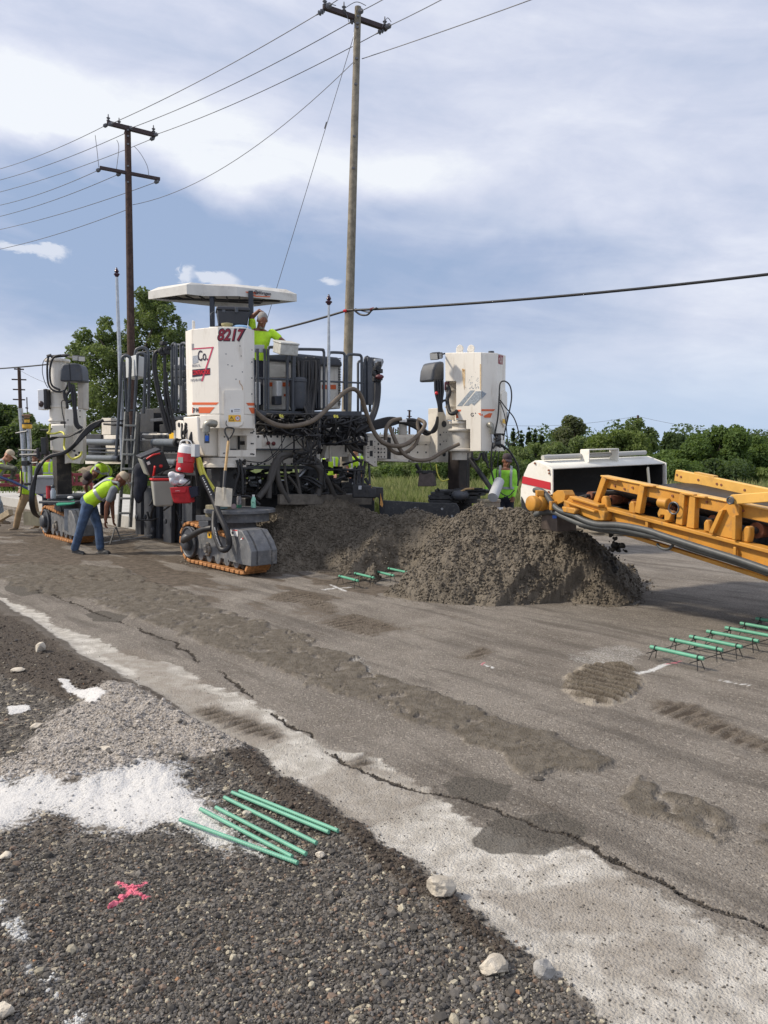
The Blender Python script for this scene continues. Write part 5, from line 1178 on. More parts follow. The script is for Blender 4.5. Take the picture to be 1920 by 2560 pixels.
# ---- hoses: big curves and the tangle below the platform
hose([P(640, 1030, 11.5), P(665, 1050, 11.3), P(700, 1064, 11.2), P(740, 1064, 11.3), P(785, 1050, 11.5), P(830, 1010, 11.8), P(862, 980, 12.0), P(885, 973, 12.1), P(902, 990, 12.2), P(915, 1030, 12.3), P(930, 1070, 12.4), P(955, 1105, 12.4), P(990, 1115, 12.5), P(1020, 1108, 12.7), P(1052, 1080, 12.9), P(1062, 1058, 13.0), P(1045, 1048, 13.1)], .035, HOSEB, 10)
hose([P(964, 1100, 12.6), P(966, 1070, 12.6), P(980, 1052, 12.7), P(1003, 1047, 12.8)], .032, HOSEB); hose([P(975, 1068, 12.7), P(990, 1105, 12.6), P(1010, 1135, 12.6), P(1040, 1150, 12.6), P(1075, 1148, 12.8), P(1110, 1128, 13.0), P(1148, 1110, 13.1)], .032, HOSEB)
hose([P(965, 1110, 12.6), P(985, 1130, 12.6), P(1010, 1133, 12.7), P(1035, 1115, 12.8), P(1046, 1090, 12.9), P(1042, 1052, 13.0)], .03, HOSEB)
hose([P(1015, 1050, 13.0), P(1040, 1052, 13.0), P(1060, 1075, 13.1), P(1070, 1082, 13.2)], .03)
for i in range(7): hose([P(880 + i * 4, 1090 - i * 4, 12.5), P(930, 1074 - i * 3, 12.7), P(975, 1063 - i * 3, 12.9), P(1010, 1054 + (i % 3) * 2, 13.1), P(1045, 1062 + i * 2, 13.3), P(1070, 1080 + i, 13.5), P(1088, 1077 - i * 2, 13.6), P(1094, 1055 - i * 2, 13.7)], .024)
MB().lathe(P(1007, 1087, 13.2), [(.07, 0), (.07, .22), (.09, .225), (.09, .26)], 16).build('hose_post', CREAMD, PV)
mb = MB().box(P(1008, 1052, 12.95), (.12, .12, .05)); mb.build('hose_clamp', WHT, PV, bevel=.008)
r9 = random.Random(21)
def tangle(n_, x0, x1, y0, y1, Y0, Y1, r0, r1, m=BLK, wig=14):
    mbs = MB()
    for _ in range(n_):
        xa, ya = r9.uniform(x0, x1), r9.uniform(y0, y1); pts = []
        dx, dy = r9.gauss(0, 1), r9.gauss(0, 1); Ya = r9.uniform(Y0, Y1)
        for i in range(5):
            pts.append(P(min(max(xa, x0), x1), min(max(ya, y0), y1), Ya)); xa += dx * wig; ya += dy * wig; dx += r9.gauss(0, .8); dy += r9.gauss(0, .8); Ya = min(max(Ya + r9.uniform(-.1, .1), Y0), Y1)
        mbs.tube(smooth_path(pts, 5), r9.uniform(r0, r1), 6)
    return mbs
tangle(75, 640, 800, 1036, 1088, 11.9, 12.4, .008, .02).build('hose_tangle', BLK, PV, smooth=60)
tangle(60, 800, 915, 1045, 1110, 12.2, 12.6, .010, .024).build('hose_tangle', BLK, PV, smooth=60)
tangle(35, 640, 800, 1040, 1085, 12.0, 12.4, .01, .02, wig=10).build('hose_tangle', mat('dusty_hose', (.06, .055, .05), .6), PV, smooth=60)
tangle(26, 735, 800, 1090, 1160, 11.75, 11.95, .010, .018, wig=12).build('hose_tangle', BLK, PV, smooth=60)
tangle(40, 560, 930, 1175, 1235, 12.2, 12.6, .010, .03, wig=16).build('hose_tangle', BLKM, PV, smooth=60)
tangle(22, 340, 480, 1165, 1300, 13.0, 13.4, .010, .02, wig=12).build('hose_tangle', BLK, PV, smooth=60)
tangle(16, 455, 500, 1060, 1180, 11.3, 11.5, .012, .02, wig=14).build('hose_tangle', BLK, PV, smooth=60)
for i in range(16):                              # vertical hose bank in front of the radiator
    x_ = 745 + i * 3.6 + r9.uniform(-1, 1); xm = 770 + (x_ - 770) * .7 + r9.uniform(-3, 3)
    hose([PL(x_, 902, FP(.35)), PL(x_ + r9.uniform(-3, 3), 945, FP(.3)), PL(xm, 990, FP(.3)), PL(776 + (i - 8) * .9, 1040, FP(.2)), PL(778 + (i - 8) * .7, 1085, FP(.1)), PL(775 + (i - 8) * 1.2, 1110, FP(.02))], .014 + .006 * (i % 3 == 0), BLK if i % 4 else MT['dusty_hose'])
mb = MB()
for i in range(26): mb.box(PL(742 + (i % 9) * 6.5, 903 + (i // 9) * 17 + r9.uniform(-2, 2), FP(.42)), (.06, .07, .12), rz=.69)
mb.build('valve_bank', BLKM, PV, bevel=.01)
for x_, y_ in ((700, 1036), (705, 1037), (836, 1037), (842, 1038)): MB().cyl(P(x_, y_, 11.9), P(x_ + 2, y_ + 7, 11.9), .018, n=6).build('yellow_plug', YH, PV)
for pts in ([(665, 1088), (672, 1110), (690, 1160), (700, 1168)], [(704, 1088), (706, 1150), (712, 1170)], [(728, 1060), (735, 1110), (740, 1160)], [(755, 1090), (700, 1128), (660, 1155), (600, 1150)], [(714, 1090), (690, 1130), (650, 1160), (610, 1175)], [(738, 1090), (745, 1105), (760, 1120), (778, 1128)]):
    hose([PL(a, b, FP(-.05)) for a, b in pts], .008)
for pts, r_ in (([(782, 1090), (775, 1120), (740, 1135), (700, 1140), (690, 1165), (672, 1210), (645, 1245)], .05), ([(778, 1100), (760, 1130), (720, 1138), (697, 1155), (694, 1190), (705, 1225), (722, 1255)], .045), ([(690, 1150), (676, 1190), (672, 1245)], .045),
                ([(712, 1160), (714, 1200), (722, 1250)], .022), ([(737, 1160), (745, 1200), (753, 1250)], .025), ([(720, 1190), (740, 1215), (748, 1235)], .02), ([(745, 1150), (775, 1158), (795, 1170), (803, 1195), (795, 1240)], .055), ([(790, 1160), (810, 1185), (825, 1215), (835, 1240)], .045), ([(830, 1205), (850, 1225), (862, 1235)], .035),
                ([(750, 1140), (790, 1150), (805, 1170)], .04), ([(880, 1100), (895, 1120), (910, 1135), (935, 1160)], .02), ([(860, 1100), (880, 1120), (905, 1130)], .03), ([(905, 1150), (900, 1175), (888, 1215)], .022), ([(912, 1150), (910, 1180), (900, 1222)], .018), ([(922, 1135), (922, 1170), (925, 1210)], .014), ([(865, 1110), (890, 1145), (905, 1155)], .025)):
    hose([PL(a, b, FP(-.12)) for a, b in pts], r_, MT['dusty_hose'])
# hoses on the front leg, dashed sleeve, yellow pair
hose([P(494, 1145, 11.0), P(500, 1175, 11.0), P(515, 1205, 11.0), P(532, 1228, 10.9)], .03, YH); hose([P(499, 1145, 11.1), P(510, 1180, 11.0), P(520, 1200, 11.0), P(535, 1222, 11.0)], .022, YH)
MB().tube(smooth_path([P(505, 1190, 10.9), P(530, 1240, 10.8), P(548, 1285, 10.65), P(562, 1315, 10.55), P(572, 1345, 10.5), P(572, 1365, 10.5), P(562, 1375, 10.45), P(550, 1368, 10.5), P(538, 1335, 10.6), P(535, 1310, 10.7), P(537, 1280, 10.8)], 8), .042, 12).build('braided_hose', BLK, PV, smooth=60)
mb = MB()
for pts in ([(507, 1194), (530, 1240), (548, 1283)], [(537, 1318), (543, 1345), (552, 1366)]):
    sp_ = smooth_path([P(a - .5, b, 10.45 if b > 1300 else 10.72 + (1283 - b) * .001) for a, b in pts], 8)
    for i in range(0, len(sp_) - 1, 1): mb.tube([sp_[i].lerp(sp_[i + 1], .1) + Vector((0, -.0, 0)), sp_[i].lerp(sp_[i + 1], .55)], .009, 5)
mb.build('sleeve_dashes', WHT, PV)
hose([P(530, 1320, 10.9), P(505, 1325, 11.0), P(478, 1340, 11.3), P(458, 1352, 11.6)], .045, BLK)
for pts in ([(484, 1075), (478, 1120), (488, 1160), (494, 1215)], [(480, 1080), (474, 1110), (486, 1150)], [(592, 1150), (598, 1180), (590, 1210), (585, 1240)], [(600, 1150), (606, 1185), (607, 1235)], [(580, 1240), (600, 1240), (625, 1242), (650, 1262)]): hose([P(a, b, 11.2) for a, b in pts], .02)
tangle(14, 575, 612, 1150, 1230, 11.3, 11.6, .01, .02, wig=10).build('hose_tangle', BLK, PV, smooth=60)
# ---- tower B loose cables
for pts, r_ in (([(1248, 1000), (1250, 960), (1262, 953), (1275, 965), (1279, 990), (1275, 1020), (1262, 1080)], .012), ([(1250, 1000), (1265, 1020), (1285, 1045), (1296, 1080), (1292, 1100), (1275, 1112), (1262, 1105)], .010), ([(1250, 1005), (1262, 1040), (1268, 1090), (1272, 1120)], .008), ([(1268, 1030), (1266, 1060), (1258, 1100)], .008),
                ([(1248, 990), (1245, 1040), (1238, 1080), (1230, 1120), (1228, 1170), (1236, 1205)], .014), ([(1250, 1110), (1262, 1118), (1275, 1130), (1290, 1155), (1297, 1180), (1294, 1215)], .016), ([(1252, 1112), (1240, 1112), (1232, 1122)], .016), ([(1240, 1125), (1230, 1170), (1235, 1205), (1250, 1230), (1270, 1240), (1286, 1225)], .009),
                ([(1248, 1128), (1244, 1160), (1240, 1200)], .008), ([(1180, 1130), (1182, 1146), (1195, 1148), (1202, 1132)], .02), ([(1208, 1130), (1214, 1150), (1220, 1160)], .02), ([(1170, 1132), (1168, 1180), (1166, 1215)], .012), ([(1215, 1130), (1218, 1160), (1222, 1170)], .015), ([(1205, 1132), (1210, 1150), (1222, 1155)], .014)):
    hose([P(a, b, 13.0) for a, b in pts], r_, name='cable')
tangle(10, 1238, 1262, 1085, 1125, 12.9, 13.1, .008, .014, wig=6).build('hose_tangle', BLK, PV, smooth=60)
MB().bar(P(1174, 1146, 13.3), P(1231, 1226, 12.9), .07, .06).build('strut', BLKM, PV, bevel=.008)
hose([P(1090, 1160, 13.2), P(1094, 1185, 13.2), P(1105, 1202, 13.2), P(1122, 1198, 13.2)], .012, YH)
# plough plate, end gate and table clutter by track B
mb = MB(); pb_ = FP(-1.35); 
plb = (P(960, 1300, 12.3).x, 12.3, 1, .05)
a = [PL(x, y, plb) for x, y in [(955, 1251), (1070, 1257), (1140, 1258), (1147, 1268), (1150, 1290), (1140, 1305), (1120, 1345), (955, 1345)]]; mb.prism(a, (0.01, .06, 0)); pw_ = mb.build('plough_plate', mat('scuffed_black', (.028, .030, .034), .5, var=.2, vscale=8, dirt=(.20, .19, .17), damt=.35, dscale=30), PV, bevel=.008)
mb = MB()
for x_, y_ in ((1038, 1270), (1105, 1272), (1060, 1290), (1130, 1290), (1090, 1312)): p_ = PL(x_, y_, plb); mb.cyl(p_, p_ + Vector((0, -.015, 0)), .02, n=8)
mb.build('bolt_heads', GALV, pw_)
plg = (P(945, 1260, 12.2).x, 12.2, 1, .3)
mb = MB().prism([PL(x, y, plg) for x, y in [(930, 1217), (958, 1219), (959, 1290), (955, 1310), (950, 1310), (947, 1245), (930, 1240)]], (0, .08, 0)); mb.build('end_gate', mat('oily_black', (.02, .022, .028), .3, var=.4, vscale=12, dirt=(.08, .06, .045), damt=.4, dscale=10), PV, bevel=.008)
mb = MB().prism([PL(x, y, plg) + Vector((0, -.01, 0)) for x, y in [(951, 1232), (954, 1245), (958, 1260), (956, 1268), (950, 1262), (951, 1250)]], (0, .006, 0)); mb.prism([PL(x, y, plg) + Vector((0, -.012, 0)) for x, y in [(918, 1215), (925, 1210), (932, 1222), (937, 1240), (934, 1252), (930, 1232), (922, 1221)]], (0, .006, 0)); mb.build('bare_rust_edge', mat('bright_rust', (.50, .25, .07), .7, var=.3, vscale=30), PV)
mb = MB(); pbox(mb, 700, 930, 1236, 1262, FP(-.15), .08); mb.build('strike_off', mat('crusted_steel', (.13, .115, .095), .85, var=.35, vscale=8, bump=.5, bscale=30), PV, bevel=.01)
mb = MB(); mb.box(P(905, 1228, 12.2), (.3, .2, .2)); mb.box(P(925, 1232, 12.2), (.2, .2, .16)); mb.box(P(895, 1218, 12.2), (.06, .06, .14)); mb.build('edge_former', BLKM, PV, bevel=.02)
MB().box(P(900, 1219, 12.05), (.05, .03, .06)).build('gauge', GALV, PV, bevel=.004)
for x_ in (885, 893, 900, 908, 925): MB().tube([P(x_, 1222, 12.2), P(x_ + (3 if x_ < 900 else -2), 1165, 12.4)], .018, 8).build('ram', BLKM, PV)
mb = MB()
for (x_, y_, w_, h_) in ((1125, 1228, .5, .05), (1100, 1235, .3, .06), (1150, 1232, .6, .06), (1108, 1252, .5, .05), (1175, 1226, .5, .05), (1195, 1228, .4, .05), (1130, 1243, .8, .06)): mb.box(P(x_, y_, 13.2), (w_, .4, h_))
mb.build('table_plates', BLKM, PV, bevel=.01)
MB().ball(P(1150, 1238, 12.95), (.16, .12, .09)).build('rubber_boot', CHAR, PV, smooth=80); mb = MB().tube([P(1140, 1235, 12.9), P(1165, 1222, 12.9), P(1185, 1221, 12.9)], .018, 6); mb.build('wooden_handle', mat('old_wood', (.42, .28, .13), .7, var=.2, vscale=20), PV)
tangle(12, 1095, 1205, 1222, 1262, 12.95, 13.2, .008, .02, wig=10).build('hose_tangle', BLK, PV, smooth=60)
mb = MB(); p_ = P(1222, 1262, 12.9); mb.lathe((p_.x, p_.y, .55), [(.19, 0), (.19, .1), (.2, .11), (.2, .15), (.19, .16), (.19, .32), (.2, .33), (.2, .36), (.18, .37)], 20); mb.build('drum', mat('tan_drum', (.27, .24, .18), .6, var=.15), PV)
# deflector plate and hung weight box
mb = MB().prism([P(x, y, yy) for x, y, yy in [(1215, 1270, 12.2), (1258, 1268, 12.4), (1276, 1298, 11.9), (1234, 1302, 11.8)]], (0, .0, -.02)); mb.build('deflector_plate', mat('dull_alloy', (.26, .28, .30), .45, .3, var=.15, vscale=12), PV)
a = [P(x, y, 13.3) for x, y in [(1048, 1182), (1082, 1182), (1086, 1216), (1044, 1216)]]; hb_ = MB().prism(a, (.06, .3, 0)).build('tool_box', mat('brown_box', (.12, .095, .085), .7, var=.2, vscale=12), PV, bevel=.01)
MB().bar(P(1048, 1180, 13.4), P(1084, 1180, 13.5), .3, .05).build('box_lid', BLKM, hb_, bevel=.01)
for x0, x1 in ((1056, 1052), (1074, 1080)): MB().tube([P(x0, 1154, 13.5), P(x1, 1180, 13.45)], .008, 6).build('hanger', BLKM, hb_)
# under-frame diagonal seen by the bushes
MB().tube([P(1040, 1160, 13.6), P(1050, 1178, 13.6)], .03, 8).build('bracket_arm', BLKM, PV)
for x0, y0, x1, y1 in ((240, 1345, 330, 1335), (255, 1358, 380, 1338), (300, 1345, 345, 1338)): MB().tube([P(x0, y0, 13.6), P(x1, y1, 14.2)], .012, 6).build('guide_bar', GALV, PV)
MB().bar(P(288, 1318, 13.7), P(275, 1360, 13.5), .02, .02).build('guide_leg', BLKM, PV); MB().bar(P(290, 1318, 13.7), P(302, 1350, 13.5), .02, .02).build('guide_leg', BLKM, PV)
# rear track fittings: cover plate, green mat, bin
mb = MB(); a = [P(x, y, 14.35) for x, y in [(160, 1272), (196, 1272), (197, 1325), (178, 1333), (160, 1325)]]; mb.prism(a, (.03, .04, 0)); mb.build('track_guard', mat('scraped_alloy', (.24, .26, .28), .45, .3, var=.2, vscale=12), PV, bevel=.006)
# ------------------------------------------------------------------ concrete heap
CONC = bpy.data.materials.new('wet_concrete'); CONC.use_nodes = True
k = NT(CONC.node_tree); pb = CONC.node_tree.nodes['Principled BSDF']; pb.inputs['Roughness'].default_value = .62; pb.inputs['Specular IOR Level'].default_value = .4
g_ = k.n('ShaderNodeNewGeometry'); ps = g_.outputs['Position']
c = k.mix(k.ss(k.noise(ps, 3, 5, .6), .35, .65), (.105, .087, .063, 1), (.165, .139, .104, 1))
c = k.mix(k.m('MULTIPLY', k.ss(k.noise(ps, 60, 4, .65), .4, .7), .5), c, (.25, .215, .17, 1))
k.link(c, pb.inputs['Base Color'])
bp = k.n('ShaderNodeBump'); bp.inputs['Strength'].default_value = 1.0; bp.inputs['Distance'].default_value = .02
k.link(k.m('ADD', k.noise(ps, 38, 6, .7), k.m('MULTIPLY', k.noise(ps, 110, 3, .6), .4)), bp.inputs['Height']); k.link(bp.outputs[0], pb.inputs['Normal'])
ridge = [(655, 1290, 12.1), (700, 1262, 12.1), (780, 1247, 12.3), (870, 1252, 12.3), (950, 1288, 11.9), (1030, 1273, 11.4), (1075, 1286, 10.9), (1110, 1312, 10.5), (1150, 1290, 10.2), (1200, 1268, 9.9), (1245, 1284, 9.8), (1320, 1290, 9.6), (1375, 1302, 9.4), (1427, 1318, 9.2), (1468, 1348, 9.0), (1496, 1388, 8.85), (1510, 1432, 8.75)]
RW = [P(*r_) for r_ in ridge]
basew = [1.0, 1.3, 1.35, 1.3, 1.15, 1.2, 1.35, 1.3, 1.4, 1.6, 1.6, 1.55, 1.45, 1.3, 1.0, .68, .42]
def pile_h(x, y):
    line = [(p.x, p.y) for p in RW]; d, t = pdist(x, y, line)
    hz = np.interp(t, range(len(RW)), [p.z for p in RW]); wd = np.interp(t, range(len(RW)), basew)
    wd = wd * (1 + .30 * (fbm(x * 1.1, y * 1.1, 3, 201) - .5) * 2 * .6)
    s_ = np.clip(d / wd, 0, 1.6)
    h = np.where(s_ > 1, (1 - s_) * .9, hz * (1 - s_ ** 1.3))
    ba_, bb_ = G(872, 1446), G(1005, 1437); bd_, _ = pdist(x, y, [tuple(ba_[:2]), tuple(bb_[:2]), tuple(G(960, 1478)[:2]), tuple(G(872, 1480)[:2])]); h = np.minimum(h, (bd_ - .20) * 1.8)
    up = sstep(h, 0.0, .12)
    cell = 1 - np.clip(worley(x * 5.2 + .3 * fbm(x * 8, y * 8, 2, 3), y * 5.2, 210) * 1.1, 0, 1)
    cell2 = 1 - np.clip(worley(x * 15, y * 15, 211) * 1.1, 0, 1)
    h = h + up * ((fbm(x * 1.7, y * 1.7, 3, 205) - .5) * .22 + cell * .070 + cell2 * .036 + (1 - np.clip(worley(x * 36 + fbm(x * 20, y * 20, 2, 5), y * 36, 212), 0, 1)) * .026 + (fbm(x * 30, y * 30, 3, 207) - .5) * .05 - .07)
    return h
px0, px1, py0, py1 = -3.2, 4.4, 7.1, 13.6
nx_, ny_ = 720, 620
gx, gy = np.meshgrid(np.linspace(px0, px1, nx_), np.linspace(py0, py1, ny_))
gz = pile_h(gx, gy); keepc = gz > -.02
ii = np.arange(nx_ * ny_).reshape(ny_, nx_)
Fp = np.stack([ii[:-1, :-1], ii[:-1, 1:], ii[1:, 1:], ii[1:, :-1]], -1).reshape(-1, 4)
kf = keepc.ravel()[Fp].any(1); Fp = Fp[kf]
us = np.unique(Fp); rm = np.full(nx_ * ny_, -1); rm[us] = np.arange(len(us))
Vp = np.stack([gx.ravel(), gy.ravel(), gz.ravel() - .01], -1)[us]; Fp = rm[Fp]
# tip lumps sideways a little so the slope is not a pure height field
Vp[:, 0] += (fbm(Vp[:, 0] * 9, Vp[:, 2] * 9 + Vp[:, 1], 3, 231) - .5) * .05; Vp[:, 1] += (fbm(Vp[:, 0] * 9, Vp[:, 2] * 9 + Vp[:, 1], 3, 232) - .5) * .05
pile = np_mesh('concrete_pile', Vp, Fp, CONC, org=(1.2, 10, 0), smooth=True)
tag(pile, 'long lumpy heap of wet grey brown concrete in front of the paving machine', 'concrete heap')
rng2 = np.random.default_rng(5)
x = rng2.uniform(px0, px1, 130000); y = rng2.uniform(py0, py1 - 1.5, 130000); h = pile_h(x, y); kp = (h > .02) | ((h > -.16) & (rng2.uniform(size=len(x)) < .10)); x, y, h = x[kp][:44000], y[kp][:44000], h[kp][:44000]
s_ = .004 + .012 * rng2.uniform(size=len(x)) ** 3
bv, bf = ico(1)
V, F = scatter(bv, bf, np.stack([x, y, np.maximum(h, 0) + s_ * .1], 1), s_[:, None] * rng2.uniform(.6, 1.4, (len(x), 3)), rng2, .17)
np_mesh('concrete_crumbs', V, F, CONC, parent=pile, smooth=True)['kind'] = 'stuff'
# crumbs dropping off the belt
CW = mat('wet_lump', (.020, .018, .015), .6, bump=.6, bscale=60)
nl = 46; pxs = rng2.normal(1536, 13, nl); pys = rng2.normal(1378, 20, nl); pos = np.array([P(a, b, 8.7 + rng2.normal() * .12) for a, b in zip(pxs, pys)])
V, F = scatter(*ico(1), pos, (.006 + .024 * rng2.uniform(size=nl) ** 1.5)[:, None] * rng2.uniform(.6, 1.5, (nl, 3)), rng2, .18)
fl = np_mesh('falling_concrete', V, F, CW, org=tuple(P(1535, 1380, 8.7)), smooth=True); tag(fl, 'dark blobs of concrete in mid air falling off the conveyor', 'concrete', kind='stuff')

# ------------------------------------------------------------------ yellow belt placer
CO = Vector((1.876, 8.6, 0)); Bd = Vector((.53, -.848, 0)); Wd = Vector((.848, .53, 0))
def CPL(w): p = CO + Wd * w; return (p.x, p.y, Bd.x, Bd.y)
def c8(zx, zy): return (1280 + .3858 * zx, 1060 + .3858 * zy)
YO = mat('ochre_paint', (.52, .245, .032), .55, var=.15, vscale=5, dirt=(.20, .13, .07), damt=.75, dscale=9, bump=.12, bscale=25)
YOB = mat('light_ochre_paint', (.70, .40, .09), .45, var=.08, vscale=5, dirt=(.35, .2, .08), damt=.3, dscale=9)
ORU = mat('rust_red_roller', (.22, .085, .045), .8, var=.3, vscale=20, bump=.3)
HOODW = mat('hood_cream', (.76, .74, .67), .5, var=.05, vscale=4, dirt=(.45, .36, .22), damt=.35, dscale=8)
RUB = mat('belt_rubber', (.028, .028, .030), .6, var=.25, vscale=6, dirt=(.11, .105, .10), damt=.5, dscale=9, bump=.2)
CV = thing('belt_conveyor', tuple(CO + Bd * 2 + Wd * .8), 'ochre yellow belt conveyor with a white hood reaching over the concrete heap', 'conveyor')
def ctr(name, pts, w, th, m=YO, bev=.006, par=None, ret=None):
    pl = CPL(w); a = [PL(*c8(*p), pl) for p in pts]
    mb = ret if ret is not None else MB()
    mb.prism(a, Wd * th)
    return mb if ret is not None else mb.build(name, m, par or CV, bevel=bev)
slope = (PL(*c8(1659, 812), CPL(0)).z - PL(*c8(570, 530), CPL(0)).z) / ((PL(*c8(1659, 812), CPL(0)) - PL(*c8(570, 530), CPL(0))).dot(Bd))
def CL(l, w, h): return CO + Bd * l + Wd * w + ZU * h
def zline(p1, p2, pl=None):
    a, b = PL(*c8(*p1), CPL(0)), PL(*c8(*p2), CPL(0)); la, lb = (a - CO).dot(Bd), (b - CO).dot(Bd); m_ = (b.z - a.z) / (lb - la)
    return lambda l: a.z + (l - la) * m_
zt = zline((570, 530), (1659, 812)); zu = zline((640, 350), (1659, 555)); zd = zline((600, 640), (1659, 945)); zl = zline((815, 725), (1659, 990))
Lmax = 3.6
def rail_(name, zf0, zf1, l0, l1, w, th, m, bev=.005, par=None):
    return MB().prism([CL(l0, w, zf0(l0)), CL(l1, w, zf0(l1)), CL(l1, w, zf1(l1)), CL(l0, w, zf1(l0))], Wd * th).build(name, m, par or CV, bevel=bev)
l0 = .28
for w_ in (.0, 1.45):
    rail_('main_channel', lambda l: zt(l) - .02, lambda l: zd(l) + .02, l0, Lmax, w_, .04, YO)
    rail_('flange', lambda l: zt(l) + .012, lambda l: zt(l) - .022, l0 - .02, Lmax, w_ - .06 if w_ == 0 else w_, .14, YO)
    rail_('bottom_bar', lambda l: zl(l) + .0, lambda l: zl(l) - .035, .78, Lmax, w_ - .03, .06, YO)
rail_('bottom_flange', lambda l: zd(l) + .02, lambda l: zd(l), l0 + .05, Lmax, -.05, .10, YO)
rail_('upper_rail', lambda l: zu(l) - .0, lambda l: zu(l) - .115, .70, Lmax, .02, .03, YO)
rail_('upper_lip', lambda l: zu(l) + .008, lambda l: zu(l) - .008, .70, Lmax, .0, .12, YOB)
zf_ = zline((1060, 297), (1659, 420))
a, b = PL(*c8(1060, 297), CPL(1.5)), PL(*c8(1659, 420), CPL(1.5)); la, lb = (a - CO).dot(Bd), (b - CO).dot(Bd); mf_ = (b.z - a.z) / (lb - la)
fz = lambda l: a.z + (l - la) * mf_
fr_ = MB().prism([CL(la, 1.5, fz(la)), CL(la + .03, 1.5, fz(la) + .0), CL(Lmax, 1.5, fz(Lmax)), CL(Lmax, 1.5, fz(Lmax) - .14), CL(la - .02, 1.5, fz(la) - .13)], Wd * .06).build('side_board', YOB, CV, bevel=.008)
mb = MB()
for z_ in ((1070, 330), (1095, 342), (1208, 362), (1328, 388), (1356, 394), (1508, 428)): p_ = PL(*c8(*z_), CPL(1.5)); mb.cyl(p_ - Wd * .006, p_ + Wd * .02, .014, n=8)
mb.build('bolt_heads', ORU, fr_)
mb = MB().prism([CL(la + .25, 1.5, fz(la + .25)), CL(la + .5, 1.5, fz(la + .5)), CL(la + .5, 1.5, fz(la + .5) + .02), CL(la + .25, 1.5, fz(la + .25) + .02)], Wd * .08).build('side_board_tab', YOB, CV)
for pts in ([(580, 342), (612, 350), (555, 510), (524, 503)], [(825, 395), (858, 400), (828, 582), (790, 572)], [(1085, 448), (1118, 455), (1102, 658), (1058, 645)], [(1150, 465), (1187, 470), (1180, 680), (1128, 668)]):
    ctr('post', pts, -.03, .07)
for pts in ([(1085, 446), (1180, 455), (1180, 468), (1118, 462)], [(1150, 463), (1250, 470), (1250, 484), (1187, 476)], [(580, 340), (680, 362), (680, 372), (610, 356)], [(825, 393), (915, 400), (915, 410), (858, 406)]): ctr('post_cap', pts, -.04, .09)
gs = ctr('pivot_gusset', [(1405, 485), (1470, 535), (1470, 755), (1275, 712), (1345, 560), (1390, 520)], -.04, .05); ctr('gusset_rib', [(1272, 705), (1300, 712), (1368, 555), (1340, 560)], -.09, .06, par=gs); ctr('gusset_rib', [(1423, 600), (1448, 590), (1448, 752), (1423, 748)], -.09, .06, par=gs)
ctr('pivot_link', [(1402, 475), (1420, 458), (1440, 456), (1659, 440), (1800, 430), (1800, 500), (1659, 506), (1425, 522), (1405, 505)], -.10, .06, YOB)
p_ = PL(*c8(1415, 495), CPL(-.12)); MB().tube([p_ + (Bd * math.cos(t) + ZU * math.sin(t)) * .03 for t in [i * math.pi / 8 for i in range(16)]], .008, 6, closed=True).build('pivot_ring', RAIL, CV)
MB().cyl(p_, p_ + Wd * .1, .02).build('pivot_pin', RAIL, CV)
ctr('head_box', [(372, 470), (560, 528), (600, 570), (596, 628), (535, 628), (330, 545), (334, 498), (350, 495)], -.12, .16, bev=.012)
ctr('head_flange', [(372, 466), (562, 524), (560, 540), (368, 482)], -.16, .1); ctr('head_flange', [(335, 494), (532, 562), (532, 576), (335, 508)], -.18, .1)
for z0, z1, x0 in ((630, 730, 870), (795, 915, 1440)): ctr('hanger', [(x0 - 8, z0), (x0 + 10, z0 + 5), (x0 + 10, z1), (x0 - 8, z1 - 5)], -.05, .03)
# belt, troughed between the boards, and return run below
nb = 30; vs, fs = [], []
for i in range(nb + 1):
    l = .05 + i * (Lmax - .05) / nb; drop = .26 * max(0, 1 - (l - .05) / .75) ** 1.5
    for w, dz in ((.14, -.10), (.35, -.19), (.75, -.22), (1.15, -.13), (1.49, -.13)): vs.append(CL(l, w, (zu(l) - .05 + dz if w < 1.2 else fz(l) - .12) - drop * (1.0 if w < 1.2 else .7)))
n5 = 5
for i in range(nb): fs += [(i * n5 + j, i * n5 + j + 1, (i + 1) * n5 + j + 1, (i + 1) * n5 + j) for j in range(4)]
bl = MB(); bl.add(vs, fs); bo = bl.build('belt', RUB, CV, smooth=80); so_ = bo.modifiers.new('s', 'SOLIDIFY'); so_.thickness = .015
MB().prism([CL(-.1, .18, zt(-.1) - .02), CL(Lmax, .18, zt(Lmax) - .02), CL(Lmax, .18, zt(Lmax) - .04), CL(-.1, .18, zt(-.1) - .04)], Wd * 1.1).build('return_belt', RUB, CV)
MB().cyl(CL(.02, .1, zu(0) - .5), CL(.02, 1.5, zu(0) - .5), .13, n=24).build('head_pulley', RUB, CV)
for zx, zy, r_ in ((500, 465, .045), (640, 492, .05), (790, 515, .045), (1030, 560, .045), (1300, 625, .05), (1580, 690, .07)):
    p_ = PL(*c8(zx, zy), CPL(.12)); ro = MB().cyl(p_, p_ + Wd * .12, r_, n=16); ro.cyl(p_ + Wd * .14, p_ + Wd * 1.1, r_ * .9, n=16); ro = ro.build('idler_roller', ORU, CV); MB().cyl(p_ - Wd * .06, p_, r_ * .45, n=10).build('roller_shaft', BLKM, ro)
for zx, zy in ((595, 500), (775, 535), (1260, 655), (1510, 725), (1005, 590)):
    s4 = 1 if zx < 1400 else 1.3
    if zx < 1500: ctr('bearing_block', [(zx - 20 * s4, zy + 40 * s4), (zx - 18, zy - 15 * s4), (zx - 8, zy - 35 * s4), (zx + 10, zy - 32 * s4), (zx + 18 * s4, zy), (zx + 24 * s4, zy + 48 * s4)], -.02, .07, bev=.012)
ctr('bearing_block', [(1480, 765), (1485, 700), (1510, 660), (1540, 665), (1540, 720), (1530, 772)], -.02, .08, bev=.015)
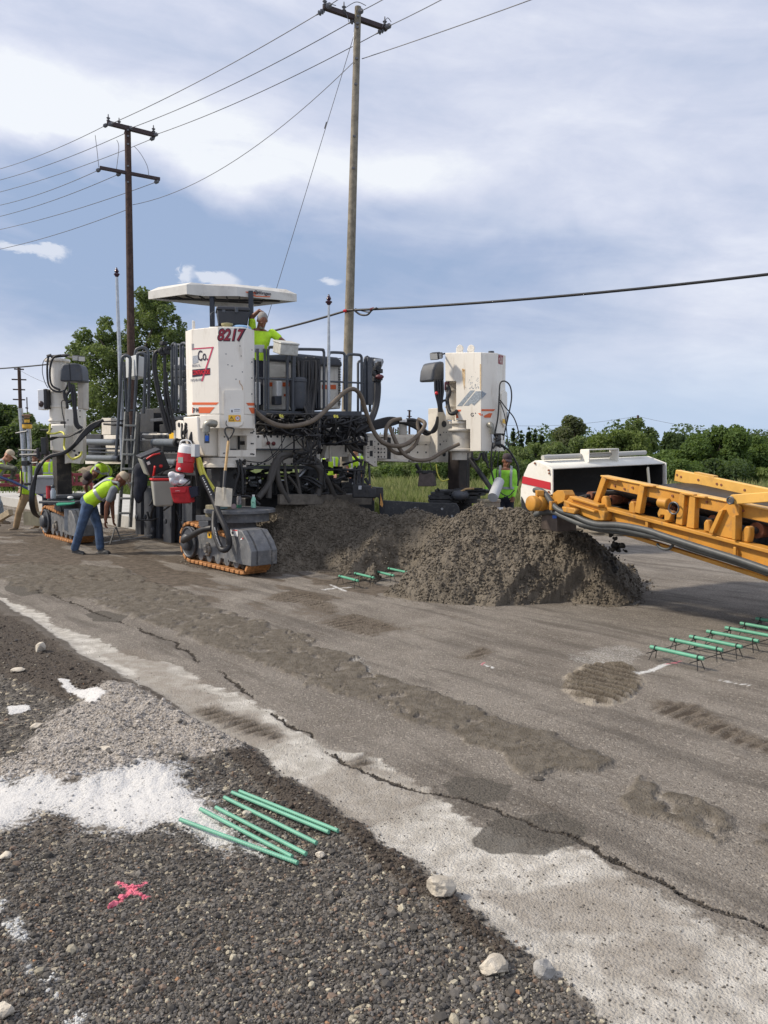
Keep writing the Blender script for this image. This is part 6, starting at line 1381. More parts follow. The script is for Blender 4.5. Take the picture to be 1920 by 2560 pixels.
mb = MB(); ctr('', [(940, 580), (960, 530), (985, 540), (1010, 560), (1040, 570), (1020, 625), (985, 630), (985, 590), (965, 590), (950, 610)], -.06, .06, ret=mb); mb.cyl(PL(*c8(955, 505), CPL(-.05)), PL(*c8(1015, 515), CPL(-.05)), .05, n=14); mb.build('belt_scraper_mount', YO, CV, bevel=.008)
mb = MB(); p_ = PL(*c8(1048, 545), CPL(-.07)); mb.tube([p_ + (Bd * math.cos(t) + ZU * math.sin(t)) * .055 for t in [i * math.pi / 8 for i in range(16)]], .008, 6, closed=True); mb.build('shackle', RAIL, CV)
mb = MB()
for zx, zy in ((668, 400), (730, 420), (1042, 465), (1265, 505), (1500, 562), (783, 412)): p_ = PL(*c8(zx, zy), CPL(.02)); mb.cyl(p_ - Wd * .012, p_, .012, n=6)
mb.build('bolt_heads', ORU, CV)
# drive motor
pm1, pm2 = PL(*c8(140, 520), CPL(-.35)), PL(*c8(225, 515), CPL(-.12))
mo = MB(); cM = PL(*c8(178, 512), CPL(-.2)); ax = (Wd * .9 - ZU * .0).normalized()
mo.lathe(cM - ax * .14, [(.07, 0), (.085, .01), (.085, .07), (.07, .071), (.07, .10), (.09, .101), (.09, .19), (.11, .191), (.11, .22), (.08, .221), (.08, .30)], 20, ax); mo.box(cM + ZU * .11, (.08, .1, .06)); mo = mo.build('drive_motor', YO, CV, bevel=.006)
mb = MB(); ctr('', [(262, 450), (290, 430), (330, 430), (345, 460), (340, 500), (300, 520), (262, 510)], -.12, .15, YO, ret=mb); mb.build('gearbox', YO, CV, bevel=.006)
mb = MB(); ctr('', [(238, 500), (256, 500), (256, 560), (238, 560)], -.2, .1, ret=mb); ctr('', [(320, 535), (400, 545), (415, 560), (400, 585), (330, 570)], -.2, .08, ret=mb); mb.build('bracket', YO, CV, bevel=.01)
mb = MB(); ctr('', [(190, 585), (290, 590), (292, 700), (188, 680)], -.1, .3, ret=mb); mb.build('scraper_box', mat('dull_steel_box', (.11, .085, .07), .4, .4, var=.3, vscale=8), CV, bevel=.008); ctr('blue_sticker', [(262, 590), (288, 590), (288, 612), (262, 612)], -.11, .005, BLUE, 0)
# hydraulic hoses along the frame
for pts, r_, w_ in (([(145, 430), (175, 428), (215, 450), (260, 515), (310, 560), (400, 590), (470, 625), (560, 650), (700, 655), (860, 685), (1000, 730), (1200, 795), (1440, 870), (1659, 945), (1800, 990)], .030, -.16), ([(150, 588), (200, 572), (270, 572), (330, 598), (440, 645), (560, 668), (700, 680), (860, 712), (1000, 745), (1200, 810), (1440, 880), (1659, 958), (1800, 1004)], .030, -.14),
                    ([(440, 655), (560, 685), (700, 702), (830, 720), (980, 745), (1200, 822), (1440, 895), (1659, 972)], .024, -.10), ([(940, 775), (960, 800), (1000, 812), (1030, 800), (1050, 770)], .014, -.08)):
    hose([PL(*c8(*p), CPL(w_)) for p in pts], r_, mat('grey_hose', (.07, .075, .075), .5, var=.2, vscale=10), name='hydraulic_hose', par=CV)
# hood
hp = [(262, 288), (150, 236), (107, 262), (78, 325), (57, 420), (55, 480), (62, 545)]
hw = [PL(*c8(*p), CPL(-.02)) for p in hp]; HWd = 1.92; liftv = ZU * .05
vs, fs = [], []
for p in hw: vs += [p, p + Wd * HWd + liftv]
for i in range(len(hw) - 1): fs.append((2 * i, 2 * i + 1, 2 * i + 3, 2 * i + 2))
hm = MB().add(vs, fs).build('hood', HOODW, CV, smooth=25); s2 = hm.modifiers.new('s', 'SOLIDIFY'); s2.thickness = .012
ci = sum(hw, Vector()) / len(hw)
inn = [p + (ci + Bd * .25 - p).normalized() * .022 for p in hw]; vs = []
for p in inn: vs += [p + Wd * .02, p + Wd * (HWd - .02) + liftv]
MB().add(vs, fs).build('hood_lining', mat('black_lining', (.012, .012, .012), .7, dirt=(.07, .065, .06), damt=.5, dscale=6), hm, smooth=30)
sp_ = [(150, 236), (262, 288), (263, 455), (215, 470), (150, 560), (95, 545), (60, 500), (55, 470), (57, 420), (78, 325), (107, 262)]
for w_ in (-.035, HWd - .02):
    o_ = ctr('hood_side', sp_, -.035, .016, HOODW, .003, par=hm)
    if w_ > 0: o_.location = Wd * (HWd) + liftv
rp_ = [PL(*c8(*p), CPL(-.04)) for p in [(72, 338), (249, 378), (249, 426), (64, 384)]]; MB().prism(rp_, Wd * -.003).build('red_stripe', mat('stripe_red', (.48, .02, .03), .45), hm, smooth=0)
mb = MB()
for z_ in ((150, 255), (240, 300), (240, 440), (243, 320)): p_ = PL(*c8(*z_), CPL(-.04)); mb.cyl(p_, p_ - Wd * .012, .012, n=8)
mb.build('bolt_heads', ORU, hm)
ctr('rubber_skirt', [(58, 470), (95, 545), (110, 570), (60, 540)], -.05, .01, BLK, 0, par=hm)
a, b = hw[1], hw[1] + Wd * HWd + liftv
MB().cyl(a.lerp(b, .04) + ZU * .03 + Bd * .04, a.lerp(b, .95) + ZU * .045 + Bd * .04, .028, n=12).build('hood_tube', mat('tube_grey', (.45, .44, .40), .5), hm)
mb = MB(); e0 = a.lerp(b, .36) + Bd * .10 - ZU * .0; e1 = a.lerp(b, .62) + Bd * .10
for e_ in (e0, e1): mb.box(e_ + ZU * .03, (.012, .14, .15), rz=math.atan2(Wd.y, Wd.x))
mb.bar(e0 + ZU * .105, e1 + ZU * .105, .14, .012); mb.build('hood_bracket', HOODW, hm, bevel=.003)
MB().bar(CL(.12, 1.45, 1.5), CL(.3, 1.3, 1.1), .02, .05).build('hood_stay', mat('stay_grey', (.25, .25, .23), .5), hm)
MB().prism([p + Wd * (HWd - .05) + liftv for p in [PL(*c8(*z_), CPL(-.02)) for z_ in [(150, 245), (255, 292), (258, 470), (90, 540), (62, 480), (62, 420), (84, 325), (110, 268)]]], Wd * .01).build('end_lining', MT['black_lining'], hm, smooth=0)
# support wheel and tail legs, out of the picture to the right
for w_ in (.05, 1.4): MB().bar(CL(3.3, w_, zl(3.3)), CL(3.3, w_, .3), .10, .10).build('support_leg', YO, CV, bevel=.01)
for w_ in (-.05, 1.35): MB().lathe(CL(3.3, w_, .32), [(.12, 0), (.14, .01), (.16, .03), (.30, .02), (.32, .06), (.32, .18), (.30, .22), (.12, .2)], 28, Wd).build('wheel', BLK, CV)

# ------------------------------------------------------------------ coated bars and dowel baskets
GRN = mat('green_epoxy', (.10, .34, .22), .5, var=.10, vscale=12, dirt=(.22, .25, .19), damt=.35, dscale=25)
GRNL = mat('light_green_epoxy', (.15, .40, .28), .5, var=.08, vscale=15, dirt=(.30, .33, .28), damt=.3, dscale=30)
bars = [((450, 2049), (744, 2155), 'front most green ribbed bar, its tail on the white powder'), ((501, 2021), (730, 2140), 'green ribbed bar touching the front most one at its near end'), ((540, 2016), (765, 2134), 'third green ribbed bar from the front of the fan'),
        ((561, 1993), (791, 2107), 'fourth green ribbed bar from the front with a tan stone behind it'), ((580, 1980), (822, 2081), 'green ribbed bar touching the back most one along its length'), ((599, 1977), (845, 2079), 'back most green ribbed bar nearest the pale strip')]
for (p0, p1, lb_) in bars:
    a, b = G(*p0, .014), G(*p1, .014)
    for v_ in (a, b): v_.z = float(gz_at(v_.x, v_.y)[0]) + .017
    n_ = 150; pts = [a.lerp(b, i / n_) for i in range(n_ + 1)]; rr = [.0084 + (.0015 if i % 3 == 0 else 0) for i in range(n_ + 1)]
    o = MB().tube(pts, rr, 12).build('tie_bar', GRNL, org=tuple((a + b) / 2), smooth=50); tag(o, lb_, 'rebar', 'green ribbed bars fanned out on the gravel')
WIRE = mat('basket_wire', (.022, .021, .020), .5)
def basket(segs, label, hgt=.11, rb=.0155):
    cs_ = [(G(*a, hgt), G(*b, hgt)) for a, b in segs]; dv = sum(((b - a).normalized() for a, b in cs_), Vector()).normalized(); sp2 = (cs_[-1][0] - cs_[0][0]); sp2 = (sp2 - dv * sp2.dot(dv)).normalized()
    rt = thing('dowel_basket', tuple(Vector((cs_[0][0].x, cs_[0][0].y, 0))), label, 'dowel basket', 'wire baskets of green dowels')
    wf = MB(); L0 = .46; ends0, ends1 = [], []
    for a, b in cs_:
        a2 = a; b2 = a + dv * L0; MB().cyl(a2, b2, rb, n=14).build('dowel_bar', GRN, rt, bevel=.003)
        for t_, s_ in ((.10, -1), (.90, 1)):
            c1 = a2.lerp(b2, t_); foot = c1 + dv * s_ * .03 - ZU * hgt * .97
            wf.tube([c1 - ZU * .0 + sp2 * .02, foot + sp2 * .05], .0034, 6); wf.tube([c1 - sp2 * .02, foot - sp2 * .05], .0034, 6)
            wf.tube([c1 + (sp2 * math.cos(q_) + ZU * math.sin(q_)) * (rb + .004) for q_ in [i * math.pi / 5 for i in range(10)]], .004, 5, closed=True)
        ends0.append(a2.lerp(b2, .1)); ends1.append(a2.lerp(b2, .9))
    for e_, s_ in ((ends0, -1), (ends1, 1)):
        a, b = e_[0] - sp2 * .12, e_[-1] + sp2 * .25
        wf.tube([a - ZU * .025, b - ZU * .025], .0036, 6); wf.tube([a + dv * s_ * .03 - ZU * (hgt - .006), b + dv * s_ * .03 - ZU * (hgt - .006)], .0036, 6)
    for i in range(0, len(ends0), 2): wf.tube([ends0[i] - ZU * (hgt - .01), ends1[i] - ZU * (hgt - .01)], .004, 6)
    wf.build('wire_frame', WIRE, rt, smooth=60)
basket([((848, 1440), (895, 1451)), ((887, 1433), (929, 1443)), ((936, 1428), (985, 1439)), ((971, 1421), (1013, 1431))], 'short wire basket of four green dowels half buried at the foot of the heap')
basket([((1626, 1617), (1737, 1642)), ((1676, 1598), (1792, 1627)), ((1724, 1591), (1837, 1613)), ((1767, 1578), (1871, 1598)), ((1813, 1569), (1930, 1594)), ((1851, 1558), (1990, 1580)), ((1890, 1546), (2030, 1568)), ((1930, 1536), (2070, 1556))], 'long wire basket of green dowels running out of the picture at right')

# ------------------------------------------------------------------ people
SKIN = mat('skin', (.42, .21, .13), .55, var=.08, vscale=20); SKIND = mat('dark_tanned_skin', (.20, .085, .05), .55, var=.08, vscale=20)
HIVIS = mat('hi_vis_lime', (.50, .80, .03), .75, var=.12, vscale=12, bump=.5, bscale=14); REFL = mat('reflective_grey', (.36, .38, .38), .4); JEAN = mat('blue_denim', (.055, .095, .175), .85, var=.35, vscale=9, bump=.5, bscale=18)
NAVY = mat('navy_cloth', (.015, .018, .03), .85, var=.2, vscale=10, bump=.4, bscale=15); KHAKI = mat('khaki_cloth', (.34, .24, .14), .85, var=.15, vscale=9, bump=.5, bscale=16); GTEE = mat('grey_tee', (.20, .22, .24), .85, var=.1, vscale=12)
BOOT = mat('tan_boot', (.20, .15, .10), .7, var=.2, vscale=20); BOOTD = mat('dark_boot', (.05, .05, .05), .7); HAIRG = mat('grey_hair', (.26, .24, .22), .8, bump=.6, bscale=90); CAPT = mat('tan_cap', (.48, .40, .29), .8); CAPD = mat('dark_cap', (.05, .035, .04), .8); CAMO = mat('camo_cloth', (.09, .095, .07), .85, var=.7, vscale=14)
HLIME = mat('hi_vis_green', (.34, .78, .06), .75, var=.12, vscale=12, bump=.5, bscale=14); LDENIM = mat('faded_denim', (.30, .36, .42), .85, var=.4, vscale=8)
def cap_(mb, a, b, ra, rb, n=12):
    a, b = Vector(a), Vector(b); mb.tube([a, b], [ra, rb], n); mb.ball(a, ra, n, 8); mb.ball(b, rb, n, 8)
def eloft(mb, rings, n=20):
    vs = []
    for c, s_, f_, w, d in rings: vs += [c + s_ * w * math.copysign(abs(math.cos(t)) ** .85, math.cos(t)) + f_ * d * math.copysign(abs(math.sin(t)) ** .85, math.sin(t)) for t in [2 * math.pi * i / n for i in range(n)]]
    m = len(rings); fs = [(i * n + k, i * n + (k + 1) % n, (i + 1) * n + (k + 1) % n, (i + 1) * n + k) for i in range(m - 1) for k in range(n)]
    fs += [tuple(range(n - 1, -1, -1)), tuple((m - 1) * n + k for k in range(n))]; mb.add(vs, fs)
def remesh(o, vox, it=2):
    r_ = o.modifiers.new('r', 'REMESH'); r_.mode = 'VOXEL'; r_.voxel_size = vox; r_.use_smooth_shade = True
    s_ = o.modifiers.new('s', 'SMOOTH'); s_.iterations = it; s_.factor = .5
def hand_(mb, wr, dirv, palmn, sd_=1, curl=.5):
    d = Vector(dirv).normalized(); n_ = Vector(palmn); n_ = (n_ - d * n_.dot(d)).normalized(); s_ = d.cross(n_) * sd_
    pc = wr + d * .045; Mx = Matrix((s_, d, n_)).transposed(); mb.ball(pc, (.040, .05, .017), 12, 8, rot=Mx)
    for i, (o_, L_) in enumerate(((-.029, .062), (-.010, .072), (.010, .068), (.028, .052))):
        b0 = wr + d * .085 + s_ * o_; c1 = b0 + (d * math.cos(curl * .6) + n_ * math.sin(curl * .6)) * L_ * .5; c2 = c1 + (d * math.cos(curl * 1.7) + n_ * math.sin(curl * 1.7)) * L_ * .45
        mb.tube([wr + d * .05 + s_ * o_ * .8, b0, c1, c2], [.010, .0095, .0088, .0075], 8); mb.ball(c2, .0078, 8, 6)
    t0 = wr + d * .02 - s_ * .03; t1 = t0 - s_ * .025 + d * .03 + n_ * .01; t2 = t1 + d * .03 + n_ * .012; mb.tube([t0, t1, t2], [.013, .011, .008], 8); mb.ball(t2, .0085, 8, 6)
def person(label, J, top=HIVIS, pants=JEAN, boots=BOOT, skin=SKIN, hat=None, hair=None, vest=None, sleeve='short', group=None, look=None, curl=.6, stripes=True, legs=True, hat_kind='cap', tuck=None):
    """J holds joints in metres; f = facing"""
    J = {a: Vector(b) for a, b in J.items()}
    base = (J['anL'] + J['anR']) / 2 if 'anL' in J else J['pel']; base = Vector((base.x, base.y, min(base.z, J.get('anR', base).z) - .08))
    rt = thing('person', tuple(base), label, 'person', group)
    f = J['f'].normalized(); sh = (J['shR'] - J['shL']).normalized()
    up = (J['neck'] - J['pel']).normalized(); hipv = (J['hipR'] - J['hipL']).normalized()
    lk = Vector(look).normalized() if look is not None else f
    hup = (J['head'] - J['neck']).normalized(); hs = lk.cross(hup).normalized(); hup2 = hs.cross(lk).normalized(); Hm = Matrix((hs, lk, hup2)).transposed(); H = J['head']
    b = MB()
    b.ball(H + Hm @ Vector((0, -.008, .02)), (.074, .094, .10), 20, 14, rot=Hm); b.ball(H + Hm @ Vector((0, .02, -.05)), (.056, .068, .072), 16, 10, rot=Hm); b.ball(H + Hm @ Vector((0, .072, -.095)), (.025, .022, .02), 10, 8, rot=Hm)
    b.tube([H + Hm @ Vector((0, .085, .015)), H + Hm @ Vector((0, .112, -.025))], [.009, .016], 8); b.ball(H + Hm @ Vector((0, .108, -.028)), (.017, .013, .012), 8, 6, rot=Hm)
    for s_ in (-1, 1): b.ball(H + Hm @ Vector((s_ * .078, -.005, -.01)), (.012, .022, .032), 10, 8, rot=Hm); b.ball(H + Hm @ Vector((s_ * .03, .088, .022)), (.022, .012, .008), 8, 6, rot=Hm)
    b.ball(H + Hm @ Vector((0, .09, -.058)), (.024, .012, .010), 10, 6, rot=Hm)
    cap_(b, J['neck'] - up * .04, H + Hm @ Vector((0, -.02, -.05)), .060, .055)
    def torso(mb, k_=1.0, lo=0.0, hi=1.0, ad=0.0):
        prof = [(-.10, .150, .105), (0, .170, .118), (.18, .165, .112), (.38, .158, .108), (.62, .185, .122), (.82, .195, .118), (.93, .165, .100), (1.0, .085, .075)]
        rg = []
        for t_, w_, d_ in prof:
            if t_ < lo - .001 or t_ > hi + .001: continue
            s3 = hipv.lerp(sh, max(0, min(1, t_))).normalized(); c3 = J['pel'].lerp(J['neck'], t_)
            if 'chest' in J: c3 = c3 + (J['chest'] - J['pel'].lerp(J['neck'], .6)) * max(0, 1 - abs(t_ - .6) / .6)
            s3 = (s3 - up * s3.dot(up)).normalized(); f3_ = up.cross(s3).normalized() * -1
            rg.append((c3, s3, f3_, w_ * k_ + ad, d_ * k_ + ad))
        eloft(mb, rg)
    torso(b, .94)
    for S in 'LR':
        cap_(b, J['sh' + S], J['el' + S], .050, .040); cap_(b, J['el' + S], J['wr' + S], .040, .027)
        dv = (J['ha' + S] - J['wr' + S]) if 'ha' + S in J else (J['wr' + S] - J['el' + S]); pn = J.get('pn' + S, f - sh * (1 if S == 'R' else -1) * .3)
        hand_(b, J['wr' + S], dv, pn, 1 if S == 'R' else -1, curl)
        if legs: cap_(b, J['hip' + S], J['kn' + S], .080, .055); cap_(b, J['kn' + S], J['an' + S], .055, .038)
    body = b.build('body', skin, rt, smooth=80); remesh(body, .0085)
    t = MB(); torso(t, 1.05, hi=.94 if sleeve != 'none' else .9)
    t.ball(J['neck'] - up * .03, (.085, .08, .03), 12, 8, rot=Matrix((sh, up.cross(sh), up)).transposed()) if False else None
    for S in 'LR':
        e = J['sh' + S].lerp(J['el' + S], .62)
        if sleeve == 'long': cap_(t, J['sh' + S], J['el' + S], .066, .053); cap_(t, J['el' + S], J['el' + S].lerp(J['wr' + S], .92), .053, .038)
        elif sleeve == 'short': cap_(t, J['sh' + S], e, .070, .060)
    shirt = t.build('shirt' if vest is None else 'tee_shirt', top, rt, smooth=80); remesh(shirt, .012, 3)
    outer = shirt
    if vest is not None:
        v = MB(); torso(v, 1.10, hi=.94, ad=.004)
        for S in 'LR': v.ball(J['sh' + S].lerp(J['neck'], .15), (.075, .075, .06), 12, 8)
        outer = v.build('vest', vest, rt, smooth=80); remesh(outer, .012, 3)
    if stripes:
        ax_ = J['neck'] - J['pel']
        def band(t0, t1, k_=1.16):
            rg = []
            for t_ in (t0, t1):
                s3 = hipv.lerp(sh, t_).normalized(); s3 = (s3 - up * s3.dot(up)).normalized(); f3_ = up.cross(s3) * -1; c3 = J['pel'].lerp(J['neck'], t_)
                if 'chest' in J: c3 = c3 + (J['chest'] - J['pel'].lerp(J['neck'], .6)) * max(0, 1 - abs(t_ - .6) / .6)
                w_ = np.interp(t_, [0, .38, .62, .82, .93], [.17, .158, .185, .195, .165]); d_ = np.interp(t_, [0, .38, .62, .82, .93], [.118, .108, .122, .118, .1]); rg.append((c3, s3, f3_, w_ * k_, d_ * k_))
            m_ = MB(); eloft(m_, rg, 28); m_.build('reflective_band', REFL, outer, smooth=50)
        band(.30, .38)
        for S in (-1, 1):
            m_ = MB(); pts = []
            for t_, fr in ((.34, 1), (.6, 1), (.82, .95), (.93, .55), (.97, 0), (.93, -.55), (.82, -.95), (.6, -1), (.34, -1)):
                s3 = hipv.lerp(sh, t_).normalized(); s3 = (s3 - up * s3.dot(up)).normalized(); f3_ = up.cross(s3) * -1; c3 = J['pel'].lerp(J['neck'], t_)
                if 'chest' in J: c3 = c3 + (J['chest'] - J['pel'].lerp(J['neck'], .6)) * max(0, 1 - abs(t_ - .6) / .6)
                pts.append(c3 + s3 * S * .10 + f3_ * fr * .128 + up * (.05 if fr == 0 else 0))
            pts = smooth_path(pts, 4)
            for i in range(len(pts) - 1): m_.bar(pts[i], pts[i + 1] + (pts[i + 1] - pts[i]) * .15, .045, .022, up=(pts[i] - J['pel'].lerp(J['neck'], .5)))
            m_.build('reflective_strap', REFL, outer, smooth=50)
    if legs:
        p = MB(); torso(p, 1.03, hi=.2)
        for S in 'LR':
            cap_(p, J['hip' + S], J['kn' + S], .100, .074); cap_(p, J['kn' + S], J['an' + S] + (J['kn' + S] - J['an' + S]) * .08, .072, .068)
        p.ball(J['pel'], (.15, .13, .12), 14, 10)
        pp = p.build('trousers', pants, rt, smooth=80); remesh(pp, .014, 3)
        for S in 'LR':
            an = J['an' + S]; fd = J.get('ft' + S, f); fd = Vector((fd.x, fd.y, 0)).normalized(); sd3 = fd.cross(ZU); Mx = Matrix((sd3, fd, ZU)).transposed(); q_ = MB()
            cap_(q_, an + ZU * .06, an - ZU * .02, .050, .046); q_.ball(an + fd * .03 - ZU * .035, (.045, .085, .045), 12, 8, rot=Mx); q_.ball(an + fd * .12 - ZU * .05, (.048, .075, .035), 12, 8, rot=Mx); q_.box(an + fd * .06 - ZU * .072, (.085, .27, .024), rot=Mx)
            o = q_.build('boot', boots, rt, smooth=70); remesh(o, .010, 1)
    if hair is not None:
        q_ = MB(); q_.ball(H + Hm @ Vector((0, -.022, .028)), (.083, .095, .103), 18, 12, rot=Hm); q_.ball(H + Hm @ Vector((0, -.06, -.02)), (.07, .05, .07), 14, 8, rot=Hm)
        if hair is HAIRG: q_.ball(H + Hm @ Vector((0, .055, -.085)), (.045, .04, .045), 10, 8, rot=Hm)
        o = q_.build('hair', hair, rt, smooth=80); remesh(o, .012, 1)
    if hat is not None:
        q_ = MB(); vs_ = []; q_.lathe(H + Hm @ Vector((0, -.008, .045)), [(.090, 0), (.092, .02), (.086, .055), (.062, .085), (.03, .098), (.001, .10)], 22, Hm @ Vector((0, 0, 1)))
        q_.ball(H + Hm @ Vector((0, .115, .045)), (.07, .075, .009), 16, 8, rot=Hm @ Matrix.Rotation(-.15, 3, 'X'))
        q_.build('cap', hat, rt, smooth=60)
    return rt
def PX(px, py, Y_): return P(px, py, Y_)
# man stooping in front in jeans and vest
Yb = 12.96
person('worker in blue jeans and lime vest stooping beside the ladder in front', dict(
    head=PX(303, 1198, Yb), neck=PX(293, 1211, Yb), pel=PX(223, 1253, Yb), chest=PX(270, 1218, Yb), shL=PX(283, 1217, Yb + .17), shR=PX(284, 1224, Yb - .17), elL=PX(280, 1262, Yb + .2), elR=PX(267, 1263, Yb - .18),
    wrL=PX(283, 1295, Yb + .22), wrR=PX(264, 1300, Yb - .15), hipL=PX(227, 1262, Yb + .1), hipR=PX(219, 1264, Yb - .1), knL=PX(246, 1318, Yb + .1), knR=PX(202, 1320, Yb - .12), anL=PX(251, 1372, Yb + .08), anR=PX(186, 1374, Yb - .05),
    f=(.95, -.1, -.3), pnR=(1, 0, 0), pnL=(1, 0, 0), ftL=(1, -.4, 0), ftR=(1, -.25, 0)), top=GTEE, vest=HIVIS, pants=JEAN, boots=BOOTD, skin=SKIND, hat=CAPT, look=(.75, .2, -.9))
# man bent over behind, dark cap towards the camera
Yc = 16.2
person('bent worker in lime vest and dark cap reaching down behind the front stooping man', dict(
    head=PX(222, 1196, Yc - .25), neck=PX(234, 1186, Yc - .1), pel=PX(264, 1180, Yc + .25), chest=PX(250, 1176, Yc), shL=PX(240, 1188, Yc + .16), shR=PX(222, 1186, Yc - .12), elL=PX(236, 1215, Yc + .1), elR=PX(214, 1218, Yc - .2), wrL=PX(232, 1240, Yc), wrR=PX(222, 1244, Yc - .2),
    hipL=PX(268, 1185, Yc + .35), hipR=PX(262, 1185, Yc + .15), knL=PX(264, 1235, Yc + .25), knR=PX(258, 1237, Yc + .05), anL=PX(268, 1286, Yc + .4), anR=PX(258, 1286, Yc + .2), f=(-.6, -.6, -.4)), top=NAVY, vest=HIVIS, pants=NAVY, skin=SKIND, hat=CAPD, look=(-.3, -.55, -.8))
# standing man in khaki trousers
Yd = 17.3
person('standing worker in khaki trousers and lime vest behind the grey sensor masts', dict(
    head=PX(90, 1143, Yd), neck=PX(84, 1158, Yd), pel=PX(70, 1235, Yd), chest=PX(74, 1190, Yd), shL=PX(96, 1168, Yd + .05), shR=PX(65, 1166, Yd + .0), elL=PX(104, 1195, Yd - .05), elR=PX(57, 1198, Yd - .1), wrL=PX(90, 1215, Yd - .25), wrR=PX(50, 1222, Yd - .25),
    hipL=PX(80, 1242, Yd + .06), hipR=PX(63, 1240, Yd - .06), knL=PX(90, 1282, Yd + .05), knR=PX(47, 1282, Yd - .12), anL=PX(92, 1316, Yd + .2), anR=PX(40, 1318, Yd - .08), f=(-.5, -.85, -.1)), top=mat('dark_tee', (.08, .07, .07), .8), vest=HIVIS, pants=KHAKI, skin=SKIND, hat=CAPD, look=(.6, -.6, -.4))
Ye = 16.4
person('worker at the left edge in tan cap and camouflage sleeves holding a long blue pole', dict(
    head=PX(22, 1140, Ye), neck=PX(8, 1153, Ye), pel=PX(-30, 1215, Ye), chest=PX(-10, 1175, Ye), shL=PX(10, 1160, Ye + .15), shR=PX(2, 1166, Ye - .17), elL=PX(38, 1172, Ye + .2), elR=PX(36, 1172, Ye - .2), wrL=PX(30, 1198, Ye + .1), wrR=PX(28, 1200, Ye - .15),
    hipL=PX(-27, 1222, Ye + .1), hipR=PX(-33, 1224, Ye - .1), knL=PX(-2, 1260, Ye + .1), knR=PX(-4, 1258, Ye - .1), anL=PX(5, 1300, Ye + .2), anR=PX(-20, 1306, Ye - .1), f=(.9, -.2, -.3)), top=CAMO, sleeve='long', vest=HIVIS, pants=LDENIM, hat=CAPT, skin=SKIN, look=(.8, -.2, -.5), curl=1.4)
tag(MB().tube([P(-60, 1172, 16.2), P(30, 1203, 16.2), P(110, 1240, 16.2), P(170, 1262, 16.4)], .030, 12).build('float_pole', mat('blue_pole', (.03, .05, .15), .35), org=tuple(P(30, 1203, 16.2)), smooth=60), 'long dark blue float handle held by the worker at the left edge', 'pole')
tag(MB().tube([P(55, 1165, 16.9), P(52, 1230, 16.8), P(51, 1250, 16.8)], .022, 8).build('wooden_shaft', MT['old_wood'], org=tuple(P(52, 1230, 16.8)), smooth=60), 'upright worn wooden tool handle before the khaki trousers', 'tool handle')
Yf = 21.5
person('distant worker in lime vest with orange trim behind the grey bin', dict(
    head=PX(119, 1140, Yf), neck=PX(119, 1152, Yf), pel=PX(119, 1198, Yf), shL=PX(134, 1158, Yf), shR=PX(104, 1158, Yf), elL=PX(139, 1180, Yf), elR=PX(99, 1180, Yf), wrL=PX(132, 1196, Yf - .1), wrR=PX(106, 1196, Yf - .1),
    hipL=PX(127, 1200, Yf), hipR=PX(112, 1200, Yf), knL=PX(127, 1245, Yf), knR=PX(112, 1245, Yf), anL=PX(127, 1283, Yf), anR=PX(112, 1283, Yf), f=(0, -1, 0)), vest=HIVIS, top=mat('orange_trim', (.75, .25, .03), .7), pants=NAVY, hat=CAPD, look=(0, -.8, -.5))
# operator on the platform
Yg = 12.5
person('grey haired operator in lime tee shirt leaning over the rail under the canopy', dict(
    head=PX(656, 801, Yg - .15), neck=PX(650, 821, Yg), pel=PX(646, 902, Yg + .05), chest=PX(645, 856, Yg), shL=PX(680, 833, Yg + .02), shR=PX(630, 822, Yg + .05), elL=PX(706, 852, Yg - .05), elR=PX(630, 793, Yg + .05), wrL=PX(722, 864, Yg - .2), wrR=PX(648, 776, Yg),
    haR=PX(662, 782, Yg), pnR=(0, 0, -1), hipL=PX(655, 912, Yg), hipR=PX(638, 912, Yg + .1), knL=PX(662, 965, Yg - .05), knR=PX(646, 965, Yg), anL=PX(655, 1012, Yg), anR=PX(645, 1014, Yg + .1), f=(.5, -.85, -.1)), top=HIVIS, pants=NAVY, boots=BOOTD, skin=SKIND, hair=HAIRG, look=(.25, -.55, -.75), stripes=False)
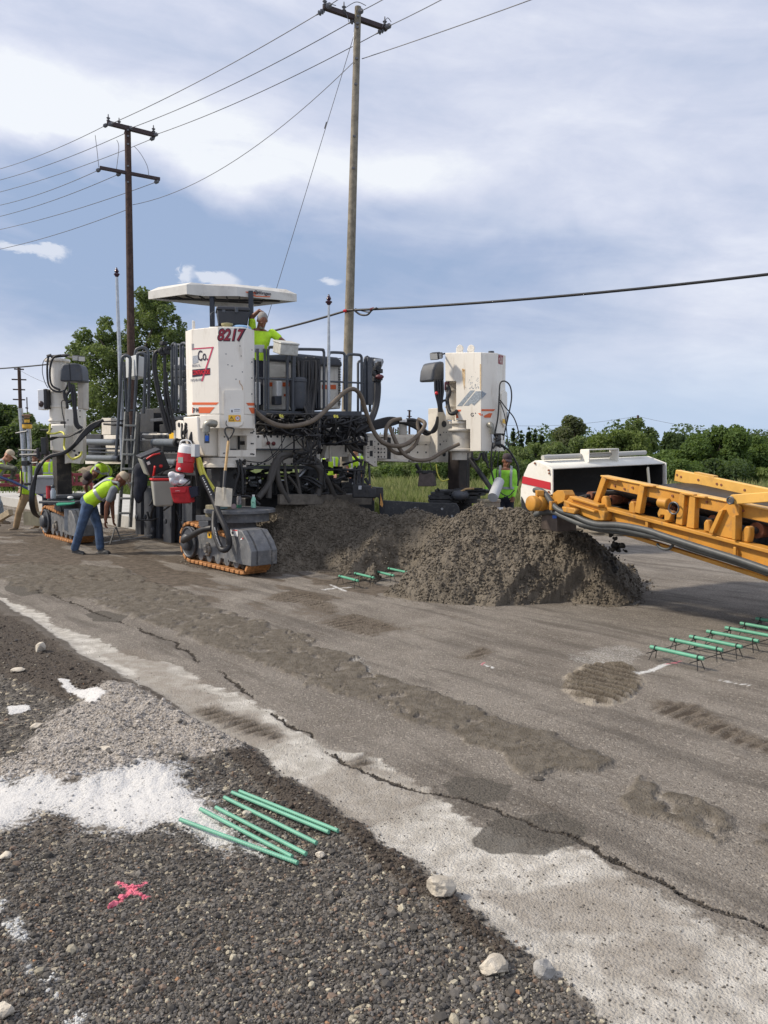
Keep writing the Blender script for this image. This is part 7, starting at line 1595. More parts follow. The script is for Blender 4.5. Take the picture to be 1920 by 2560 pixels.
# man by the right tower
Yh = 14.2
person('worker in green hi vis shirt and dark cap beside the right tower', dict(
    head=PX(1267, 1153, Yh), neck=PX(1265, 1170, Yh), pel=PX(1262, 1245, Yh), chest=PX(1262, 1200, Yh), shL=PX(1283, 1180, Yh), shR=PX(1240, 1180, Yh + .05), elL=PX(1288, 1215, Yh), elR=PX(1228, 1205, Yh - .1), wrL=PX(1283, 1243, Yh - .15), wrR=PX(1213, 1225, Yh - .3),
    hipL=PX(1272, 1252, Yh), hipR=PX(1252, 1252, Yh), knL=PX(1274, 1302, Yh), knR=PX(1250, 1302, Yh), anL=PX(1274, 1350, Yh), anR=PX(1248, 1350, Yh), f=(-.1, -1, -.1)), top=HLIME, sleeve='long', pants=NAVY, boots=BOOTD, skin=SKIND, hat=CAPD, look=(.1, -1, -.25))
for px_, lb_, f_ in ((826, 'partly hidden worker in lime vest, left of two seen under the machine', (.3, -1, 0)), (889, 'partly hidden worker in lime vest, right of two seen under the machine', (-.3, -1, 0))):
    Yi = 19.5
    person(lb_, dict(head=PX(px_, 1125, Yi), neck=PX(px_, 1138, Yi), pel=PX(px_ + 2, 1188, Yi), shL=PX(px_ + 16, 1146, Yi), shR=PX(px_ - 16, 1146, Yi), elL=PX(px_ + 21, 1170, Yi), elR=PX(px_ - 21, 1170, Yi), wrL=PX(px_ + 14, 1188, Yi - .2), wrR=PX(px_ - 14, 1188, Yi - .2),
        hipL=PX(px_ + 8, 1196, Yi), hipR=PX(px_ - 8, 1196, Yi), knL=PX(px_ + 8, 1245, Yi), knR=PX(px_ - 8, 1245, Yi), anL=PX(px_ + 8, 1292, Yi), anR=PX(px_ - 8, 1292, Yi), f=f_), vest=HIVIS, top=GTEE, pants=NAVY, hat=CAPD)
Yj = 13.0
person('crouching worker behind the white hood, only the dark cap showing', dict(head=PX(1372, 1157, Yj), neck=PX(1372, 1174, Yj), pel=PX(1372, 1252, Yj), shL=PX(1392, 1184, Yj), shR=PX(1352, 1184, Yj), elL=PX(1396, 1215, Yj), elR=PX(1348, 1215, Yj), wrL=PX(1390, 1245, Yj - .2), wrR=PX(1354, 1245, Yj - .2),
    hipL=PX(1382, 1260, Yj), hipR=PX(1362, 1260, Yj), knL=PX(1384, 1315, Yj - .1), knR=PX(1360, 1315, Yj - .1), anL=PX(1382, 1372, Yj), anR=PX(1362, 1372, Yj), f=(0, -1, -.1)), top=GTEE, pants=NAVY, hat=mat('slate_cap', (.10, .11, .12), .8), stripes=False)

# ------------------------------------------------------------------ loose things on and around the machine
def T1(mb, name, m, label, cat, org, **kw):
    o = mb.build(name, m, org=tuple(org), **kw); tag(o, label, cat); return o
# shovel
Ys = 10.35
sv = thing('shovel', tuple(P(560, 1265, Ys)), 'square mouthed shovel with D grip leaning against the cream tower', 'shovel')
a0, a1, a2, a3 = P(573, 1096, Ys + .35), P(568, 1135, Ys + .3), P(563, 1178, Ys + .2), P(559, 1222, Ys + .08)
MB().tube([P(571, 1103, Ys + .34), a2], .019, 10).build('shaft', mat('ash_wood', (.50, .33, .15), .6, var=.15, vscale=20), sv, smooth=60)
MB().tube(smooth_path([P(571, 1106, Ys + .35), P(570, 1096, Ys + .35), P(563, 1083, Ys + .37), P(563.5, 1071, Ys + .38), P(574, 1069, Ys + .38), P(584.5, 1073, Ys + .38), P(580, 1086, Ys + .37), P(573, 1096, Ys + .35)], 5), .012, 8).build('grip', BLK, sv, smooth=60)
MB().tube([a2, a3], [.026, .018], 10).build('socket', mat('shovel_dark', (.03, .03, .032), .4), sv, smooth=60)
bl_ = [(541, 1217), (550, 1219), (559, 1221), (569, 1220), (581, 1222), (580, 1245), (578, 1267), (557, 1267), (536, 1264), (538, 1240)]
a = [P(x, y, Ys + .05 - (y - 1217) * .001) for x, y in bl_]; MB().prism(a, (0, .012, 0)).build('blade', mat('shovel_steel', (.50, .46, .38), .5, .2, var=.12, vscale=12, dirt=(.25, .2, .15), damt=.4, dscale=14), sv, bevel=.004)
MB().tube([P(560, 1218, Ys + .03), P(559, 1250, Ys + .0)], [.02, .006], 8).build('blade_rib', MT['shovel_steel'], sv, smooth=60)
# coolers
GC = mat('cooler_grey', (.33, .325, .29), .5, var=.05, vscale=4); LR = mat('cooler_red', (.62, .03, .03), .4); BK = mat('cooler_black', (.03, .032, .038), .5)
Yk = 12.2
ck = thing('cooler', tuple(P(392, 1158, Yk)), 'grey and black cooler hanging tilted on its side above the other', 'cooler')
Mx = Matrix.Rotation(-.45, 3, 'Y') @ Matrix.Rotation(.5, 3, 'Z') @ Matrix.Rotation(.35, 3, 'X'); c_ = P(381, 1157, Yk)
MB().box(c_, (.33, .26, .30), rot=Mx).build('body', GC, ck, bevel=.03, seg=3); MB().box(c_ + Mx @ Vector((.02, -.145, 0)), (.34, .05, .31), rot=Mx).build('lid', BK, ck, bevel=.02)
MB().box(c_ + Mx @ Vector((.0, -.0, .165)), (.34, .27, .04), rot=Mx).build('top_tray', BK, ck, bevel=.01)
MB().tube(smooth_path([c_ + Mx @ Vector((-.1, -.17, .13)), c_ + Mx @ Vector((.0, -.22, .16)), c_ + Mx @ Vector((.12, -.17, .13))]), .014, 8).build('handle', LR, ck, smooth=60); MB().ball(c_ + Mx @ Vector((.06, -.175, -.06)), (.03, .02, .03)).build('latch', LR, ck); MB().box(c_ + Mx @ Vector((-.10, -.175, .06)), (.05, .006, .05), rot=Mx).build('label', WHT, ck)
c_ = P(408, 1228, 12.0); co = thing('cooler', tuple(P(408, 1262, 12.0)), 'open grey cooler with red rim standing below the tilted one', 'cooler')
def frus(c, w0, d0, w1, d1, h, rot=0):
    M_ = Matrix.Rotation(rot, 3, 'Z'); vs = [c + M_ @ Vector((sx * w / 2, sy * d / 2, z)) for (w, d, z) in ((w0, d0, 0), (w1, d1, h)) for sx, sy in ((-1, -1), (1, -1), (1, 1), (-1, 1))]
    return MB().add(vs, [(3, 2, 1, 0), (4, 5, 6, 7), (0, 1, 5, 4), (1, 2, 6, 5), (2, 3, 7, 6), (3, 0, 4, 7)])
cb_ = P(408, 1265, 12.0); frus(cb_, .27, .22, .34, .28, .40, .4).build('body', GC, co, bevel=.03, seg=3)
tp = cb_ + ZU * .40; frus(tp, .37, .30, .37, .30, .035, .4).build('rim', LR, co, bevel=.012); frus(tp + ZU * .036, .30, .23, .29, .22, .03, .4).build('lid', BK, co, bevel=.01); MB().bar(tp + Vector((-.16, .05, .05)), tp + Vector((-.10, -.05, .22)), .03, .05).build('handle', LR, co, bevel=.01)
# red and white water jug
Yl = 10.95; jg = thing('water_jug', tuple(P(461, 1182, Yl)), 'red and white water jug with spigot beside the cream tower', 'water jug'); cj = P(461, 1180, Yl); rx = Matrix.Rotation(.12, 3, 'Y') @ Vector((0, 0, 1))
MB().lathe(cj, [(.115, 0), (.125, .02), (.12, .14), (.127, .15), (.127, .16), (.122, .17), (.12, .27)], 26, rx).build('body', mat('jug_red', (.55, .02, .03), .4), jg); ct = cj + rx * .27; MB().lathe(ct, [(.118, 0), (.112, .08), (.105, .10), (.08, .115), (.08, .13)], 26, rx).build('lid', WHT, jg)
MB().tube(smooth_path([ct + Vector((-.10, 0, .06)), ct + Vector((-.06, -.02, .17)), ct + Vector((.06, -.02, .17)), ct + Vector((.10, 0, .06))]), .010, 8).build('handle', WHT, jg, smooth=60); MB().ball(cj + Vector((-.035, -.13, .045)), (.022, .025, .022)).build('spigot', WHT, jg); MB().box(cj + Vector((-.02, -.122, .17)), (.07, .01, .08)).build('label', mat('jug_label', (.55, .62, .50), .5), jg)
# red bag with white plastic sack
Ym = 10.9; bg = thing('tool_bag', tuple(P(452, 1258, Ym)), 'red canvas bag stuffed with a white plastic sack under the jug', 'bag')
RB = mat('red_canvas', (.42, .015, .02), .8, var=.2, vscale=10, bump=.6, bscale=18)
a = [P(x, y, Ym) for x, y in [(424, 1219), (470, 1216), (472, 1230), (479, 1256), (465, 1259), (434, 1258), (427, 1238)]]; MB().prism(a, (.02, .16, 0)).build('body', RB, bg, bevel=.02, seg=3)
a = [P(x, y, Ym - .012) for x, y in [(424, 1219), (467, 1217), (464, 1232), (428, 1233)]]; MB().prism(a, (0, .02, 0)).build('flap', mat('red_flap', (.50, .02, .03), .75, bump=.4, bscale=20), bg, bevel=.006); text('bag_logo', 'coleman' if False else 'outdoor', P(444, 1227, Ym - .014), (1, 0, 0), ZU, .014, WHT, bg)
MB().prism([P(x, y, Ym + .02) for x, y in [(470, 1218), (494, 1216), (496, 1240), (474, 1246)]], (0, .12, 0)).build('side_pocket', mat('navy_canvas', (.02, .022, .04), .8), bg, bevel=.01)
q_ = MB(); r5 = random.Random(5)
for _ in range(16): q_.ball(P(r5.uniform(430, 466), r5.uniform(1186, 1208), Ym + .08 + r5.uniform(-.04, .04)), (r5.uniform(.03, .07), r5.uniform(.03, .06), r5.uniform(.03, .06)), 8, 6)
o = q_.build('plastic_sack', mat('thin_plastic', (.62, .63, .66), .3, var=.1, vscale=20, bump=.8, bscale=25), bg, smooth=30); remesh(o, .015, 1)
MB().tube(smooth_path([P(440, 1212, Ym), P(455, 1214, Ym - .02), P(474, 1200, Ym), P(466, 1196, Ym + .05)]), .012, 6).build('bag_rim', BLK, bg, smooth=60)
# jacket on the side plates
q_ = MB()
for (x_, y_, w_, h_) in ((348, 1180, .10, .16), (352, 1205, .12, .2), (346, 1230, .09, .2), (356, 1170, .08, .1)): q_.ball(P(x_, y_, 12.9), (w_, .07, h_), 10, 8)
o = T1(q_, 'jacket', NAVY, 'dark navy jacket hung beside the tilted cooler', 'jacket', P(350, 1235, 12.9), smooth=80); remesh(o, .02, 3)
# big black cooler on the operator deck behind the tower
Yn = 12.4; bc = thing('cooler', tuple(P(582, 815, Yn)), 'large black cooler under the canopy behind the tower', 'cooler'); Mz = .25
cc_ = P(582, 812, Yn); frus(Vector((cc_.x, cc_.y, P(582, 816, Yn).z)), .44, .30, .50, .36, .22, Mz).build('body', BK, bc, bevel=.02); c2_ = Vector((cc_.x, cc_.y, P(582, 816, Yn).z + .22)); frus(c2_, .53, .39, .50, .36, .06, Mz).build('lid', BK, bc, bevel=.018)
MB().tube(smooth_path([c2_ + Vector((-.27, -.12, -.02)), c2_ + Vector((-.30, -.2, -.07)), c2_ + Vector((-.28, -.15, -.16))]), .012, 8).build('handle', RAIL, bc, smooth=60)
for i in (-1, 1): MB().box(c2_ + Vector((i * .1, -.2, .0)), (.05, .03, .08), rz=Mz).build('latch', RAIL, bc, bevel=.006)
MB().box(Vector((cc_.x, cc_.y + .05, P(582, 816, Yn).z - .12)), (.5, .4, .22)).build('seat_base', BLKM, PV, bevel=.02)
# drink bottles etc on the turntable
def bottle(px, py, Y_, r, h, m, capm, label, cat='bottle', name='bottle', lay=False):
    b0 = P(px, py, Y_); rt = thing(name, tuple(b0), label, cat); MB().lathe(b0, [(r * .9, 0), (r, .01), (r, h * .68), (r * .55, h * .82), (r * .4, h * .86), (r * .4, h * .9)], 18).build('body', m, rt); MB().lathe(b0 + ZU * h * .9, [(r * .5, 0), (r * .5, h * .1)], 14).build('cap', capm, rt); return rt
zt_ = .89
def onT(px, Y_): d = ray(px, 1270); x_ = d.x / d.y * Y_; return x_
def tb(px, Y_): 
    p = P(px, 1270, Y_); return Vector((p.x, p.y, zt_))
b0 = tb(634, 11.2); rt = thing('bottle', tuple(b0), 'mint green drink bottle with white cap on the front turntable', 'bottle'); MB().lathe(b0, [(.033, 0), (.036, .01), (.036, .12), (.022, .155), (.018, .165)], 18).build('body', mat('mint_plastic', (.30, .62, .47), .3), rt); MB().lathe(b0 + ZU * .165, [(.02, 0), (.02, .025)], 14).build('cap', WHT, rt); text('label_text', 'M', b0 + Vector((0, -.037, .075)), (1, 0, 0), ZU, .03, mat('dark_green', (.03, .15, .08), .5), rt)
b0 = tb(598, 11.15); rt = thing('spray_can', tuple(b0), 'dark spray can with green base on the front turntable', 'spray can'); MB().lathe(b0, [(.033, 0), (.035, .01), (.035, .15), (.025, .17)], 18).build('body', mat('can_grey', (.16, .15, .15), .4, var=.5, vscale=30), rt); MB().lathe(b0, [(.036, .005), (.036, .05)], 18).build('base_band', mat('can_green', (.02, .12, .07), .4), rt); MB().lathe(b0 + ZU * .17, [(.022, 0), (.022, .03)], 14).build('cap', BLK, rt)
b0 = tb(585, 11.0); T1(MB().lathe(b0 + ZU * .036, [(.034, 0), (.036, .01), (.036, .06), (.0, .06)], 18, (.1, -1, 0)), 'paint_can', mat('faded_pink', (.30, .22, .22), .5), 'small pinkish can lying beside the spray can', 'can', b0)
b0 = tb(560, 11.0); T1(MB().lathe(b0, [(.05, 0), (.055, .03), (.04, .05), (.01, .055)], 16), 'rag', mat('teal_rag', (.16, .24, .23), .9, bump=.6), 'small teal rag under the shovel blade', 'rag', b0)
# rear track clutter
YrT = 14.55
def rt_(px, py): return P(px, py, YrT)
bin_ = thing('storage_bin', tuple(P(118, 1236, 15.3)), 'grey plastic bin with lid standing on the rear crawler track', 'bin')
pb0 = P(118, 1234, 15.3); frus(pb0, .36, .34, .44, .40, .30, .15).build('body', GREYBOX, bin_, bevel=.02); frus(pb0 + ZU * .30, .47, .43, .45, .41, .06, .15).build('lid', GREYBOX, bin_, bevel=.015); MB().box(pb0 + Vector((-.17, -.2, .2)), (.05, .04, .1)).build('latch', GREYBOX, bin_, bevel=.01)
bx0 = P(122, 1246, 14.6); rb_ = thing('thermos_flask', tuple(bx0), 'tall red flask beside the clear bottle on the rear track', 'flask'); MB().lathe(bx0, [(.045, 0), (.045, .20), (.04, .21)], 16).build('body', mat('flask_red', (.42, .02, .025), .3), rb_); MB().lathe(bx0 + ZU * .21, [(.042, 0), (.04, .03)], 16).build('cap', mat('flask_cap', (.25, .02, .02), .4), rb_)
bx0 = P(133, 1246, 14.6); wb_ = thing('bottle', tuple(bx0), 'clear bottle with grey round cap beside the red flask', 'bottle'); MB().lathe(bx0, [(.05, 0), (.052, .02), (.052, .14), (.03, .18), (.028, .20)], 16).build('body', mat('clear_plastic', (.45, .50, .55), .15), wb_); MB().ball(bx0 + ZU * .225, (.04, .04, .032)).build('cap', RAIL, wb_)
mb = MB(); r6 = random.Random(8); n_ = 14; pts = [(142, 1257)] + [(142 + (i % 2) * 2, 1257 - (i - 0) * .8) for i in range(3)]
a = [P(x, y, yy) for x, y, yy in [(142, 1254, 14.75), (186, 1249, 14.75), (187, 1257, 14.35), (178, 1259, 14.3), (144, 1262, 14.3), (140, 1259, 14.35), (145, 1257, 14.45)]]; mb.prism(a, (0, 0, -.02)); T1(mb, 'green_mat', mat('green_mat', (.03, .28, .17), .7), 'flat bright green mat with ragged edge on the rear track', 'mat', a[0])
wbox_ = MB().box(P(160, 1248, 14.7) - ZU * .05, (.8, .42, .05), rz=-.2).build('rear_table', CHAR, PV, bevel=.01)
bx0 = P(176, 1244, 14.6); T1(MB().ball(bx0, (.06, .04, .03), 10, 8), 'glove', WHT, 'crumpled white glove on the rear track table', 'glove', bx0, smooth=50)
# pipe leaning by the right tower, red can
pa_, pb2 = P(1248, 1204, 12.8), P(1232, 1244, 12.4); T1(MB().tube([pa_, pb2], .085, 20), 'plastic_pipe', mat('pipe_grey', (.44, .45, .46), .45), 'short light grey pipe leaning at the hip of the green shirted worker', 'pipe', pb2, smooth=60)
rc = P(1272, 1297, 12.6); r_c = thing('fuel_can', tuple(rc), 'red can behind the heap below the green shirted worker', 'can'); MB().lathe(rc - ZU * .05, [(.13, 0), (.14, .02), (.14, .10), (.10, .14), (.04, .15), (.04, .18)], 18).build('body', mat('can_red', (.42, .02, .03), .4), r_c); MB().tube(smooth_path([rc + Vector((-.08, 0, .08)), rc + Vector((0, 0, .17)), rc + Vector((.08, 0, .08))]), .012, 6).build('handle', BLK, r_c, smooth=60)
# ------------------------------------------------------------------ finished slab, background clutter on the left
def struct(o, lb=None): return tag(o, lb, kind='structure')
slab = wbox(1.25, 5.0, 5.3, 70, -.05, .28)
struct(slab.build('pavement', mat('fresh_concrete', (.46, .45, .42), .8, var=.08, vscale=3, dirt=(.3, .28, .24), damt=.3, dscale=5, bump=.1), bevel=.01))
fm = MB(); fm.box(P(110, 1298, 16.6) , (1.3, .05, .3), rz=-.5); tag(fm.build('form_board', mat('olive_board', (.16, .15, .11), .85, var=.2), org=tuple(P(110, 1298, 16.6))), 'low olive side board at the edge of the fresh slab', 'board')
pk = MB().bar(P(-10, 1302, 15.9), P(27, 1280, 15.6), .10, .12); tag(pk.build('plank', mat('raw_plank', (.36, .29, .19), .8, var=.2, vscale=12), org=tuple(P(5, 1295, 15.8)), bevel=.005), 'short raw wooden plank lying at the left edge', 'plank')
MAR = mat('maroon_steel', (.16, .018, .025), .5, var=.15, vscale=3)
rf = thing('finishing_bridge', tuple(P(80, 1250, 26)), 'maroon steel finishing bridge standing over the slab far behind', 'work bridge')
for x0, y0, x1, y1, w_ in ((-60, 1190, 205, 1186, .09), (-60, 1213, 235, 1209, .12), (-60, 1202, 60, 1200, .05)): MB().bar(P(x0, y0, 26), P(x1, y1, 26), .12, w_).build('beam', MAR, rf, bevel=.01)
for x_ in (-20, 15, 45, 175, 192): MB().bar(P(x_, 1213, 26), P(x_, 1185, 26), .07, .07).build('post', MAR, rf)
MB().prism([P(x, y, 25.9) for x, y in [(172, 1180), (178, 1180), (184, 1210), (172, 1212)]], (0, .1, 0)).build('end_plate', MAR, rf)
for x_ in (-40, 60, 165, 230): MB().lathe(P(x_, 1243, 26), [(.18, 0), (.2, .02), (.2, .12), (.18, .14)], 16, (1, .3, 0)).build('wheel', BLK, rf); 
for x_ in (-40, 60, 165, 230): MB().bar(P(x_, 1213, 26), P(x_, 1240, 26), .08, .08).build('leg', MAR, rf)
# quonset hut
hb0 = P(-10, 1150, 62); qh = MB(); pts = []
arc = [(math.cos(t) * 2.3, math.sin(t) ** .8 * 2.4 if math.sin(t) > 0 else 0) for t in [i * math.pi / 14 for i in range(15)]]
qh.prism([Vector((hb0.x + a, 62, b)) for a, b in arc], (-3, 14, 0)); tag(qh.build('arched_shed', mat('shed_tan', (.27, .235, .20), .7, var=.1), org=(hb0.x, 62, 0)), 'low tan arched shed far off at the left edge', 'shed')
# small spoil heap behind
def heap(name, px, py_, Y_, r_, h_, m, label, seed):
    rr_ = np.random.default_rng(seed); bv, bf = ico(4); v = bv.copy(); nn = fbm(v[:, 0] * 3 + 5, v[:, 1] * 3 + v[:, 2] * 2, 4, seed); v = v * (1 + .35 * (nn - .5))[:, None]; g_ = P(px, py_, Y_)
    v = v * np.array([r_, r_ * .8, h_]) + np.array([g_.x, Y_, 0]); o = np_mesh(name, v, bf, m, org=(g_.x, Y_, 0), smooth=True); tag(o, label, 'dirt heap'); return o
TAND = mat('tan_dirt', (.30, .24, .165), .95, var=.3, vscale=3, bump=1, bscale=12)
heap('dirt_heap', 212, 1200, 33, 1.0, 1.15, TAND, 'tan dirt heap behind the bent worker in the dark cap', 3)
heap('dirt_heap', 1452, 1320, 17.6, 2.4, .22, mat('rubble_dirt', (.23, .20, .155), .95, var=.4, vscale=4, bump=1, bscale=15), 'low ridge of rubble and dirt behind the conveyor hood', 4)
# ------------------------------------------------------------------ poles and wires
W1 = mat('weathered_pole', (.225, .195, .145), .9, var=.25, vscale=5, dirt=(.10, .085, .06), damt=.6, dscale=9, streak=True, bump=.5, bscale=30); W2 = mat('creosote_pole', (.060, .034, .026), .9, var=.3, vscale=6, dirt=(.15, .11, .085), damt=.5, dscale=12, streak=True, bump=.4)
ARM = mat('dark_crossarm', (.055, .038, .038), .85, var=.2, vscale=8); INS = mat('insulator_grey', (.12, .12, .13), .4); WIRE2 = mat('wire_grey', (.12, .12, .13), .5); CABL = mat('cable_black', (.014, .014, .015), .5)
def pole(name, label, tops, bot, r0, r1, m):
    a, b = tops, bot; rt = thing(name, tuple(Vector((b.x, b.y, 0))), label, 'utility pole'); n_ = 10
    MB().tube([a.lerp(b, i / n_) for i in range(n_ + 1)], [r0 + (r1 - r0) * i / n_ for i in range(n_ + 1)], 18).build('shaft', m, rt, smooth=60); return rt
def ground_of(p_top, p_low):
    t = p_low.z / (p_top.z - p_low.z); g_ = p_low + (p_low - p_top) * t; return Vector((g_.x, g_.y, -.1))
pt, pl2 = P(895, 18, 24.6), P(870, 890, 24.6); po1 = pole('utility_pole', 'tall weathered grey brown utility pole rising behind the paving machine', pt, ground_of(pt, pl2), .100, .175, W1)
pt2, pm2 = P(319, 316, 33), P(328, 890, 33); po2 = pole('utility_pole', 'dark brown utility pole with two crossarms, left of the canopy', pt2, ground_of(pt2, pm2), .125, .185, W2)
def insul(p, d, par, s_=1.0):
    p = Vector(p); d = Vector(d).normalized(); MB().lathe(p, [(.02 * s_, 0), (.07 * s_, .02), (.03 * s_, .05), (.09 * s_, .09), (.03 * s_, .13), (.09 * s_, .19), (.03 * s_, .23), (.02 * s_, .34)], 10, d).build('insulator', INS, par)
def arm(p0, p1, par, s_=.11):
    MB().bar(p0, p1, s_ * .9, s_).build('crossarm', ARM, par, bevel=.01)
a1, a2 = P(808, 17, 24.1), P(967, 72, 25.2); arm(a1, a2, po1, .14)
b1, b2 = P(267, 307, 32.6), P(389, 338, 33.4); arm(b1, b2, po2, .17); c1, c2 = P(249, 419, 32.5), P(400, 448, 33.5); arm(c1, c2, po2, .13)
for q_, (x, y, yy) in enumerate(((812, 12, 24.1), (860, 26, 24.4), (962, 62, 25.1))): insul(P(x, y + 8, yy), (0, 0, 1), po1, .8)
for (x, y, yy) in ((271, 303, 32.6), (298, 312, 32.8), (384, 330, 33.3)): insul(P(x, y + 4, yy), (0, 0, 1), po2, .9)
MB().tube([P(886, 60, 24.4), P(882, 130, 24.4)], .01, 6).build('hardware', GALV, po1)
mb = MB()
for y_ in (40, 58, 68, 146, 210, 340, 420): mb.box(P(895 - .0287 * (y_ - 18), y_, 24.47), (.09, .04, .05))
mb.build('pole_hardware', INS, po1)
mb = MB()
for y_ in (325, 340, 360, 415, 455): mb.box(P(320, y_, 32.85), (.08, .04, .06))
mb.build('pole_hardware', INS, po2)
def wire(label, p0, p1, sg, r_=.012, m=WIRE2, ends=(1, 1), par0=None, par1=None, name='power_line'):
    p0, p1 = Vector(p0), Vector(p1); pts = sag(p0, p1, sg, 20); o = MB().tube(pts, r_, 6).build(name, m, org=tuple(p0), smooth=60)
    if par0: insul(p0, pts[1] - pts[0], par0, .9)
    if par1: insul(p1, pts[-2] - pts[-1], par1, .9)
    return tag(o, label, 'power line')
GRP = 'power lines between the poles'
wire('upper left wire of the span between the two tall poles', P(810, 26, 24.1), P(272, 312, 32.6), .15, .013, par0=po1, par1=po2)
wire('middle wire of the span between the two tall poles', P(890, 48, 24.6), P(322, 322, 33), .2, .013, par0=po1, par1=po2)
wire('lower wire of the crossarm span between the two tall poles', P(960, 74, 25.1), P(385, 338, 33.4), .2, .013, par0=po1, par1=po2)
wire('lone sagging wire slung below the crossarms between the two tall poles', P(884, 155, 24.5), P(332, 512, 33), .75, .011)
wire('sloping guy wire running down behind the canopy from the tall grey pole', P(885, 88, 24.5), G(530, 1248), .0, .010, name='guy_wire')
MB().tube([P(817, 305, 25.75), P(812, 322, 25.85)], .03, 6).build('strain_insulator', INS, po1)
dr = (pt - pt2); dr.z = 0
for (x, y, yy, x1, y1, lb_) in ((818, 17, 24.1, 1040, -150, 'leftmost wire leaving the grey pole crossarm towards the top of the picture'), (898, 30, 24.6, 1100, -90, 'middle wire leaving the top of the grey pole to the upper right'), (966, 68, 25.1, 1300, -110, 'wire leaving the right end of the grey pole crossarm'), (905, 147, 24.6, 1700, -140, 'thin neutral wire leaving the grey pole below its crossarm to the upper right')):
    wire(lb_, P(x, y, yy), P(x1, y1, 19.0 if x1 < 1500 else 17), .05, .012, par0=po1 if y < 100 else None)
for (x, y, yy, y0, lb_) in ((267, 312, 32.6, 406, 'highest wire running from the dark pole to the left edge'), (320, 330, 33, 434, 'second highest wire running from the dark pole to the left edge'), (385, 345, 33.4, 464, 'third wire running from the dark pole top arm to the left edge'), (249, 424, 32.5, 497, 'upper wire from the second crossarm to the left edge'),
                           (300, 434, 32.9, 525, 'middle wire from the second crossarm to the left edge'), (396, 453, 33.4, 558, 'lower wire from the second crossarm to the left edge'), (328, 520, 33, 607, 'lowest neutral wire from the dark pole to the left edge')):
    e_ = P(0, y0, 42); s_ = P(x, y, yy); e_ = s_ + (e_ - s_) * 1.6; wire(lb_, s_, e_, .35, .013, par0=po2 if y < 500 else None)
for pts in ([(238, 338, 32.6), (243, 380, 32.6), (247, 418, 32.6)], [(292, 350, 32.9), (297, 370, 32.9), (290, 432, 32.9)], [(335, 365, 33.2), (352, 385, 33.2), (368, 415, 33.2), (372, 440, 33.2)]): MB().tube(smooth_path([P(*p) for p in pts]), .012, 6).build('jumper_wire', WIRE2, po2)
for pts in ([(806, 26, 24.1), (812, 8, 24.1), (840, 14, 24.2)], [(872, 55, 24.4), (866, 35, 24.4), (858, 30, 24.4)], [(860, 22, 24.4), (890, 5, 24.6), (915, 14, 24.6)], [(955, 68, 25), (968, 45, 25.1), (978, 55, 25.2)]): MB().tube(smooth_path([P(*p) for p in pts]), .011, 6).build('jumper_wire', WIRE2, po1)
# thick black telephone cable
ck1, ck2, ck3 = P(1920, 648, 18.2), P(868, 776, 24.45), P(330, 882, 33.2); ck0 = ck1 + (ck1 - ck2) * .8; ck4 = P(0, 913, 44)
pts = sag(ck0, ck2, .35, 24)[:-1] + sag(ck2, ck3, .25, 14)[:-1] + sag(ck3, ck3 + (ck4 - ck3) * 1.6, .2, 10)
tcb = MB().tube(pts, .036, 8).build('telephone_cable', CABL, org=tuple(ck2), smooth=60); tag(tcb, 'thick black cable crossing the whole picture past both poles', 'cable')
MB().tube(smooth_path([P(884, 774, 24.3), P(900, 786, 24.2), P(918, 787, 24.0), P(930, 775, 23.9), P(942, 770, 23.8)]), .03, 8).build('cable_loop', CABL, tcb, smooth=60); MB().tube(smooth_path([P(888, 772, 24.3), P(902, 776, 24.2), P(922, 780, 24.0), P(936, 772, 23.9)]), .02, 8).build('cable_loop', CABL, tcb, smooth=60)
MB().tube([P(858, 778, 24.4), P(866, 776, 24.4)], .045, 8).build('red_tape', REDB, tcb); MB().tube([P(925, 774, 23.9), P(935, 771, 23.9)], .042, 8).build('red_tape', MT['dull_red'], tcb)
# distant poles
def far_pole(label, px, ytop, Y_, arms, w_=.16, m=W2):
    t_ = P(px, ytop, Y_); rt = pole('utility_pole', label, t_, Vector((t_.x, t_.y, -.1)), w_ * .8, w_, m)
    for (y_, hw_) in arms: MB().bar(P(px - hw_, y_ - .5, Y_), P(px + hw_, y_ + .5, Y_), .12, .16).build('crossarm', ARM, rt)
far_pole('distant brown pole with four crossarms at far left', 47.5, 920, 95, ((923, 12), (949, 18), (974, 15), (999, 15)), .24)
far_pole('slim distant pole right of the brown one at far left', 67, 993, 95, ((1020, 3),), .08)
far_pole('distant pole with two crossarms between the platform and the right tower', 1023.5, 1025, 130, ((1027, 5), (1041, 6)), .2)
far_pole('pole tip with crossarm above the flat topped tree', 1595, 1038, 110, ((1046, 7),), .2)
for i, px_ in enumerate((984, 989, 995)): far_pole(('leftmost', 'middle', 'rightmost')[i] + ' of three tiny poles seen through the hose loop', px_, 1068 + (i % 2) * 4, 210, ((1071 + (i % 2) * 4, 2),), .2)
wire('faint far wire over the trees at right', P(1100, 1047, 110), P(1595, 1040, 110), 1.2, .022, name='far_wire'); wire('faint far wire right of the flat topped tree', P(1595, 1041, 110), P(2100, 1085, 100), 1.0, .022, name='far_wire')
wire('faint far wire from the brown pole to the rear tower', P(47, 924, 95), P(330, 975, 60), 1.0, .02, name='far_wire')
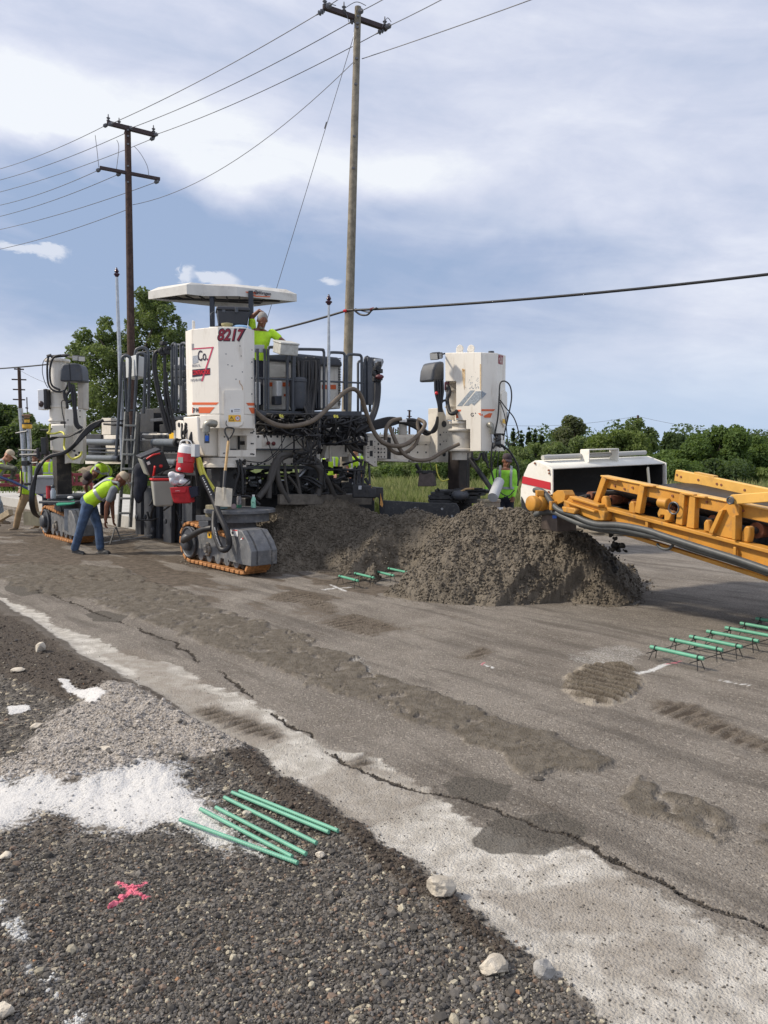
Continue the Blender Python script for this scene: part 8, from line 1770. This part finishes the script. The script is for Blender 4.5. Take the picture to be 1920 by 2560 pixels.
# ------------------------------------------------------------------ vegetation
def leafmat(name, c0, c1, trans=.38):
    m = bpy.data.materials.new(name); m.use_nodes = True; nt = m.node_tree; b = nt.nodes['Principled BSDF']; kq = NT(nt); b.inputs['Roughness'].default_value = .6; b.inputs['Specular IOR Level'].default_value = .25
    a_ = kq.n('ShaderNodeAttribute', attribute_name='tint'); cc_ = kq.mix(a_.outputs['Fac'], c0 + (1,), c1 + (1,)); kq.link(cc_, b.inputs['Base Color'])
    tr = kq.n('ShaderNodeBsdfTranslucent'); kq.link(kq.mix(.5, cc_, (.25, .35, .05, 1)), tr.inputs[0]); ms = kq.n('ShaderNodeMixShader'); ms.inputs[0].default_value = trans
    kq.link(b.outputs[0], ms.inputs[1]); kq.link(tr.outputs[0], ms.inputs[2]); kq.link(ms.outputs[0], nt.nodes['Material Output'].inputs[0]); return m
LF = {'mid': leafmat('leaf_mid', (.085, .120, .042), (.20, .25, .10)), 'rich': leafmat('leaf_rich', (.052, .095, .026), (.14, .205, .06)), 'dark': leafmat('leaf_dark', (.034, .058, .026), (.08, .12, .048)), 'light': leafmat('leaf_light', (.08, .115, .03), (.19, .24, .07)),
      'grey': leafmat('leaf_grey', (.075, .088, .048), (.18, .19, .105)), 'pine': leafmat('leaf_pine', (.010, .020, .014), (.028, .045, .026))}
BARK = mat('bark', (.07, .055, .045), .9, var=.3, vscale=8)
def leaves(cent, rad, n, size, rng_, holes=.35, flat=1.0):
    """leaf-sized quads through the outer volume of each lobe"""
    cent = np.asarray(cent, float); rad = np.asarray(rad, float); w = rad ** 2; pick = rng_.choice(len(cent), n, p=w / w.sum())
    d = rng_.normal(size=(n, 3)); d /= np.linalg.norm(d, axis=1)[:, None]; rr_ = rad[pick] * (1 - .55 * rng_.uniform(size=n) ** 1.6)
    p = cent[pick] + d * rr_[:, None] * np.array([1, 1, flat])
    f_ = 2.2 / np.mean(rad); nz = .6 * fbm(p[:, 0] * f_ + p[:, 2] * f_ * .7, p[:, 1] * f_ - p[:, 2] * f_, 3, 3) + .4 * vn(p[:, 0] * f_ * 3, p[:, 2] * f_ * 3 + p[:, 1] * 2, 8); kp = nz > holes * .9 + .08
    p, d = p[kp], d[kp]; n = len(p); nrm = d * .6 + rng_.normal(size=(n, 3)) * .7 + np.array([0, 0, .4]); nrm /= np.linalg.norm(nrm, axis=1)[:, None]
    t = np.cross(nrm, rng_.normal(size=(n, 3))); t /= np.linalg.norm(t, axis=1)[:, None]; b = np.cross(nrm, t); s_ = size * rng_.uniform(.5, 1.3, n)[:, None]
    j = lambda: rng_.uniform(.6, 1.2, n)[:, None]
    V = np.stack([p - t * s_ * j(), p - b * s_ * .55 * j() + nrm * s_ * .15, p + t * s_ * j(), p + b * s_ * .55 * j() + nrm * s_ * .15], 1).reshape(-1, 3); F = np.arange(4 * n).reshape(n, 4)
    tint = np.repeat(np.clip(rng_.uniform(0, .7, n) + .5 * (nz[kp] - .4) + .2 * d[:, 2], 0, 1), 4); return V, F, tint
def tree(name, label, lobes, base, n, size, kind, group=None, holes=.35, cat='tree', trunk_r=.16, seed=1, flat=1.0):
    r_ = np.random.default_rng(seed); rt = thing(name, tuple(base), label, cat, group)
    cs_ = [l[0] for l in lobes]; rs_ = [l[1] for l in lobes]; n = int(n * (1.35 if n < 20000 else 1)); V, F, t_ = leaves([tuple(c) for c in cs_], rs_, n, size, r_, holes, flat)
    V[:, 2] = np.maximum(V[:, 2], .03)
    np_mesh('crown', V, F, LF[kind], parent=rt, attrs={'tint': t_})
    cen_ = sum((Vector(c) for c in cs_), Vector()) / len(cs_); mb = MB(); top_ = Vector((cen_.x, cen_.y, cen_.z)); b0 = Vector((base[0], base[1], -.1)); mid = b0.lerp(top_, .45) + Vector((.1, 0, 0))
    mb.tube([b0, mid, top_], [trunk_r, trunk_r * .75, trunk_r * .35], 8)
    for i, c in enumerate(cs_):
        if i % max(1, len(cs_) // 9): continue
        s_ = mid.lerp(top_, r_.uniform(0, .8)); mb.tube(smooth_path([s_, s_.lerp(Vector(c), .5) + Vector((0, 0, .1 * rs_[i])), Vector(c)], 3), [trunk_r * .4 * (1 - .12 * j_) for j_ in range(7)], 6)
    mb.build('trunk', BARK, rt, smooth=60); return rt
def auto(name, label, px, ytop, wpx, Y_, n, kind, group=None, ybase=None, size=None, seed=1, holes=.33, cat='tree', low=.0, nl=16, flat=1.0, conic=False):
    r_ = np.random.default_rng(seed); W_ = wpx / FPX * Y_; tz = P(px, ytop, Y_).z; bx = P(px, ytop, Y_).x; lob = []; bz = max(0.0, low * tz)
    for i in range(nl):
        t = r_.uniform(0, 1) ** .8; z = bz + (tz - bz) * (t * .86 + .04)
        if conic: hw_ = W_ / 2 * (1 - t) * .9 + .05 * W_
        else: hw_ = W_ / 2 * (max(0.05, 1 - abs((t - .45) / .66) ** 3)) ** .5
        a = r_.uniform(0, 2 * math.pi); q_ = r_.uniform(.2, .8); rad = min(W_ * r_.uniform(.14, .25), (tz - z) * .98 + .1 * W_ * .3)
        if conic: rad = W_ * .10 + W_ * .14 * (1 - t)
        lob.append((Vector((bx + math.cos(a) * max(hw_ - rad * .7, 0) * (q_ + .2), Y_ + math.sin(a) * hw_ * q_, z - 0)), rad))
    lob.append((Vector((bx, Y_, tz - W_ * (.12 if not conic else .04))), W_ * (.13 if not conic else .05)))
    return tree(name, label, lob, (bx, Y_, 0), n, size or max(.06, Y_ * .0025), kind, group, holes, cat, W_ * .035, seed, flat)
# big tree behind the machine
lb = [(390, 800, 50), (352, 858, 62), (432, 862, 48), (300, 905, 52), (242, 905, 50), (200, 925, 28), (345, 950, 66), (272, 985, 58), (430, 945, 46), (378, 772, 30), (452, 838, 24), (215, 985, 40), (300, 1050, 56), (250, 868, 26), (362, 748, 14), (230, 1050, 50), (380, 1040, 60), (450, 1010, 45), (345, 805, 28), (410, 778, 20), (185, 905, 14), (415, 905, 40), (465, 880, 18), (180, 880, 22), (215, 860, 26), (185, 950, 26), (262, 830, 22), (280, 870, 40)]
rr0 = np.random.default_rng(5); lobes = [(P(x, y, 35 + rr0.uniform(-1.3, 1.3)), r_ / FPX * 30) for x, y, r_ in lb]
for x, y, r_ in lb:
    for _ in range(4):
        a_ = rr0.uniform(0, 6.28); lobes.append((P(x + r_ * 1.0 * math.cos(a_), y - r_ * .9 * math.sin(a_), 35 + rr0.uniform(-1.2, 1.2)), rr0.uniform(9, 20) / FPX * 35))
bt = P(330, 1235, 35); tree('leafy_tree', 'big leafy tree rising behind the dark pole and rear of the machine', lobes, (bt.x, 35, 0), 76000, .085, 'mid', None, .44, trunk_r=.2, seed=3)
# right hand tree line
TR = 'trees along the right hand skyline'
R_ = [('bushy_tree', 'pale grey green round tree, tallest left of the flat topped tree', 1430, 1040, 105, 78, 7000, 'grey', .30), ('bushy_tree', 'light green bushy tree in the middle of the right tree line', 1545, 1078, 175, 60, 9000, 'light', .25), ('bushy_tree', 'flat topped dark tree beneath the distant pole tip', 1600, 1047, 92, 82, 6000, 'mid', .40),
      ('bushy_tree', 'very dark tree standing in the gap of the right tree line', 1683, 1082, 75, 74, 4500, 'dark', .25), ('bushy_tree', 'largest rich green tree near the right edge', 1802, 1066, 175, 52, 15000, 'rich', .25), ('bushy_tree', 'rich green tree right of the largest one at the right edge', 1893, 1090, 120, 54, 9000, 'rich', .25), ('bushy_tree', 'tree just outside the right edge', 2010, 1095, 170, 56, 6000, 'rich', .25),
      ('bushy_tree', 'bright green low bush at the far right edge beside the yellow side board', 1925, 1172, 110, 33, 5000, 'light', .25), ('bushy_tree', 'mid green tree behind the white hood, left half', 1362, 1110, 130, 60, 7000, 'mid', .25), ('bushy_tree', 'mid green tree behind the white hood, right half', 1470, 1095, 130, 62, 7000, 'mid', .25),
      ('bushy_tree', 'greyish twiggy tree above the white hood bracket', 1500, 1120, 120, 50, 5500, 'grey', .40), ('bushy_tree', 'rounded green tree left of the largest one on the right', 1700, 1128, 130, 54, 8000, 'rich', .25), ('bushy_tree', 'low dark tree filling behind the yellow side board', 1620, 1140, 130, 48, 6500, 'rich', .25),
      ('bushy_tree', 'green tree beside the cables of the right tower', 1296, 1118, 95, 58, 5500, 'mid', .28), ('bushy_tree', 'low rich green tree below the largest one near the right edge', 1770, 1160, 190, 44, 8000, 'rich', .25), ('bushy_tree', 'low bush over the far end of the hood', 1420, 1150, 160, 42, 6000, 'mid', .25), ('bushy_tree', 'dark shrubby tree right behind the hood bracket', 1540, 1150, 140, 43, 6000, 'dark', .28)]
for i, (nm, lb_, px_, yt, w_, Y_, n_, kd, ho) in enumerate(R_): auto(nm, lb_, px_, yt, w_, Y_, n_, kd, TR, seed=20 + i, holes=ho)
for i, (px_, yt) in enumerate(((1283, 1072), (1303, 1078), (1322, 1070), (1338, 1076), (1355, 1080))):
    auto('pine_tree', ['first', 'second', 'third', 'fourth', 'fifth'][i] + ' dark pointed pine from the left beside the right tower cables', px_, yt, 30, 95, 1800, 'pine', 'dark pines beside the right tower', seed=60 + i, conic=True, nl=14, size=.25, holes=.2)
# hedge behind the grass, seen under the beam
for i, (px_, yt, w_, kd) in enumerate(((905, 1172, 90, 'mid'), (960, 1166, 95, 'rich'), (1015, 1158, 90, 'mid'), (1070, 1150, 90, 'rich'), (1120, 1146, 95, 'dark'), (1180, 1130, 110, 'mid'), (1235, 1128, 100, 'rich'), (1290, 1140, 100, 'mid'), (1345, 1150, 90, 'rich'), (850, 1165, 80, 'dark'))):
    auto('bush', ['bush at the gap left of the hose bundle', 'second bush under the extension beam', 'third bush under the extension beam', 'bush above the hanging brown box', 'bush left of the right leg column', 'bush between the right column and strut', 'bush behind the green shirted worker', 'bush left of the white hood', 'bush behind the left end of the hood', 'bush glimpsed under the main frame'][i], px_, yt, w_ * 1.2, 38 + (i % 3), 4500, kd, 'hedge bushes behind the grass strip', seed=80 + i, cat='bush', nl=12, holes=.22, size=.08)
for i, (px_, yt, w_, Y_, kd) in enumerate(((1590, 1158, 130, 31, 'dark'), (1690, 1150, 150, 33, 'rich'), (1800, 1150, 170, 34, 'dark'), (1480, 1165, 130, 30, 'mid'))): auto('bush', ('dark bush just over the far corner of the white hood', 'green bush behind the start of the yellow side board', 'dark bush behind the middle of the yellow side board', 'green bush behind the hood bracket')[i], px_, yt, w_, Y_, 6000, kd, 'bushes behind the conveyor', seed=190 + i, cat='bush', holes=.2)
# left background trees
for i, (px_, yt, w_, Y_, kd, lb_) in enumerate(((10, 1010, 110, 75, 'dark', 'dark tree behind the brown pole at the far left edge'), (70, 1032, 90, 70, 'mid', 'tree behind the yellow position sensor'), (35, 1060, 130, 55, 'dark', 'low dark tree above the arched shed'), (125, 1060, 120, 50, 'mid', 'green tree behind the rear tower'), (185, 1075, 110, 44, 'dark', 'dark low tree right of the rear tower'), (-60, 1000, 150, 72, 'dark', 'tree outside the left edge'), (95, 1100, 120, 48, 'dark', 'low dark tree behind the grey sensor masts'),
                                         (240, 1095, 120, 42, 'mid', 'bushy undergrowth below the big leafy tree, left'), (330, 1085, 140, 42, 'dark', 'bushy undergrowth below the big leafy tree, right'), (430, 1080, 120, 44, 'mid', 'undergrowth left of the cream tower'), (-120, 1060, 160, 50, 'dark', 'low tree outside the left edge'))):
    auto('bushy_tree', lb_, px_, yt, w_, Y_, 6500, kd, 'trees behind the left side', seed=120 + i, holes=.25)
for i, px_ in enumerate((188, 250, 30)): auto('bush', ['small light green bush by the leg column of the rear tower', 'small light bush behind the bent worker', 'small bright bush beyond the pole held by the worker'][i], px_, (1150, 1165, 1172)[i], 60, 30, 1800, 'light', seed=150 + i, cat='bush', nl=8, size=.06)
# far woods reading as one mass up to the horizon
r_ = np.random.default_rng(77); cs_, rs_ = [], []
for _ in range(420):
    a = r_.uniform(-1.0, 1.0); Y_ = r_.uniform(110, 150); rad = r_.uniform(1.2, 2.6); cs_.append((a * Y_, Y_, r_.uniform(.5, 4.0) + (1.0 if abs(a) > .1 else -0.6))); rs_.append(rad)
V, F, t_ = leaves(cs_, rs_, 70000, .34, r_, .2); V[:, 2] = np.maximum(V[:, 2], .05)
tag(np_mesh('far_woods', V, F, LF['dark'], attrs={'tint': t_}), 'distant band of woods along the horizon', 'woods', kind='stuff')
# tall grass field
def grass(name, label, n, x0, x1, y0, y1, h0, h1, c, wd=.012, test=None, seed=1):
    r_ = np.random.default_rng(seed); Y_ = y0 * (y1 / y0) ** r_.uniform(size=n); x_ = r_.uniform(x0, x1, n) * Y_; dn = fbm(x_ * .8, Y_ * .8, 3, 9); kp = dn > .33
    if test is not None: kp &= test(x_, Y_)
    x_, Y_, dn = x_[kp], Y_[kp], dn[kp]; n = len(x_); z0 = gz_at(x_, Y_); h = (h0 + (h1 - h0) * r_.uniform(size=n)) * (.5 + dn); a = r_.uniform(0, math.pi, n); ln = r_.normal(size=(n, 2)) * .22 * h[:, None]
    w = wd * (Y_ / y0) ** .6; dx, dy = np.cos(a) * w, np.sin(a) * w
    v0 = np.stack([x_ - dx, Y_ - dy, z0 - .02], 1); v1 = np.stack([x_ + dx, Y_ + dy, z0 - .02], 1); v2 = np.stack([x_ + ln[:, 0] * .4 + dx * .6, Y_ + ln[:, 1] * .4 + dy * .6, z0 + h * .6], 1); v3 = np.stack([x_ + ln[:, 0], Y_ + ln[:, 1], z0 + h], 1)
    V = np.stack([v0, v1, v2, v3], 1).reshape(-1, 3); F = np.arange(4 * n).reshape(n, 4); o = np_mesh(name, V, F, c, attrs={'tint': np.repeat(np.clip(r_.uniform(0, 1, n) * .8 + .4 * (dn - .4), 0, 1), 4)}); return tag(o, label, 'grass', kind='stuff')
LF['grass'] = leafmat('grass_blade', (.11, .15, .045), (.40, .38, .19)); LF['weed'] = leafmat('weed_leaf', (.05, .085, .02), (.14, .18, .05))
grass('tall_grass', 'tall seeding grass beyond the road bed', 90000, -.05, .62, 19.5, 42, .25, .75, LF['grass'], .010, lambda x, y: (y > 18.5), 4)
grass('low_weeds', 'low green weeds along the edge of the field', 14000, .12, .6, 17.2, 24, .08, .3, LF['weed'], .016, lambda x, y: fbm(x, y, 3, 70) > .45, 6)
grass('verge_grass', 'rough grass verge on the left background', 26000, -.75, -.1, 28, 60, .15, .5, LF['weed'], .016, lambda x, y: (x < -.28 * y) | (y > 42), 5)
